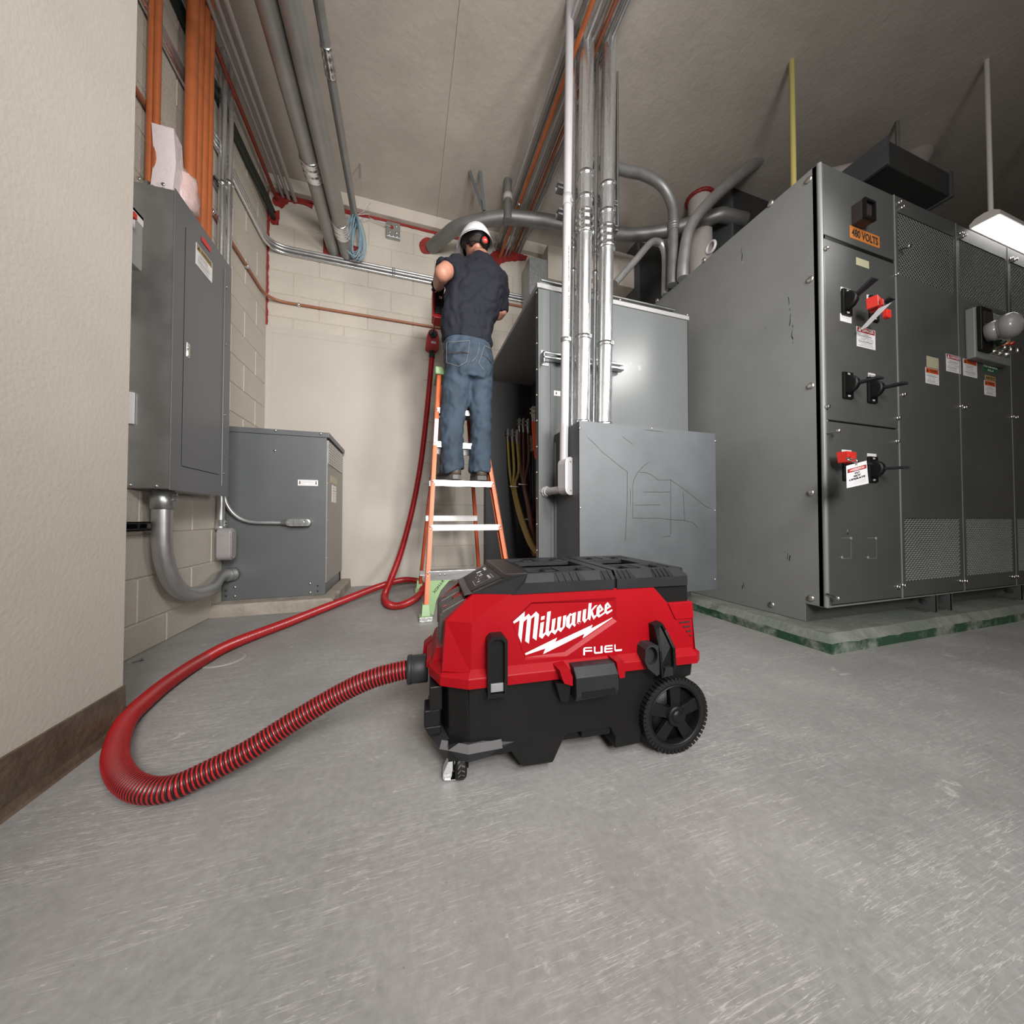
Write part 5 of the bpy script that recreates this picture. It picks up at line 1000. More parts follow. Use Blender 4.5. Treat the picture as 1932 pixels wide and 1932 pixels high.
# feet
def foot(p, dk=False):
    b = B(); c = V((p.x, p.y + .025, 0)); l0 = [(-.036, -.045), (.036, -.045), (.036, .045), (-.036, .045)]; l1 = [(-.026, -.034), (.026, -.034), (.026, .034), (-.026, .034)]; l2 = [(-.020, -.026), (.020, -.026), (.020, .036), (-.020, .036)]
    b.loft([[c + V((u, v, .0)) for u, v in l0], [c + V((u, v, .028)) for u, v in l0], [c + V((u, v, .032)) for u, v in l1], [c + V((u * 1, v + .012, .095)) for u, v in l2]], True); o = obj('foot', b, M_lgreen, ladder, bevel=.002)
    if not dk:
        b = B(); b.box(tuple(c + V((-.039, -.049, .0))), tuple(c + V((.039, .049, .027)))); 
        obj('foil_tape', b, mat('scuffed foil tape', (.62, .62, .61), .35, metal=.7, var=.5, vscale=40, bump=1, bscale=50), ladder, bevel=.003)
foot(FL0); foot(FR0); foot(V((RL0.x + .01, RL0.y - .01, 0)), True); foot(V((RR0.x - .01, RR0.y - .01, 0)), True)
b = B(); cx0, cx1 = FL1.x - .03, FRt.x + .03; b.box((cx0, FL1.y - .02, ZL - .01), (cx1, FL1.y + .22, ZL + .045)); obj('top_cap', b, M_lgreen, ladder, bevel=.008)
b = B(); p = front_x(FL0, FL1, lad(823, 790).z); q = front_x(FL0, FL1, lad(823, 840).z); b.prism([p + V((-.013, -.001, 0)), p + V((.012, -.001, 0)), q + V((.012, -.001, 0)), q + V((-.013, -.001, 0))], (0, -.0012, 0)); obj('rail_label', b, M_whitep, ladder, 'white label strip')
# ================================================================ the worker
SZ = lad(860, 905).z           # height of the step underfoot
man = thing('person', 'man in white hard hat, navy T-shirt and jeans standing on the ladder, drilling the wall', 'person', (.38, 2.36, SZ))
def ell(c, rx, ry, n=20, tilt=None, e=2.3):
    c = V(c); out = []
    for i in range(n):
        a = 2 * math.pi * i / n; ca, sa = math.cos(a), math.sin(a); p = V((rx * math.copysign(abs(ca) ** (2 / e), ca), ry * math.copysign(abs(sa) ** (2 / e), sa), 0))
        if tilt is not None: p = tilt @ p
        out.append(c + p)
    return out
def limb(b, pts, rs, n=16, sub=4, e=2.0, flat=None):
    """tapered tube through joints; rs = (across, fore-aft) radii"""
    pts = [V(p) for p in pts]; P = bez(pts, sub); R = []
    for i in range(len(pts) - 1):
        for k in range(sub): t = k / sub; R.append(tuple(rs[i][j] * (1 - t) + rs[i + 1][j] * t for j in (0, 1)))
    R.append(tuple(rs[-1])); loops = []; u = None
    for k, p in enumerate(P):
        t = (P[min(k + 1, len(P) - 1)] - P[max(k - 1, 0)]).normalized()
        if u is None: u = V((1, 0, 0)) if abs(t.x) < .9 else V((0, 1, 0))
        u = (u - t * u.dot(t)).normalized(); v = t.cross(u); loops.append([p + u * math.cos(2 * math.pi * i / n) * R[k][0] + v * math.sin(2 * math.pi * i / n) * R[k][1] for i in range(n)])
    b.loft(loops, True, True); return b
pt_ = lambda x, y, Y: at(x, y, 1, Y)
# joints (metres)
HL, HR_ = pt_(866, 700, 2.36), pt_(903, 700, 2.37); KL, KR = pt_(853, 800, 2.37), pt_(907, 800, 2.38); AL, AR = pt_(853, 884, 2.36), pt_(906, 886, 2.37)
FLt, FRt_ = pt_(852, 893, 2.36), pt_(906, 897, 2.37)
PEL = pt_(884, 682, 2.36); WST = pt_(880, 622, 2.34); CHE = pt_(898, 545, 2.30); NCK = pt_(911, 492, 2.33); HED = pt_(897, 462, 2.40)
SL, SR = pt_(862, 504, 2.30), pt_(940, 530, 2.36); EL = pt_(836, 516, 2.19); ER = pt_(941, 592, 2.42)
GRIP = pt_(826, 543, 2.60); HANDR = V((.34, 2.86, GRIP.z + .02))
b = B()
limb(b, [AL, KL, HL], [(.038, .042), (.050, .055), (.068, .072)]); limb(b, [AR, KR, HR_], [(.038, .042), (.050, .055), (.068, .072)])
b.loft([ell(PEL + V((0, -.01, -.10)), .12, .07), ell(PEL + V((0, -.01, 0)), .13, .085), ell(WST, .14, .09), ell(CHE, .17, .11), ell(NCK + V((0, 0, -.08)), .14, .085), ell(NCK, .06, .062), ell(NCK.lerp(HED, .45), .055, .06)], True, True)
# head with face: nose, brow, chin, ears point away from the view, head tipped forward
hd = Matrix.Rotation(math.radians(14), 3, 'X').inverted() @ Matrix.Rotation(0, 3, 'Z')
def hp(x, y, z): return HED + Matrix.Rotation(math.radians(8), 3, 'Z') @ (Matrix.Rotation(math.radians(-22), 3, 'X') @ V((x, y, z)))
s0 = len(b.v); b.sphere((0, 0, 0), 1, 20, 14)
for i in range(s0, len(b.v)):
    p = b.v[i]; x, y, z = p.x * .076, p.y * .096, p.z * .118
    if z < -.02: k = 1 - .32 * min(1, (-.02 - z) / .09); x *= k; y = y * (1 - .12 * (1 - k)) + .014 * (1 - k) * 3
    b.v[i] = hp(x, y, z)
def bump_(c, r, s=(1, 1, 1)):
    s1 = len(b.v); b.sphere((0, 0, 0), r, 10, 8, s)
    for i in range(s1, len(b.v)): b.v[i] = hp(*(b.v[i] + V(c)))
bump_((0, .098, -.022), .018, (.8, 1.1, 1.3)); bump_((0, .083, -.062), .022, (1.3, .6, .5)); bump_((0, .080, -.095), .022, (1.2, .8, .8)); bump_((0, .088, .02), .022, (2.4, .6, .5))
for s in (-1, 1): bump_((s * .079, -.004, -.018), .02, (.45, .85, 1.5))
# arms
limb(b, [SL, SL.lerp(EL, .5) + V((0, 0, .01)), EL, EL.lerp(GRIP, .5) + V((-.006, 0, -.004)), GRIP], [(.062, .062), (.056, .058), (.050, .052), (.046, .046), (.030, .028)], e=2)
s1 = len(b.v); b.sphere(EL + V((-.006, -.01, -.008)), .052, 12, 10)
limb(b, [SR, SR.lerp(ER, .55), ER, ER.lerp(HANDR, .5), HANDR], [(.058, .058), (.052, .052), (.046, .046), (.042, .042), (.028, .026)])
body = obj('body', b, M_skin, man); weld_smooth(body, .009, 6)
# eyes and mouth on the far side of the head
b = B()
for s in (-1, 1): s1 = len(b.v); b.sphere((0, 0, 0), .011, 10, 8); 
for k, s in enumerate((-1, 1)):
    m_ = len(b.v) // 2
    for i in range(k * m_, (k + 1) * m_): b.v[i] = hp(*(b.v[i] + V((s * .031, .086, .0))))
obj('eye', b, M_white, man, kind='stuff'); b = B(); b.box((-.022, .098, -.066), (.022, .104, -.062)); b.v = [hp(*p) for p in b.v]; obj('mouth', b, mat('lips', (.35, .12, .09), .5), man)
# hair
b = B(); b.sphere((0, 0, 0), 1, 24, 16); 
for i in range(len(b.v)):
    p = b.v[i]; x, y, z = p.x * .082, p.y * .101, p.z * .122; z = max(z, -.078 if y < 0 else .0 + y * .3)
    if y > .02 and z < .05: x *= .9; y = min(y, .06)
    b.v[i] = hp(x, y - .006, z)
obj('hair', b, M_hair, man)
# neck skin strip is part of the body; hard hat
hat = thing('hard_hat', 'white hard hat with a red round ratchet knob at the back, worn by the worker', 'hard hat', hp(0, 0, .06))
b = B(); HC = lambda x, y, z: HED + Matrix.Rotation(math.radians(8), 3, 'Z') @ (Matrix.Rotation(math.radians(5), 3, 'X') @ V((x, y + .012, z)))
prof = [(0, 1.0), (.12, .985), (.25, .93), (.42, .83), (.6, .68), (.78, .46), (.92, .22), (1, .01)]
lo = []
for t, r in prof: lo.append([HC(.112 * r * math.cos(a), -.004 + .140 * r * math.sin(a), .020 + .135 * t) for a in [2 * math.pi * i / 32 for i in range(32)]])
b.loft(lo, False, True); 
li = [[HC(.106 * r * math.cos(a), -.004 + .133 * r * math.sin(a), .020 + .129 * t) for a in [2 * math.pi * i / 32 for i in range(32)]] for t, r in prof]
n0 = len(b.f); b.loft(li, False, True); b.f[n0:] = [list(reversed(f)) for f in b.f[n0:]]
obj('hat_shell', b, M_helmet, hat)
b = B(); br0 = [HC(.107 * math.cos(a), -.004 + .134 * math.sin(a), .022) for a in [2 * math.pi * i / 32 for i in range(32)]]
br1 = [HC((.127 + .008 * (math.sin(a) > 0) * math.sin(a)) * math.cos(a), -.004 + (.158 + (.03 * max(0, math.sin(a)))) * math.sin(a), .008 - .012 * abs(math.cos(a))) for a in [2 * math.pi * i / 32 for i in range(32)]]
br2 = [p + V((0, 0, -.004)) for p in br1]; br3 = [p + V((0, 0, -.006)) for p in br0]
b.loft([br0, br1, br2, br3], False, True); b.sm = [False] * len(b.sm); obj('brim', b, M_helmet, hat)
b = B(); b.loft([[HC(.086 * math.cos(a), -.006 + .108 * math.sin(a), z) for a in [2 * math.pi * i / 28 for i in range(28)]] for z in (-.044, -.020)], False, True); b.loft([[HC(.100 * math.cos(a), -.006 + .124 * math.sin(a), .02) for a in [2 * math.pi * i / 28 for i in range(28)]], [HC(.088 * math.cos(a), -.006 + .110 * math.sin(a), -.02) for a in [2 * math.pi * i / 28 for i in range(28)]]][::-1], False, True); obj('suspension_band', b, M_black, hat)
kc = HC(.026, -.120, -.033); b = B(); nd = (HC(.2, -1, -.05) - HC(0, 0, 0)).normalized(); b.lathe(kc, nd, [(0, .03), (.012, .03), (.016, .026)], 20); obj('ratchet_housing', b, M_black, hat)
b = B(); b.lathe(kc + nd * .016, nd, [(0, .021), (.003, .021), (.004, .018)], 20); kb = obj('ratchet_knob', b, M_redlab, hat, 'red round knob'); b = B(); text_b(b, 'M', kc + nd * .0205, nd.cross(Z) * -1, Z, .014, .010, nd, .0004, .03); obj('knob_print', b, M_white, kb)
# T-shirt
b = B(); hem = pt_(881, 640, 2.35)
b.loft([ell(hem + V((0.0, 0, -.045)), .178, .130, 28), ell(hem + V((0, 0, .01)), .182, .136, 28), ell(WST + V((0, -.002, .05)), .182, .136, 28), ell(WST.lerp(CHE, .6), .196, .138, 28), ell(CHE, .205, .136, 28), ell(CHE.lerp(NCK, .45) + V((-.006, 0, 0)), .202, .124, 28), ell(NCK + V((-.012, 0, -.060)), .170, .102, 28), ell(NCK + V((-.006, 0, -.02)), .095, .080, 28), ell(NCK + V((0, .004, .012)), .066, .066, 28)], True, True)
limb(b, [SL + V((.05, .01, -.03)), SL, SL.lerp(EL, .36), SL.lerp(EL, .82)], [(.078, .085), (.082, .088), (.082, .088), (.084, .086)]); limb(b, [SR + V((-.05, .0, -.02)), SR, SR.lerp(ER, .5), SR.lerp(ER, .95)], [(.078, .078), (.078, .08), (.072, .074), (.070, .070)])
sh = obj('t_shirt', b, M_shirt, man); weld_smooth(sh, .009, 5)
tx = bpy.data.textures.new('folds', 'CLOUDS'); tx.noise_scale = .16; tx.noise_depth = 2
d = sh.modifiers.new('folds', 'DISPLACE'); d.texture = tx; d.strength = .040; d.mid_level = .5; d.texture_coords = 'LOCAL'
tx2 = bpy.data.textures.new('creases', 'MARBLE'); tx2.noise_scale = .09; tx2.turbulence = 12; tx2.noise_depth = 1
d = sh.modifiers.new('creases', 'DISPLACE'); d.texture = tx2; d.strength = .012; d.mid_level = .5; d.texture_coords = 'LOCAL'
s_ = sh.modifiers.new('soften', 'SMOOTH'); s_.iterations = 2
# jeans
b = B(); seat = pt_(884, 682, 2.34)
b.loft([ell(seat + V((0, 0, -.14)), .135, .10, 24), ell(seat + V((0, -.01, -.05)), .170, .130, 24), ell(seat + V((0, -.005, .03)), .172, .132, 24), ell(hem + V((.004, .0, -.02)), .166, .120, 24), ell(hem + V((.004, .004, .03)), .160, .114, 24)], True, True)
limb(b, [HL + V((-.004, 0, -.02)), HL.lerp(KL, .5), KL, KL.lerp(AL, .6), AL + V((-.002, .0, .0)), AL + V((0, .0, -.022))], [(.102, .112), (.094, .100), (.080, .086), (.076, .084), (.082, .094), (.082, .094)])
limb(b, [HR_ + V((.004, 0, -.02)), HR_.lerp(KR, .5), KR, KR.lerp(AR, .6), AR + V((.0, .0, .0)), AR + V((0, .0, -.024))], [(.100, .112), (.090, .098), (.076, .084), (.074, .082), (.080, .092), (.080, .092)])
je = obj('jeans', b, M_jean, man); weld_smooth(je, .009, 4)
d = je.modifiers.new('folds', 'DISPLACE'); d.texture = tx; d.strength = .022; d.mid_level = .5; d.texture_coords = 'LOCAL'
d = je.modifiers.new('creases', 'DISPLACE'); d.texture = tx2; d.strength = .009; d.mid_level = .5; d.texture_coords = 'LOCAL'
s_ = je.modifiers.new('soften', 'SMOOTH'); s_.iterations = 2
# stitching, pockets and belt loop lie on the seat
Cs = seat + V((0, 0, -.03))
def on_seat(px, py, off=.006):
    p = at(px, py, 1, 2.15); o = V((0, 0, CAMH)); d_ = (p - o).normalized(); lo_, hi_ = 1.2, 3.5
    best = None; t = 1.6
    # march the view ray to the ellipse around the hips
    while t < 3.6:
        q = o + d_ * t; e_ = ((q.x - seat.x) / .180) ** 2 + ((q.y - seat.y) / .140) ** 2
        if e_ <= 1: return q - d_ * off * 1.5
        t += .004
    return None
b = B()
def stitch(pl, dash=True, w=.0022):
    for (x0, y0), (x1, y1) in zip(pl, pl[1:]):
        L_ = math.hypot(x1 - x0, y1 - y0); k = max(1, int(L_ / 2.2))
        for i in range(k):
            a_, c_ = (i / k), ((i + (.62 if dash else 1.0)) / k); p, q = on_seat(x0 + (x1 - x0) * a_, y0 + (y1 - y0) * a_), on_seat(x0 + (x1 - x0) * c_, y0 + (y1 - y0) * c_)
            if p and q and (q - p).length < .1: b.tube([p, q], w, 5, False)
S3 = lambda l: [(780 + x / 6.9, 420 + y / 6.9) for x, y in l]
for l in [[(430, 1555), (740, 1535)], [(432, 1565), (430, 1820), (590, 1868), (690, 1810), (735, 1545)], [(930, 1600), (1010, 1640)], [(925, 1610), (850, 1830), (920, 1920)], [(860, 1560), (850, 1650), (825, 1740), (760, 1810)]]: stitch(S3(l), True, .0012)
obj('stitching', b, M_stitch, man, kind='stuff')
b = B(); stitch(S3([(430, 1708), (540, 1700), (620, 1680), (715, 1700)]), False, .0024); stitch(S3([(905, 1725), (960, 1760), (1020, 1830)]), False, .0024); obj('pocket_trim', b, mat('brown pocket thread', (.045, .022, .02), .8), man, kind='stuff')
# boots
for (A_, tw) in ((AL, .34), (AR, -.02)):
    base = V((A_.x, A_.y, SZ)); R3 = Matrix.Translation(base) @ Matrix.Rotation(tw, 4, 'Z'); yo = -.075 if tw > 0 else -.07
    out = [(-.032, -.0), (-.040, .03), (-.044, .10), (-.050, .17), (-.050, .22), (-.030, .275), (0, .29), (.030, .275), (.046, .22), (.046, .17), (.040, .10), (.040, .03), (.032, 0), (0, -.012)]
    out = [(x, y + yo) for x, y in out][::-1]; b = B(); b.loft([[R3 @ V((x * .97, y, .001)) for x, y in out], [R3 @ V((x, y, .008)) for x, y in out], [R3 @ V((x, y, .030)) for x, y in out], [R3 @ V((x * .96, y, .034)) for x, y in out]], True, False); so = obj('boot_sole', b, M_sole, man, bevel=.002)
    b = B(); 
    for k in range(7):
        y = yo + .01 + k * .035
        for s in (-1, 1): b.box((s * .008, y, -.0), (s * .036, y + .016, .004), R3)
    obj('sole_lug', b, M_black, so, kind='stuff')
    b = B(); f_ = lambda k, zz, sh_=0: [R3 @ V((x * k, (y - .05) * (k if y > .1 else 1) + .05 - sh_ * (y > .05) * (y - .05), zz)) for x, y in out]
    b.loft([f_(.95, .032), f_(.97, .055), f_(.86, .075, .5), f_(.72, .095, .85), f_(.60, .12, .9)], True, True); obj('boot_upper', b, M_boot, man)
# gloves: palm, four bent fingers and a thumb closed round a handle
def glove(c, ax, out, side=1):
    """c handle centre, ax handle axis, out direction from handle to palm back"""
    ax = V(ax).normalized(); out = V(out).normalized(); sd = ax.cross(out).normalized() * side; b = B()
    b.sphere((0, 0, 0), 1, 14, 10); n1 = len(b.v)
    for i in range(n1): p = b.v[i]; b.v[i] = c + out * (.026 + p.z * .017) + ax * p.x * .046 + sd * (p.y * .046 - .006)
    for k, (o_, ln_) in enumerate([(-.033, .9), (-.011, 1.0), (.011, .96), (.033, .82)]):
        b0 = c + ax * o_; q = [b0 + out * .026 + sd * .030, b0 + out * .012 + sd * (.036 * ln_ + .004), b0 - out * .010 + sd * .032 * ln_, b0 - out * .024 + sd * .012, b0 - out * .022 - sd * .010 * ln_]
        b.tube(bez(q, 4), [.0115 - .0002 * i for i in range(17)], 8)
    q = [c + out * .03 - ax * .03 - sd * .03, c + out * .006 - ax * .030 - sd * .036, c - out * .014 - ax * .014 - sd * .030, c - out * .024 + ax * .004 - sd * .016]; b.tube(bez(q, 4), [.0125] * 13, 8)
    return b
b = glove(GRIP, (0, .15, 1), (0, -1, .1)); limb(b, [GRIP + V((0, -.03, .0)), GRIP + V((-.002, -.085, -.002))], [(.036, .034), (.040, .040)]); obj('glove', b, M_black, man, label='black work glove gripping the drill')
b = glove(HANDR, (1, .0, .2), (0, -1, .3)); limb(b, [HANDR + V((.0, -.03, .0)), HANDR + V((.02, -.09, -.01))], [(.034, .034), (.038, .038)]); obj('glove', b, M_black, man, label='black work glove on the forward handle')
# ================================================================ the drill
nozc = at(817, 630, 1, BY - .05); AXX, AXZ = nozc.x, nozc.z
drill = thing('rotary_hammer_drill', 'red and black cordless hammer drill in the gloved hand, its bit in the dust nozzle', 'power drill', (AXX, 2.8, AXZ))
b = B(); b.lathe((AXX, 2.98, AXZ), (0, 1, 0), [(0, .008), (.02, .008), (.021, .0065), (BY - .02 - 2.98, .0065)], 10); obj('drill_bit', b, mat('bit steel', (.35, .33, .30), .35, metal=.9), drill)
b = B(); b.lathe((AXX, 2.84, AXZ), (0, 1, 0), [(0, .032), (.03, .032), (.06, .028), (.10, .022), (.14, .018)], 20); obj('chuck', b, M_black2, drill)
b = B(); b.loft([ell((AXX, 0, 0), .038, .05, 16)] * 2, True) if False else None
def ring_y(y, rx, rz, zc=0, n=18, e=2.6): return [V((AXX + rx * math.copysign(abs(math.cos(a)) ** (2 / e), math.cos(a)), y, AXZ + zc + rz * math.copysign(abs(math.sin(a)) ** (2 / e), math.sin(a)))) for a in [-2 * math.pi * i / n for i in range(n)]]
b.loft([ring_y(2.62, .026, .03, .012), ring_y(2.64, .034, .042, .01), ring_y(2.72, .038, .05), ring_y(2.80, .036, .046), ring_y(2.86, .033, .034)], True, True); obj('gear_housing', b, M_red2, drill)
zb = pt_(838, 592, 2.66).z
b = B(); b.prism([V((AXX - .034, y, z)) for y, z in [(2.66, AXZ - .03), (2.84, AXZ - .03), (2.86, AXZ - .10), (2.85, AXZ - .20), (2.78, AXZ - .235), (2.70, AXZ - .235), (2.66, AXZ - .21)]], (.068, 0, 0)); obj('motor_housing', b, M_red2, drill, bevel=.012)
b = B(); hx = AXX; b.tube(bez([V((hx, 2.66, AXZ + .03)), V((hx, 2.60, AXZ + .03)), V((hx, 2.585, AXZ - .02)), V((hx, 2.60, AXZ - .09)), V((hx, 2.66, AXZ - .12))], 6), .018, 12); obj('rear_handle', b, M_black2, drill)
bx0, bx1 = pt_(818, 570, 2.56).x, pt_(841, 570, 2.56).x; bz1, bz0 = pt_(830, 553, 2.58).z, pt_(830, 592, 2.58).z
b = B(); b.box((bx0 + .008, 2.575, bz0), (bx1, 2.67, bz1)); bt_ = obj('battery_pack', b, M_black, drill, bevel=.006)
b = B(); b.box((bx0 + .004, 2.585, bz0 - .03), (bx1 + .002, 2.70, bz0 + .004)); b.box((bx0 - .006, 2.585, bz0 - .02), (bx0 + .010, 2.70, bz1 + .03)); b.prism([V((bx0 + .012, 2.60, bz1)), V((bx1 - .012, 2.60, bz1)), V((bx1 - .02, 2.60, bz1 + .028)), V((bx0 + .026, 2.60, bz1 + .028))], (0, .08, 0)); obj('battery_cradle', b, M_red2, drill, bevel=.005)
b = B(); mx = (bx0 + bx1) / 2; b.box((mx - .004, 2.5735, bz1 - .045), (mx + .018, 2.575, bz1 - .028)); obj('battery_badge', b, M_white, bt_); b = B(); b.box((mx - .003, 2.573, bz1 - .044), (mx + .006, 2.5736, bz1 - .032)); obj('badge_mark', b, M_redlab, bt_)
b = B(); b.box((bx0 + .014, 2.5725, (bz0 + bz1) / 2 - .012), (bx1 - .006, 2.575, (bz0 + bz1) / 2 - .008)); b.box((bx0 + .018, 2.5725, bz0 + .01), (bx1 - .01, 2.575, bz0 + .05)); obj('battery_rib', b, M_black2, bt_, kind='stuff')
b = B(); b.tube([V((AXX + .03, 2.88, AXZ)), V((HANDR.x + .05, 2.87, HANDR.z + .0))], .016, 12); b.lathe((AXX, 2.865, AXZ), (0, 1, 0), [(0, .034), (0, .038), (.03, .038), (.03, .034)], 20); obj('side_handle', b, M_black2, drill)
# ================================================================ the red and black vacuum
VO = V((.679, .735, 0)); VR = math.radians(-4)
vac = thing('wet_dry_vacuum', 'large red and black wheeled jobsite vacuum with white Milwaukee FUEL lettering in the foreground', 'vacuum cleaner', VO, VR)
VM = wm(vac); VI = VM.inverted(); VD = (VM.to_3x3() @ V((1, 0, 0))); VN = (VM.to_3x3() @ V((0, 1, 0)))
def lv(x, y, v):
    p = VI @ atp(x, y, VO + VN * v, VN); return V((p.x, v, p.z))
def po(name, b, m, parent=None, **k): return obj(name, b, m, parent or vac, world=False, **k)
WV = .38
mir = lambda p: V((p[0], WV - p[1], p[2]))
def sweep(b, path, prof, closed=True, flip=False):
    """profile of (outward offset, z) carried around a plan outline, mitred"""
    n = len(path); rings = []
    for i in range(n):
        p = V(path[i]); a = V(path[i - 1]) if (closed or i > 0) else None; c = V(path[(i + 1) % n]) if (closed or i < n - 1) else None
        ns = []
        for s, e in ((a, p), (p, c)):
            if s is not None and e is not None: d = (e - s).normalized(); ns.append(V((d.y, -d.x)))
        m = sum(ns, V((0, 0))).normalized(); k = 1 / max(.4, m.dot(ns[0])); rings.append([V((p.x + m.x * o * k, p.y + m.y * o * k, z)) for o, z in prof])
    k = len(prof); vs = [q for r in rings for q in r]; fs = []
    for i in range(n if closed else n - 1):
        j = (i + 1) % n
        for q in range(k - 1):
            f = (i * k + q, j * k + q, j * k + q + 1, i * k + q + 1); fs.append(f)
    b.add(vs, fs, False); return b
# plan outline, counter-clockwise seen from above: near side runs to +u
half = [(-.632, .19), (-.630, .10), (-.604, .034), (-.541, .0)]
right = [(.075, .0), (.098, .018), (.110, .07)]
OUT = [V(p) for p in half[1:] + right + [(p[0], WV - p[1]) for p in reversed(right)] + [(p[0], WV - p[1]) for p in reversed(half[1:])]]
# ---- tank
b = B(); prof = [(-.54, .231), (-.54, .065), (-.46, .058), (-.437, .062), (-.409, .021), (-.331, .019), (-.298, .083), (-.175, .083), (-.160, .060), (-.163, .027), (-.089, .029), (-.076, .10), (-.012, .170), (.022, .180), (.070, .190), (.076, .231)]
b.prism([V((u, .018, z)) for u, z in prof], (0, WV - .036, 0))
lo = [(-.54, .018), (-.585, .042), (-.602, .10), (-.602, WV - .10), (-.585, WV - .042), (-.54, WV - .018)]
b.loft([[V((u * 1 + .004, v, .075)) for u, v in lo], [V((u, v, .231)) for u, v in lo]], True)
po('tank', b, M_black, bevel=.004)
b = B(); b.box((-.44, .055, .045), (-.10, WV - .055, .10)); b.box((-.25, .03, .06), (-.17, WV - .03, .09)); po('underside', b, M_black)
b = B(); sweep(b, [V((-.44, .016))] + [V((-.541, .016)), V((-.604, .05)), V((-.628, .10)), V((-.628, WV - .10)), V((-.604, WV - .05)), V((-.541, WV - .016)), V((-.44, WV - .016))][0:] , [(0, .07)], False) if False else None
bp_ = [V((-.430, WV - .018)), V((-.541, WV - .0)), V((-.604, WV - .034)), V((-.632, WV - .10)), V((-.632, .10)), V((-.604, .034)), V((-.541, .0)), V((-.430, .018))]
sweep(b, bp_, [(-.03, .058), (-.012, .058), (0, .085), (-.012, .099), (-.04, .104)], False); po('bumper', b, M_black2)
b = B(); st = [V((-.604, .034)), V((-.541, .0)), V((-.462, .003))]; sweep(b, st, [(.0022, .0862), (-.0098, .0998)], False); po('reflective_strip', b, mat('grey reflective strip', (.085, .083, .085), .55, bump=.3, bscale=900), label='speckled grey strip on the bumper corner')
# ---- red rim
b = B(); sweep(b, OUT, [(-.03, .229), (0, .229), (0, .252), (-.019, .268), (-.06, .268)]); b.add([V((p.x * .93, (p.y - .19) * .8 + .19, .268)) for p in OUT], [tuple(range(len(OUT)))]); po('rim', b, M_red, bevel=.0018)
# ---- red cover
S0 = .018
A = lv(893, 1120, .070); E = V((-.590, .050, .374)); G = V((-.445, S0, .437)); G2 = V((-.532, S0, .376)); Rb = V((-.600, .036, .262)); Fb = V((-.536, .012, .262)); A2 = A + V((-.003, .014, -.001)); E2 = V((-.594, .070, .372)); R2 = V((-.602, .076, .262))
outer = [lv(x, y, S0) for x, y in [(1002.5, 1136.5), (1163, 1127), (1164, 1172.4), (1069.3, 1238), (990.8, 1245), (964, 1173)]]
inner = [lv(x, y, S0 + .005) for x, y in [(1003.5, 1139), (1156, 1134), (1156.6, 1167), (1065, 1230), (991, 1240), (966, 1173)]]
def cheek(m, recess):
    f = (lambda p: V(p)) if not m else mir
    b = B(); side = [Fb, V((.079, .012, .262)), V((.072, S0, .392)), V((-.004, S0, .392)), V((-.050, S0, .440)), G, G2]
    if recess:
        poly_b(b, [(p.x, p.z) for p in side], (0, S0, 0), (1, 0, 0), (0, 0, 1), 0, [[(p.x, p.z) for p in outer]])
        n = len(outer); b.add(outer + inner, [(i, (i + 1) % n, n + (i + 1) % n, n + i) for i in range(n)], False); b.add(inner, [tuple(reversed(range(n)))], False)
    else: b.add([f(p) for p in side], [tuple(range(len(side))) if not m else tuple(reversed(range(len(side))))], False)
    def q(*p):
        p = [f(x) for x in p]; b.add(p if not m else list(reversed(p)), [tuple(range(len(p)))], False)
    q(G2, G, A); q(G2, A, E); q(Fb, G2, E, Rb); q(Rb, E, E2, R2); q(E, A, A2, E2)
    q(R2, E2, A2, V((-.44, .078, .437)), V((-.44, .078, .262)))
    return b
b = cheek(False, True); c2 = cheek(True, False); b.add(c2.v, c2.f, False)
# bay back wall, floor, ramp
def Q(*p): b.add([V(x) for x in p], [tuple(range(len(p)))], False)
Q((-.50, WV - .075, .30), (-.50, .075, .30), (-.545, .078, .432), (-.545, WV - .078, .432))
Q((-.50, WV - .07, .30), (-.60, WV - .085, .285), (-.60, .085, .285), (-.50, .07, .30))
b.hexa([V(p) for p in [(-.622, .10, .262), (-.59, .085, .262), (-.59, WV - .085, .262), (-.622, WV - .10, .262), (-.612, .11, .290), (-.59, .09, .300), (-.59, WV - .09, .300), (-.612, WV - .11, .290)]])
Q((-.44, .02, .437), (-.05, .02, .437), (-.05, WV - .02, .437), (-.44, WV - .02, .437))
Q((.079, .012, .262), (.079, WV - .012, .262), (.072, WV - S0, .392), (.072, S0, .392)); Q((.072, S0, .392), (.072, WV - S0, .392), (-.004, WV - S0, .392), (-.004, S0, .392))
Q((-.004, S0, .392), (-.004, WV - S0, .392), (-.05, WV - S0, .44), (-.05, S0, .44))
po('cover', b, M_red)
b = B(); b.prism([V((u, S0 - .003, z)) for u, z in [(.020, .346), (.0775, .346), (.0735, .391), (-.003, .391)]], (0, .004, 0)); o = po('shoulder', b, M_red, bevel=.001)
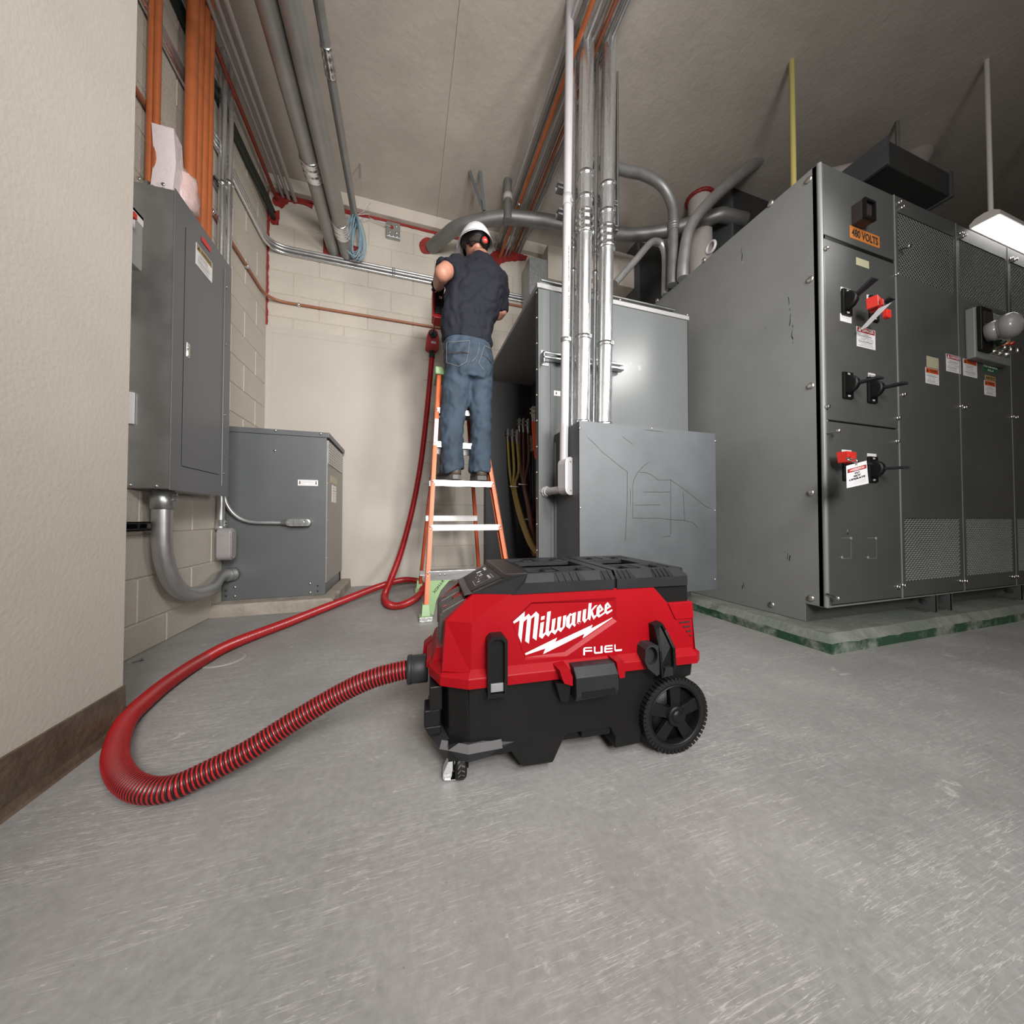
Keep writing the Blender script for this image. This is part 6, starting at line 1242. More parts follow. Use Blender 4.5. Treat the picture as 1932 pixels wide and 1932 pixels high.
# lettering, traced in its own plane inside the recess
LZ = lambda l: [(lambda p: (p.x, p.z))(lv(960 + x / 8.782, 1120 + y / 8.782, S0 + .0045)) for x, y in l]
b = B()
def letter(l, holes=None, v=S0 + .0042): poly_b(b, LZ(l), (0, v, 0), (1, 0, 0), (0, 0, 1), 0, [LZ(h) for h in holes] if holes else None)
letter([(70, 465), (262, 298), (260, 395), (328, 333), (365, 380), (452, 296), (500, 345), (458, 775), (395, 733), (430, 370), (370, 415), (333, 828), (270, 785), (305, 412), (242, 470), (206, 815), (156, 690), (180, 440), (88, 495)])
letter([(537, 382), (595, 366), (588, 425), (530, 440)])
letter([(525, 484), (583, 464), (560, 660), (572, 668), (606, 632), (637, 305), (695, 290), (660, 618), (678, 628), (703, 603), (718, 427), (777, 405), (750, 600), (768, 610), (796, 580), (810, 393), (870, 376), (848, 560), (868, 572), (892, 545), (901, 370), (950, 355), (930, 545), (860, 636), (815, 600), (764, 678), (705, 635), (656, 712), (606, 672), (553, 747), (500, 712)])
letter([(952, 398), (1017, 322), (1052, 342), (1060, 322), (1112, 307), (1095, 505), (1108, 515), (1130, 480), (1145, 300), (1197, 283), (1180, 460), (1195, 470), (1215, 440), (1230, 270), (1283, 253), (1268, 420), (1285, 430), (1303, 400), (1325, 160), (1372, 155), (1358, 275), (1425, 198), (1468, 187), (1385, 282), (1412, 372), (1450, 345), (1456, 365), (1405, 432), (1362, 345), (1347, 445), (1306, 415), (1256, 487), (1215, 437), (1173, 515), (1132, 470), (1090, 550), (1048, 510), (1003, 585), (948, 540)],
       [[(1018, 372), (1048, 350), (1040, 480), (1012, 515), (1006, 500)]])
letter([(1458, 232), (1512, 174), (1572, 262), (1500, 318), (1497, 345), (1512, 352), (1592, 296), (1594, 325), (1492, 397), (1447, 360)], [[(1503, 222), (1530, 258), (1502, 285)]])
letter([(1590, 190), (1637, 140), (1695, 215), (1625, 262), (1620, 290), (1635, 298), (1712, 258), (1712, 285), (1625, 345), (1582, 305)], [[(1632, 178), (1655, 210), (1628, 235)]])
letter([(268, 990), (800, 728), (768, 803), (1388, 515), (1362, 578), (1712, 393), (1712, 405), (1220, 742), (1252, 662), (568, 1002), (605, 908), (278, 1018)])
v2 = S0 - .0008
letter([(1218, 905), (1230, 885), (1250, 875), (1362, 872), (1362, 893), (1255, 898), (1247, 908), (1247, 925), (1365, 920), (1365, 947), (1247, 950), (1247, 1005), (1218, 1008)], None, v2)
letter([(1393, 868), (1418, 866), (1418, 945), (1425, 955), (1505, 950), (1505, 855), (1537, 853), (1537, 972), (1415, 985), (1397, 970)], None, v2)
letter([(1565, 880), (1580, 848), (1700, 835), (1700, 860), (1600, 868), (1592, 880), (1592, 890), (1700, 885), (1700, 908), (1592, 915), (1592, 930), (1600, 940), (1700, 930), (1700, 955), (1580, 967), (1563, 950)], None, v2)
letter([(1730, 833), (1752, 830), (1752, 905), (1760, 915), (1855, 905), (1855, 935), (1750, 945), (1732, 930)], None, v2)
po('logo_lettering', b, M_white, label='white Milwaukee script over a lightning bolt, with FUEL below', kind='stuff')
# air slots
for (x0, y0, x1, y1) in [(1282, 1175, 1302, 1173), (1289, 1183, 1303, 1181.5), (1295, 1191.5, 1304.5, 1190), (1301, 1199.5, 1305, 1199)]:
    p, q = lv(x0, y0, .0155), lv(x1, y1, .0155); b = B(); b.prism([p + V((0, 0, .0016)), p + V((.003, 0, -.0016)), q + V((.001, 0, -.0012)), q + V((0, 0, .0016))], (0, .002, 0)); po('air_slot', b, M_dark)
# ---- lid
def lid(u0, u1, left, name):
    b = B(); zb, zf, zt = .437, .463, .483; N0, N1 = .015, .031; F1, F0 = WV - N1, WV - N0
    if left:
        near = [[(u1, N0, zb), (-.434, N0, zb), (-.404, N0, zf), (u1, N0, zf)], [(u1, N0, zf), (-.404, N0, zf), (-.392, N1, zt), (u1, N1, zt)]]
        Al = (A.x - .001, A.y - .003, A.z + .001)
        near += [[(-.434, N0, zb), Al, tuple(lv(957, 1089, .042)), (-.392, N1, zt), (-.404, N0, zf)]]
        for f in near:
            l = [V(p) for p in f]; b.add(list(reversed(l)), [tuple(range(len(l)))], False); l2 = [mir(p) for p in l]; b.add(l2, [tuple(range(len(l2)))], False)
        b.add([V(Al), mir(Al), V((-.545, WV - .075, .426)), V((-.545, .075, .426))], [(0, 1, 2, 3)])
        b.add([V((u1, N0, zb)), V((u1, F0, zb)), V((u1, F0, zf)), V((u1, F1, zt)), V((u1, N1, zt)), V((u1, N0, zf))], [(0, 1, 2, 3, 4, 5)])
        u0 = -.392
    else:
        for f in [[(u0, N0, zb), (u1 - .014, N0, zb), (u1 - .014, N0, zf), (u0, N0, zf)], [(u0, N0, zf), (u1 - .014, N0, zf), (u1 - .030, N1, zt), (u0, N1, zt)], [(u1 - .014, N0, zb), (u1, N0 + .02, zb), (u1, N0 + .02, zf), (u1 - .014, N0, zf)], [(u1 - .014, N0, zf), (u1, N0 + .02, zf), (u1 - .016, N1 + .02, zt), (u1 - .030, N1, zt)]]:
            l = [V(p) for p in f]; b.add(l, [tuple(range(len(l)))], False); l2 = [mir(p) for p in l]; b.add(list(reversed(l2)), [tuple(range(len(l2)))], False)
        b.add([V(p) for p in [(u1, N0 + .02, zb), (u1, F0 - .02, zb), (u1, F0 - .02, zf), (u1, N0 + .02, zf)]], [(0, 1, 2, 3)])
        b.add([V(p) for p in [(u1, N0 + .02, zf), (u1, F0 - .02, zf), (u1 - .016, F1 - .02, zt), (u1 - .016, N1 + .02, zt)]], [(0, 1, 2, 3)])
        b.add([V((u0, N0, zb)), V((u0, N0, zf)), V((u0, N1, zt)), V((u0, F1, zt)), V((u0, F0, zf)), V((u0, F0, zb))], [(0, 1, 2, 3, 4, 5)])
        u1 -= .016
    # deck strips between pockets
    th = .012
    def d(a, c, e, f, z1=zt, z0=zt - th): b.box((a, c, z0), (e, f, z1))
    for v0, v1 in ((N1, .052), (.118, .136), (.244, .262), (.328, F1)): d(u0, v0, u1, v1)
    if left: pk = [(-.382, -.300), (-.280, -.196)]; ch = (-.375, -.195)
    else: pk = [(-.128, -.058), (-.030, .036)]; ch = (-.125, -.005)
    for v0, v1 in ((.052, .118), (.262, .328)):
        cuts = [u0] + [x for p in pk for x in p] + [u1]
        for i in range(0, len(cuts), 2): d(cuts[i], v0, cuts[i + 1], v1)
    d(u0, .136, ch[0], .244); d(ch[1], .136, u1, .244)
    b.box((u0 + .004, .03, .444), (u1 - .004, WV - .03, .456))
    b.box((u0, N0 + .004, .437), (u1, F0 - .004, .442))
    o = po(name, b, M_lid)
    for p in pk:
        for v0 in (.052, .262):
            h = B(); ue = p[1]; h.prism([V((ue - .034, v0 + .012, .4835)), V((ue - .006, v0 + .012, .4835)), V((ue, v0 + .012, .470)), V((ue - .004, v0 + .012, .462)), V((ue - .030, v0 + .012, .474)), V((ue - .036, v0 + .012, .478))], (0, .042, 0)); obj('lid_hook', h, M_black, o, world=False, bevel=.001)
            h = B(); h.add([V((p[0], v0, .471)), V((p[1] - .03, v0, .466)), V((p[1] - .03, v0 + .066, .466)), V((p[0], v0 + .066, .471))], [(0, 1, 2, 3)]); obj('pocket_floor', h, mat('sheen-lightened pocket plastic', (.075, .078, .083), .35, bump=.1, bscale=700), o, world=False)  # pocket floor grey is lightened to stand for light reflecting off it
    return o
ll = lid(-.437, -.1635, True, 'front_lid'); rl = lid(-.156, .072, False, 'rear_lid')
b = B(); b.box((-.1635, .02, .44), (-.156, WV - .02, .470)); 
for i in range(16): b.box((-.1645, .05 + i * .018, .470), (-.155, .058 + i * .018, .4815))
po('hinge_groove', b, M_black, kind='stuff')
# comb recesses on the sloping lid edge
sl = lambda u, t, d=0: V((u, .015 + .016 * t - d, .463 + .020 * t + d * .6))
def comb(u0, u1, n, parent, lean=.010, side='r'):
    b = B(); b.prism([sl(u0, .05, .0004), sl(u1 + (lean if side == 'r' else 0), .05, .0004), sl(u1, .95, .0004), sl(u0 + .003, .95, .0004)], (0, -.0006, .0004)); o = obj('grip_recess', b, M_black, parent, world=False)
    for i in range(n):
        u = u0 + (u1 - u0) * (i + .6) / n; b = B(); b.hexa([sl(u, .0, 0), sl(u + .0018, .0, 0), sl(u + .0018 - .004, 1, 0), sl(u - .004, 1, 0), sl(u, .0, .0035), sl(u + .0018, .0, .0035), sl(u + .0018 - .004, 1, .0025), sl(u - .004, 1, .0025)]); obj('grip_rib', b, M_lid, parent, world=False)
comb(-.327, -.255, 4, ll); comb(-.200, -.168, 2, ll, 0); comb(-.153, -.112, 3, rl); comb(-.048, .004, 4, rl)
# ---- control panel
b = B(); a0, a1 = A + V((-.001, 0, .0015)), lv(951, 1091, .050); a2, a3 = mir(a1), mir(a0); nn = (a1 - a0).cross(a2 - a0).normalized(); nn = nn if nn.z > 0 else -nn
b.prism([a0, a1, a2, a3], -nn * .01); b.prism([V((-.4525, .052, .470)), V((-.4475, .047, .4825)), V((-.392, .034, .4845)), V((-.388, .034, .466))], (0, WV - .086, 0)); cp = po('control_panel', b, M_ctrl, bevel=.0015)
ex = (a3 - a0).normalized() * -1; ey = (a1 - a0).normalized(); ctr = (a0 + a1 + a2 + a3) / 4
b = B(); pc = lambda s, t, d=.0006: ctr + ex * s + ey * t + nn * d
b.prism([pc(-.105, -.046), pc(.105, -.046), pc(.118, .046), pc(-.118, .046)], nn * .0008); obj('panel_overlay', b, mat('overlay film', (.016, .014, .013), .55, spec=.2), cp, world=False)
b = B(); d_ = .0018
def seg(s0, t0, s1, t1): b.add([pc(s0, t0, d_), pc(s1, t0, d_), pc(s1, t1, d_), pc(s0, t1, d_)], [(0, 1, 2, 3)])
text_b(b, 'Milwaukee', pc(-.075, .026, d_), ex, ey + ex * 0, .042, .011, nn, .0001, .03)
for s0, t0, w_, h_ in [(-.075, -.002, .016, .012), (-.072, -.004, .010, .016), (-.038, .004, .012, .003), (-.038, -.006, .008, .003), (-.018, -.004, .008, .012), (-.02, -.014, .010, .002), (.022, -.012, .004, .004), (.042, -.016, .012, .003), (.0465, -.0205, .003, .012)]: seg(s0, t0, s0 + w_, t0 + h_)
for i in range(4): seg(.024 + i * .012, .014, .031 + i * .012, .020)
for q in [(.014, -.028, .076, -.0272), (.014, -.028, .0148, .004), (.0752, -.028, .076, .026), (.02, .0255, .076, .0262)]: seg(*q)
obj('panel_print', b, M_white, cp, world=False, kind='stuff')
# ---- black box under the rear lid
b = B(); b.box((-.048, S0 + .006, .385), (.066, WV - S0 - .006, .438)); po('storage_box', b, M_black, bevel=.003)
# ---- battery pack in its bay
bt = B(); 
def rail(v0, v1): bt.prism([V((u, v0, z)) for u, z in [(-.532, .414), (-.545, .416), (-.598, .388), (-.606, .378), (-.607, .320), (-.590, .285), (-.53, .285), (-.52, .35)]], (0, v1 - v0, 0))
rail(.092, .150); rail(.205, .262); bt.prism([V((u, .145, z)) for u, z in [(-.532, .398), (-.545, .398), (-.585, .376), (-.597, .362), (-.600, .320), (-.585, .288), (-.53, .288)]], (0, .065, 0))
bat = po('battery_pack', bt, mat('battery brown black plastic', (.040, .034, .031), .42, bump=.15, bscale=300), bevel=.004)
b = B(); b.prism([V((u, .156, z)) for u, z in [(-.535, .412), (-.552, .410), (-.566, .398), (-.562, .392), (-.535, .394)]], (0, .040, 0)); obj('release_latch', b, M_red, bat, world=False, bevel=.002, label='red release latch')
b = B(); b.prism([V(p) for p in [(-.598, .155, .3645), (-.578, .150, .3805), (-.578, .20, .3805), (-.598, .17, .3645)]], (-.002, 0, .0025)); obj('grey_wedge', b, mat('pale grey insert', (.22, .215, .22), .4), bat, world=False)
b = B()
for v in (.118, .232): b.add([V((-.590, v - .006, .3935)), V((-.584, v, .3965)), V((-.590, v + .006, .3935)), V((-.596, v, .3905))], [(0, 3, 2, 1)])
obj('red_mark', b, M_redlab, bat, world=False)
b = B()
for v in (.110, .222):
    for i, z in enumerate((.350, .342, .334, .326, .318)): b.box((-.6082 + (.0005 if i else 0), v, z), (-.6075, v + (.010 if i % 2 else .007), z + .0035))
obj('battery_print', b, M_white, bat, world=False, kind='stuff')
# ---- hose port and hood
b = B(); b.cyl((-.60, .19, .209), (-.628, .19, .209), .046, 28); b.box((-.622, .13, .16), (-.60, .25, .25)); po('port_flange', b, M_black, bevel=.003)
b = B(); b.prism([V(p) for p in [(-.622, .255, .262), (-.645, .268, .24), (-.650, .27, .19), (-.642, .268, .19), (-.625, .262, .225)]], (0, .05, 0)); b.prism([V(p) for p in [(-.622, .135, .262), (-.636, .135, .25), (-.636, .135, .231), (-.622, .135, .231)]], (0, .11, 0)); po('port_hood', b, M_red, bevel=.002)
b = B(); b.box((-.628, .05, .165), (-.598, .12, .222)); b.box((-.640, .055, .125), (-.602, .11, .165)); b.hexa([V(p) for p in [(-.628, .055, .105), (-.60, .055, .105), (-.60, .11, .105), (-.628, .11, .105), (-.640, .055, .126), (-.60, .055, .126), (-.60, .11, .126), (-.640, .11, .126)]]); po('end_clip', b, M_black, bevel=.003)
# ---- left tie-down clip
def rr(c0, c1, ch): (u0, z0), (u1, z1) = c0, c1; return [(u0, z0), (u1, z0), (u1, z1 - ch), (u1 - ch, z1), (u0 + ch, z1), (u0, z1 - ch)]
def clip(parent, o_, i_, v0, v1, name, m=M_black):
    b = B(); n = len(o_); f0 = [V((u, v0, z)) for u, z in o_]; f1 = [V((u, v0, z)) for u, z in i_]; r1 = [V((u, v1, z)) for u, z in i_]; bk = [V((u, S0 + .01, z)) for u, z in o_]
    b.add(f0 + f1, [(i, (i + 1) % n, n + (i + 1) % n, n + i) for i in range(n)]); b.add(f1 + r1, [(i, (i + 1) % n, n + (i + 1) % n, n + i) for i in range(n)]); b.add(r1, [tuple(range(n))]); b.add(bk + f0, [(i, (i + 1) % n, n + (i + 1) % n, n + i) for i in range(n)])
    return po(name, b, m, bevel=.0015)
o_ = rr((-.4995, .212), (-.4535, .350), .010); i_ = rr((-.4925, .219), (-.4605, .343), .008); tc = clip(vac, o_, i_, -.016, -.004, 'side_clip')
b = B(); b.box((-.4915, -.0075, .221), (-.4615, -.003, .240)); obj('clip_pad', b, mat('grey clip pad', (.22, .215, .225), .5), tc, world=False, bevel=.001)
# ---- right hose hook: bowed strap with a round cup beside it
P3 = [(-.062, .342), (-.038, .348), (-.025, .330), (-.012, .286), (-.011, .236), (-.020, .219), (-.054, .214), (-.055, .230), (-.058, .28)]
b = B(); n = len(P3); vb = [(-.004 if z > .325 else -.022 if z > .26 else -.024) for u, z in P3]
f0 = [V((u, v, z)) for (u, z), v in zip(P3, vb)]; cu = sum((p.x for p in f0)) / n; cz = .285
f1 = [V((cu + (p.x - cu) * .72, p.y, cz + (p.z - cz) * .86)) for p in f0]; r1 = [p + V((0, .010, 0)) for p in f1]; bk = [V((p.x, S0 + .005, p.z)) for p in f0]
b.add(f0 + f1, [(i, n + i, n + (i + 1) % n, (i + 1) % n) for i in range(n)]); b.add(f1 + r1, [(i, n + i, n + (i + 1) % n, (i + 1) % n) for i in range(n)]); b.add(r1, [tuple(reversed(range(n)))]); b.add(bk + f0, [(i, n + i, n + (i + 1) % n, (i + 1) % n) for i in range(n)])
hk = po('hose_hook', b, M_black, bevel=.001)
b = B(); b.hexa([V(p) for p in [(-.050, -.025, .216), (-.022, -.025, .218), (-.022, -.015, .218), (-.050, -.015, .216), (-.044, -.026, .240), (-.024, -.026, .240), (-.024, -.015, .240), (-.044, -.015, .240)]]); obj('hook_pad', b, M_lid, hk, world=False, bevel=.001)
ring = [(-.080 + .024 * math.cos(a), .272 + .030 * math.sin(a)) for a in [2 * math.pi * i / 28 for i in range(28)]]; rin = [(-.079 + .0175 * math.cos(a), .270 + .0225 * math.sin(a)) for a in [2 * math.pi * i / 28 for i in range(28)]]
b = B(); n = 28; oc = [(-.056, .222), (-.056, .292), (-.064, .297), (-.086, .297), (-.096, .288), (-.098, .258), (-.090, .240), (-.064, .218)]
poly_b(b, oc, (0, -.018, 0), (1, 0, 0), (0, 0, 1), 0, [rin]); m_ = len(oc)
b.add([V((u, -.018, z)) for u, z in oc] + [V((u, S0 + .004, z)) for u, z in oc], [(i, (i + 1) % m_, m_ + (i + 1) % m_, m_ + i) for i in range(m_)]); 
b.add([V((u, -.018, z)) for u, z in rin] + [V((u * 1 + .002, -.003, z)) for u, z in rin], [(i, (i + 1) % n, n + (i + 1) % n, n + i) for i in range(n)], True); b.add([V((u + .002, -.003, z)) for u, z in rin], [tuple(range(n))])
po('hook_cup', b, M_black2)
# ---- centre latch and its red lugs
b = B(); L0, L1 = -.292, -.181
b.loft([[V((L0, y, z)) for y, z in ((S0, .262), (-.014, .263), (-.032, .243), (-.034, .20), (-.026, .186), (S0, .188))], [V((L1, y, z)) for y, z in ((S0, .262), (-.014, .263), (-.032, .243), (-.034, .205), (-.026, .190), (S0, .188))]], True)
cl_ = po('centre_latch', b, M_lid, bevel=.002)
b = B(); b.box((L0 + .014, -.0355, .196), (L1 - .01, -.034, .210)); obj('latch_groove', b, M_black, cl_, world=False)
def lug_r(pts, v0, v1, name='latch_lug'):
    b = B(); n = len(pts); f = [V((u, v0, z)) for u, z in pts]; c = sum(f, V()) / n; r = [V((c.x + (p.x - c.x) * 1.25, v1, c.z + (p.z - c.z) * 1.12)) for p in f]
    b.add(r + f, [(i, (i + 1) % n, n + (i + 1) % n, n + i) for i in range(n)]); b.add(f, [tuple(range(n))]); return po(name, b, M_red, bevel=.0015)
lug_r([(-.325, .246), (-.318, .230), (-.297, .222), (-.297, .244), (-.306, .264), (-.330, .262)], -.024, S0)
lug_r([(-.177, .244), (-.172, .226), (-.158, .226), (-.156, .246), (-.160, .266), (-.180, .267)], -.022, S0)
b = B(); b.hexa([V(p) for p in [(-.318, .0, .175), (-.298, .0, .170), (-.298, .018, .170), (-.318, .018, .175), (-.335, -.012, .226), (-.296, -.016, .226), (-.296, .018, .226), (-.335, .018, .226)]]); po('latch_bracket', b, M_black, bevel=.001)
# ---- rear wheels
def wheel(v0, s, lab=None):
    c = V((.006, v0, .099)); ax = V((0, s, 0)); t = B()
    t.lathe(c, ax, [(.020, .0735), (0, .0745), (-.0005, .090), (.004, .0945), (.042, .0945), (.0465, .09), (.046, .0745), (.026, .0735)], 56, True, False)
    o = po('rear_wheel', t, M_rubber, label=lab)
    b = B(); 
    for i in range(52):
        a = 2 * math.pi * i / 52; R = Matrix.Rotation(a, 4, 'Y')
        for y0, y1, off in ((-.001, .020, 0), (.024, .047, .5)):
            R2_ = Matrix.Rotation(a + off * 2 * math.pi / 52, 4, 'Y'); b.box((-.0040, y0 if s > 0 else -y1, .088), (.0040, y1 if s > 0 else -y0, .0985), Matrix.Translation(c) @ R2_)
    obj('tread', b, M_rubber, o, world=False, kind='stuff')
    b = B(); b.lathe(c, ax, [(.019, .01), (.019, .074), (.024, .074), (.024, .01)], 40); obj('wheel_disc', b, M_black, o, world=False)
    b = B(); b.lathe(c, ax, [(.019, .0725), (.002, .0735), (-.0015, .0760), (-.0015, .0778), (.0005, .079)], 56, True, False); obj('rim_ring', b, M_black, o, world=False)
    for i in range(5):
        a = 2 * math.pi * (i + .02) / 5; R = Matrix.Translation(c) @ Matrix.Rotation(a, 4, 'Y'); b = B()
        w0, w1 = .013, .017; y0, y1 = (.002 * s, .016 * s); b.hexa([R @ V(p) for p in [(-w0, y1, .018), (w0, y1, .018), (w0, y0, .018), (-w0, y0, .018), (-w1, y1, .075), (w1, y1, .075), (w1, y0 + .003 * s, .075), (-w1, y0 + .003 * s, .075)]]); obj('spoke', b, M_black, o, world=False, bevel=.0015)
    b = B(); b.lathe(c, ax, [(.022, .0275), (-.004, .0265), (-.007, .023), (-.007, .018)], 32); b.lathe(c, ax, [(-.0062, .0168), (-.0082, .0165), (-.0088, .0005)], 32); obj('hub_cap', b, M_black, o, world=False)
    return o
wheel(.0, 1); wheel(WV - .0, -1)
b = B(); b.cyl((.006, .03, .099), (.006, WV - .03, .099), .012, 12); b.box((-.03, .06, .10), (.03, WV - .06, .20)); po('axle', b, M_black)
# ---- front casters with brake lever
cpx = VI @ at(869, 1470, 2, 0)
def caster(c, brake):
    R = .032; b = B(); b.lathe(c + V((-.013, 0, R)), (1, 0, 0), [(0, .012), (.0, R * .86), (.003, R * .95), (.006, R), (.020, R), (.023, R * .95), (.026, R * .86), (.026, .012)], 28); o = po('caster', b, M_rubber)
    b = B()
    for i in range(20):
        a = 2 * math.pi * i / 20
        for k, (x0, x1, ta, tb) in enumerate([(-.008, -.001, 0, .5), (.001, .008, .5, 0)]):
            p0 = c + V((x0, (R + .0003) * math.sin(a + ta * .31), R + (R + .0003) * math.cos(a + ta * .31))); p1 = c + V((x1, (R + .0003) * math.sin(a + tb * .31), R + (R + .0003) * math.cos(a + tb * .31)))
            n = V((0, math.sin(a), math.cos(a))); t = V((0, math.cos(a), -math.sin(a))) * .0028
            b.add([p0 - t, p1 - t * .3, p1 + t, p0 + t * .3], [(0, 1, 2, 3), (3, 2, 1, 0)])
    obj('caster_tread', b, mat('dusty tread', (.20, .185, .17), .8), o, world=False, kind='stuff')
    b = B(); b.box(tuple(c + V((-.019, -.012, R * .8))), tuple(c + V((-.015, .022, .072)))); b.box(tuple(c + V((.015, -.012, R * .8))), tuple(c + V((.019, .022, .072)))); b.box(tuple(c + V((-.02, -.008, .062))), tuple(c + V((.02, .03, .075)))); obj('caster_fork', b, M_black, o, world=False, bevel=.001)
    if brake:
        b = B(); pr = [(-.022, .056), (-.030, .044), (-.0385, .028), (-.042, .014), (-.038, .006), (-.030, .0045), (-.014, .0035)]
        y0, y1 = -.012, .012; n = len(pr); q = [V((c.x + u, c.y + (y0 if z < .04 else y0 + .006), z)) for u, z in pr]; r = [V((p.x, c.y + y1, p.z)) for p in q]
        b.loft([[p, p + V((.0015, 0, .0015)), s_ + V((.0015, 0, .0015)), s_] for p, s_ in zip(q, r)], True)
        b.prism([V((c.x + u, c.y + y0 + .002, z)) for u, z in [(-.022, .056), (-.030, .044), (-.040, .022), (-.040, .010), (-.034, .006), (-.024, .006), (-.021, .012), (-.020, .022), (-.012, .046)]], (0, .0015, 0))
        br = obj('brake_lever', b, M_zinc, o, world=False, label='zinc plated brake lever')
        b = B(); text_b(b, 'OFF', c + V((-.031, y0 + .0018, .016)), (1, 0, 0), (0, 0, 1), .014, .006, (0, -1, 0), .0004, .02); obj('stamped_word', b, M_white, o, world=False, kind='stuff')
    return o
cc = V((cpx.x, cpx.y + .008, 0)); caster(cc, True); caster(V((cc.x, WV - cc.y, 0)), False)
for v in (cc.y, WV - cc.y): b = B(); b.box((cc.x - .03, v - .03, .06), (cc.x + .035, v + .04, .10)); po('caster_mount', b, M_black)
# rear handle bar
b = B(); b.tube(fillet([V((.09, .07, .25)), V((.125, .07, .40)), V((.125, WV - .07, .40)), V((.09, WV - .07, .25))], .03), .009, 10)
# ================================================================ hose
hose = thing('vacuum_hose', 'long corrugated red vacuum hose looping over the floor and up to the drill nozzle', 'hose', (0, 1.4, 0))
port = VM @ V((-.632, .19, .209)); pend = VM @ V((-.685, .19, .209))
b = B(); b.lathe(port, (pend - port), [(0, .034), (.002, .0365), (.040, .0365), (.042, .0355), (.0425, .038), (.053, .038), (.055, .034), (.055, .026)], 28); obj('hose_cuff', b, M_black2, hose)
HR = .0255
fl = lambda x, y, z=HR + .002: at(x, y, 2, z)
def near(x, y, depth):  # a point along the view ray at a given distance in front of the wall plane
    return at(x, y, 1, depth)
K = [pend + (port - pend) * .3, pend - VD * .012]
# descending run from the port to the floor
def onz(x, y, z): return at(x, y, 2, z)
K += [onz(700, 1281, .192), onz(637, 1311, .158), onz(552, 1362, .110), onz(467, 1417, .068), onz(382, 1461, .042), onz(322, 1487, .030), onz(268, 1489, HR + .002), onz(230, 1464, HR + .002), onz(218, 1420, HR + .002), onz(236, 1364, HR + .002), onz(272, 1325, HR + .002), onz(325, 1282, HR + .002), onz(382, 1245, HR + .002), onz(445, 1212, HR + .002), onz(547, 1173, HR + .002), onz(640, 1136, .034), onz(714, 1107, .062), onz(760, 1094, .062), onz(790, 1097, .040), onz(797, 1112, HR + .002), onz(785, 1128, HR + .002), onz(757, 1142, HR + .002), onz(733, 1140, HR + .002), onz(726, 1124, HR + .002)]
WY = BY - .05
K += [at(738, 1092, 1, WY - .42), at(757, 1040, 1, WY - .18), at(778, 960, 1, WY - .04), at(793, 880, 1, WY), at(803, 800, 1, WY), at(810, 730, 1, WY), at(815, 672, 1, WY)]
path = bez(K, 14)
# even resampling; the coils are drawn apart on the stretched run near the port and close together elsewhere
L = [0.0]
for p, q in zip(path, path[1:]): L.append(L[-1] + (q - p).length)
def pt(s):
    import bisect
    i = min(max(bisect.bisect(L, s) - 1, 0), len(path) - 2); t = (s - L[i]) / max(1e-9, L[i + 1] - L[i]); return path[i].lerp(path[i + 1], min(1, t))
s = 0.0; rings = []; total = L[-1]
while s < total:
    pitch = .0088 if s < .55 else (.0088 + (.0056 - .0088) * min(1, (s - .55) / .4))
    w_ = .55 if s < .55 else min(.74, .55 + (s - .55) * .5)
    rings += [(s, HR * .88, 1), (s + pitch * (1 - w_) * .8, HR * .88, 1 if s < 1.5 else 0), (s + pitch * (1 - w_) + .0002, HR * .96, 0), (s + pitch * (1 - w_ * .5), HR, 0), (s + pitch * .97, HR * .955, 1 if s < 1.5 else 0)]
    s += pitch
n = 18; b = B(); loops = []; u = None; mats_ = []
for sv, r, dk in rings:
    if sv > total: break
    p = pt(sv); t = (pt(min(total, sv + .01)) - pt(max(0, sv - .01))).normalized()
    if u is None: u = t.cross(V((0, 0, 1))).normalized()
    u = (u - t * u.dot(t)).normalized(); v = t.cross(u); loops.append([p + (u * math.cos(2 * math.pi * i / n) + v * math.sin(2 * math.pi * i / n)) * r for i in range(n)]); mats_.append(dk)
vs = [p for l in loops for p in l]; o0 = 0; b.v = vs
for k in range(len(loops) - 1):
    dk = 1 if mats_[k] else 0
    for i in range(n): j = (i + 1) % n; b.f.append([k * n + i, k * n + j, (k + 1) * n + j, (k + 1) * n + i]); b.m.append(dk); b.sm.append(False)
b.sm = [True] * len(b.f)
obj('corrugated_tube', b, [M_hose, M_hose_dark], hose)
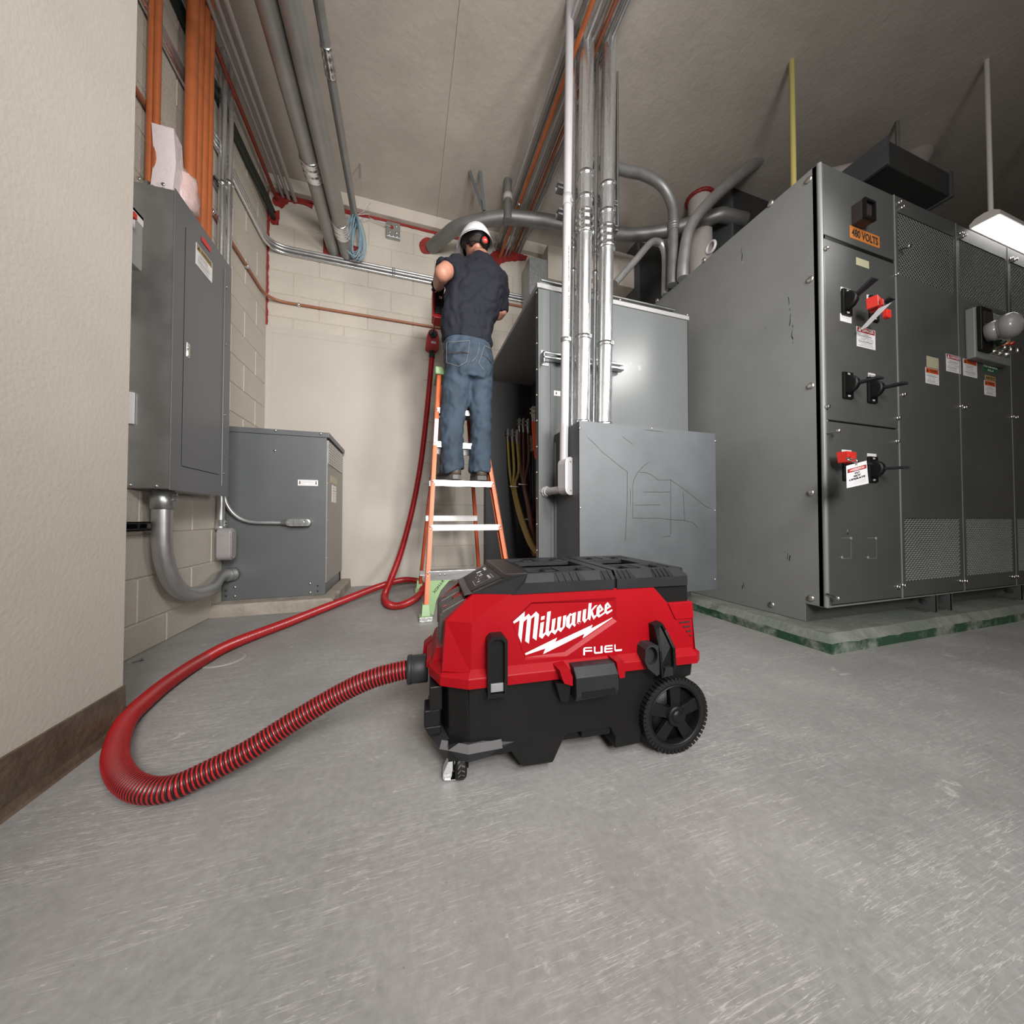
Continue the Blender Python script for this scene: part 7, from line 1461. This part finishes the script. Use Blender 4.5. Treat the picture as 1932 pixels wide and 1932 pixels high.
pe = path[-1]; b = B(); b.lathe(pe - V((0, 0, .02)), (0, 0, 1), [(0, .026), (.001, .028), (.07, .027), (.071, .02)], 20); obj('hose_cuff', b, M_black2, hose)
# ---- dust nozzle held flat to the wall
c = at(817, 640, 1, BY - .03); noz = thing('dust_nozzle', 'red drill dust nozzle with a round opening, flat on the back wall', 'nozzle', c)
nz = lambda x, y: (at(x, y, 1, BY - .05).x - c.x, at(x, y, 1, BY - .05).z - c.z)
ol = [(804, 658), (803, 654), (806, 632), (809, 624), (814, 620.5), (821, 620.5), (826, 625), (828, 634), (828, 655), (823, 662), (812, 662)]
pts = [nz(*p) for p in ol]; hc = nz(817, 630); hole = [(hc[0] + .032 * math.cos(a), hc[1] + .036 * math.sin(a)) for a in [2 * math.pi * i / 24 for i in range(24)]]
b = B(); area_ = sum(p[0] * q[1] - q[0] * p[1] for p, q in zip(pts, pts[1:] + pts[:1])); pts = pts if area_ > 0 else pts[::-1]; m_ = len(pts)
poly_b(b, pts, (c.x, BY - .05, c.z), (1, 0, 0), (0, 0, 1), 0, [hole]); b.add([V((c.x + u, BY - .05, c.z + z)) for u, z in pts] + [V((c.x + u * 1.03, BY - .012, c.z + z * 1.03)) for u, z in pts], [(i, m_ + i, m_ + (i + 1) % m_, (i + 1) % m_) for i in range(m_)])
b.add([V((c.x + u, BY - .05, c.z + z)) for u, z in hole] + [V((c.x + u, BY - .014, c.z + z)) for u, z in hole], [(i, (i + 1) % 24, 24 + (i + 1) % 24, 24 + i) for i in range(24)], True)
obj('nozzle_shell', b, M_red2, noz)
b = B(); b.add([V((c.x + u, BY - .016, c.z + z)) for u, z in hole], [tuple(range(24))]); obj('nozzle_throat', b, M_dark, noz)
b = B(); b.lathe((c.x + hc[0], BY - .056, c.z + hc[1]), (0, 1, 0), [(0, .034), (0, .040), (.006, .041)], 24); obj('nozzle_ring', b, M_black2, noz)
b = B(); q = nz(818, 646); b.box((c.x + q[0] - .022, BY - .0515, c.z + q[1] - .012), (c.x + q[0] + .022, BY - .0505, c.z + q[1] + .010)); obj('nozzle_label', b, M_white, noz, 'small white printed label')
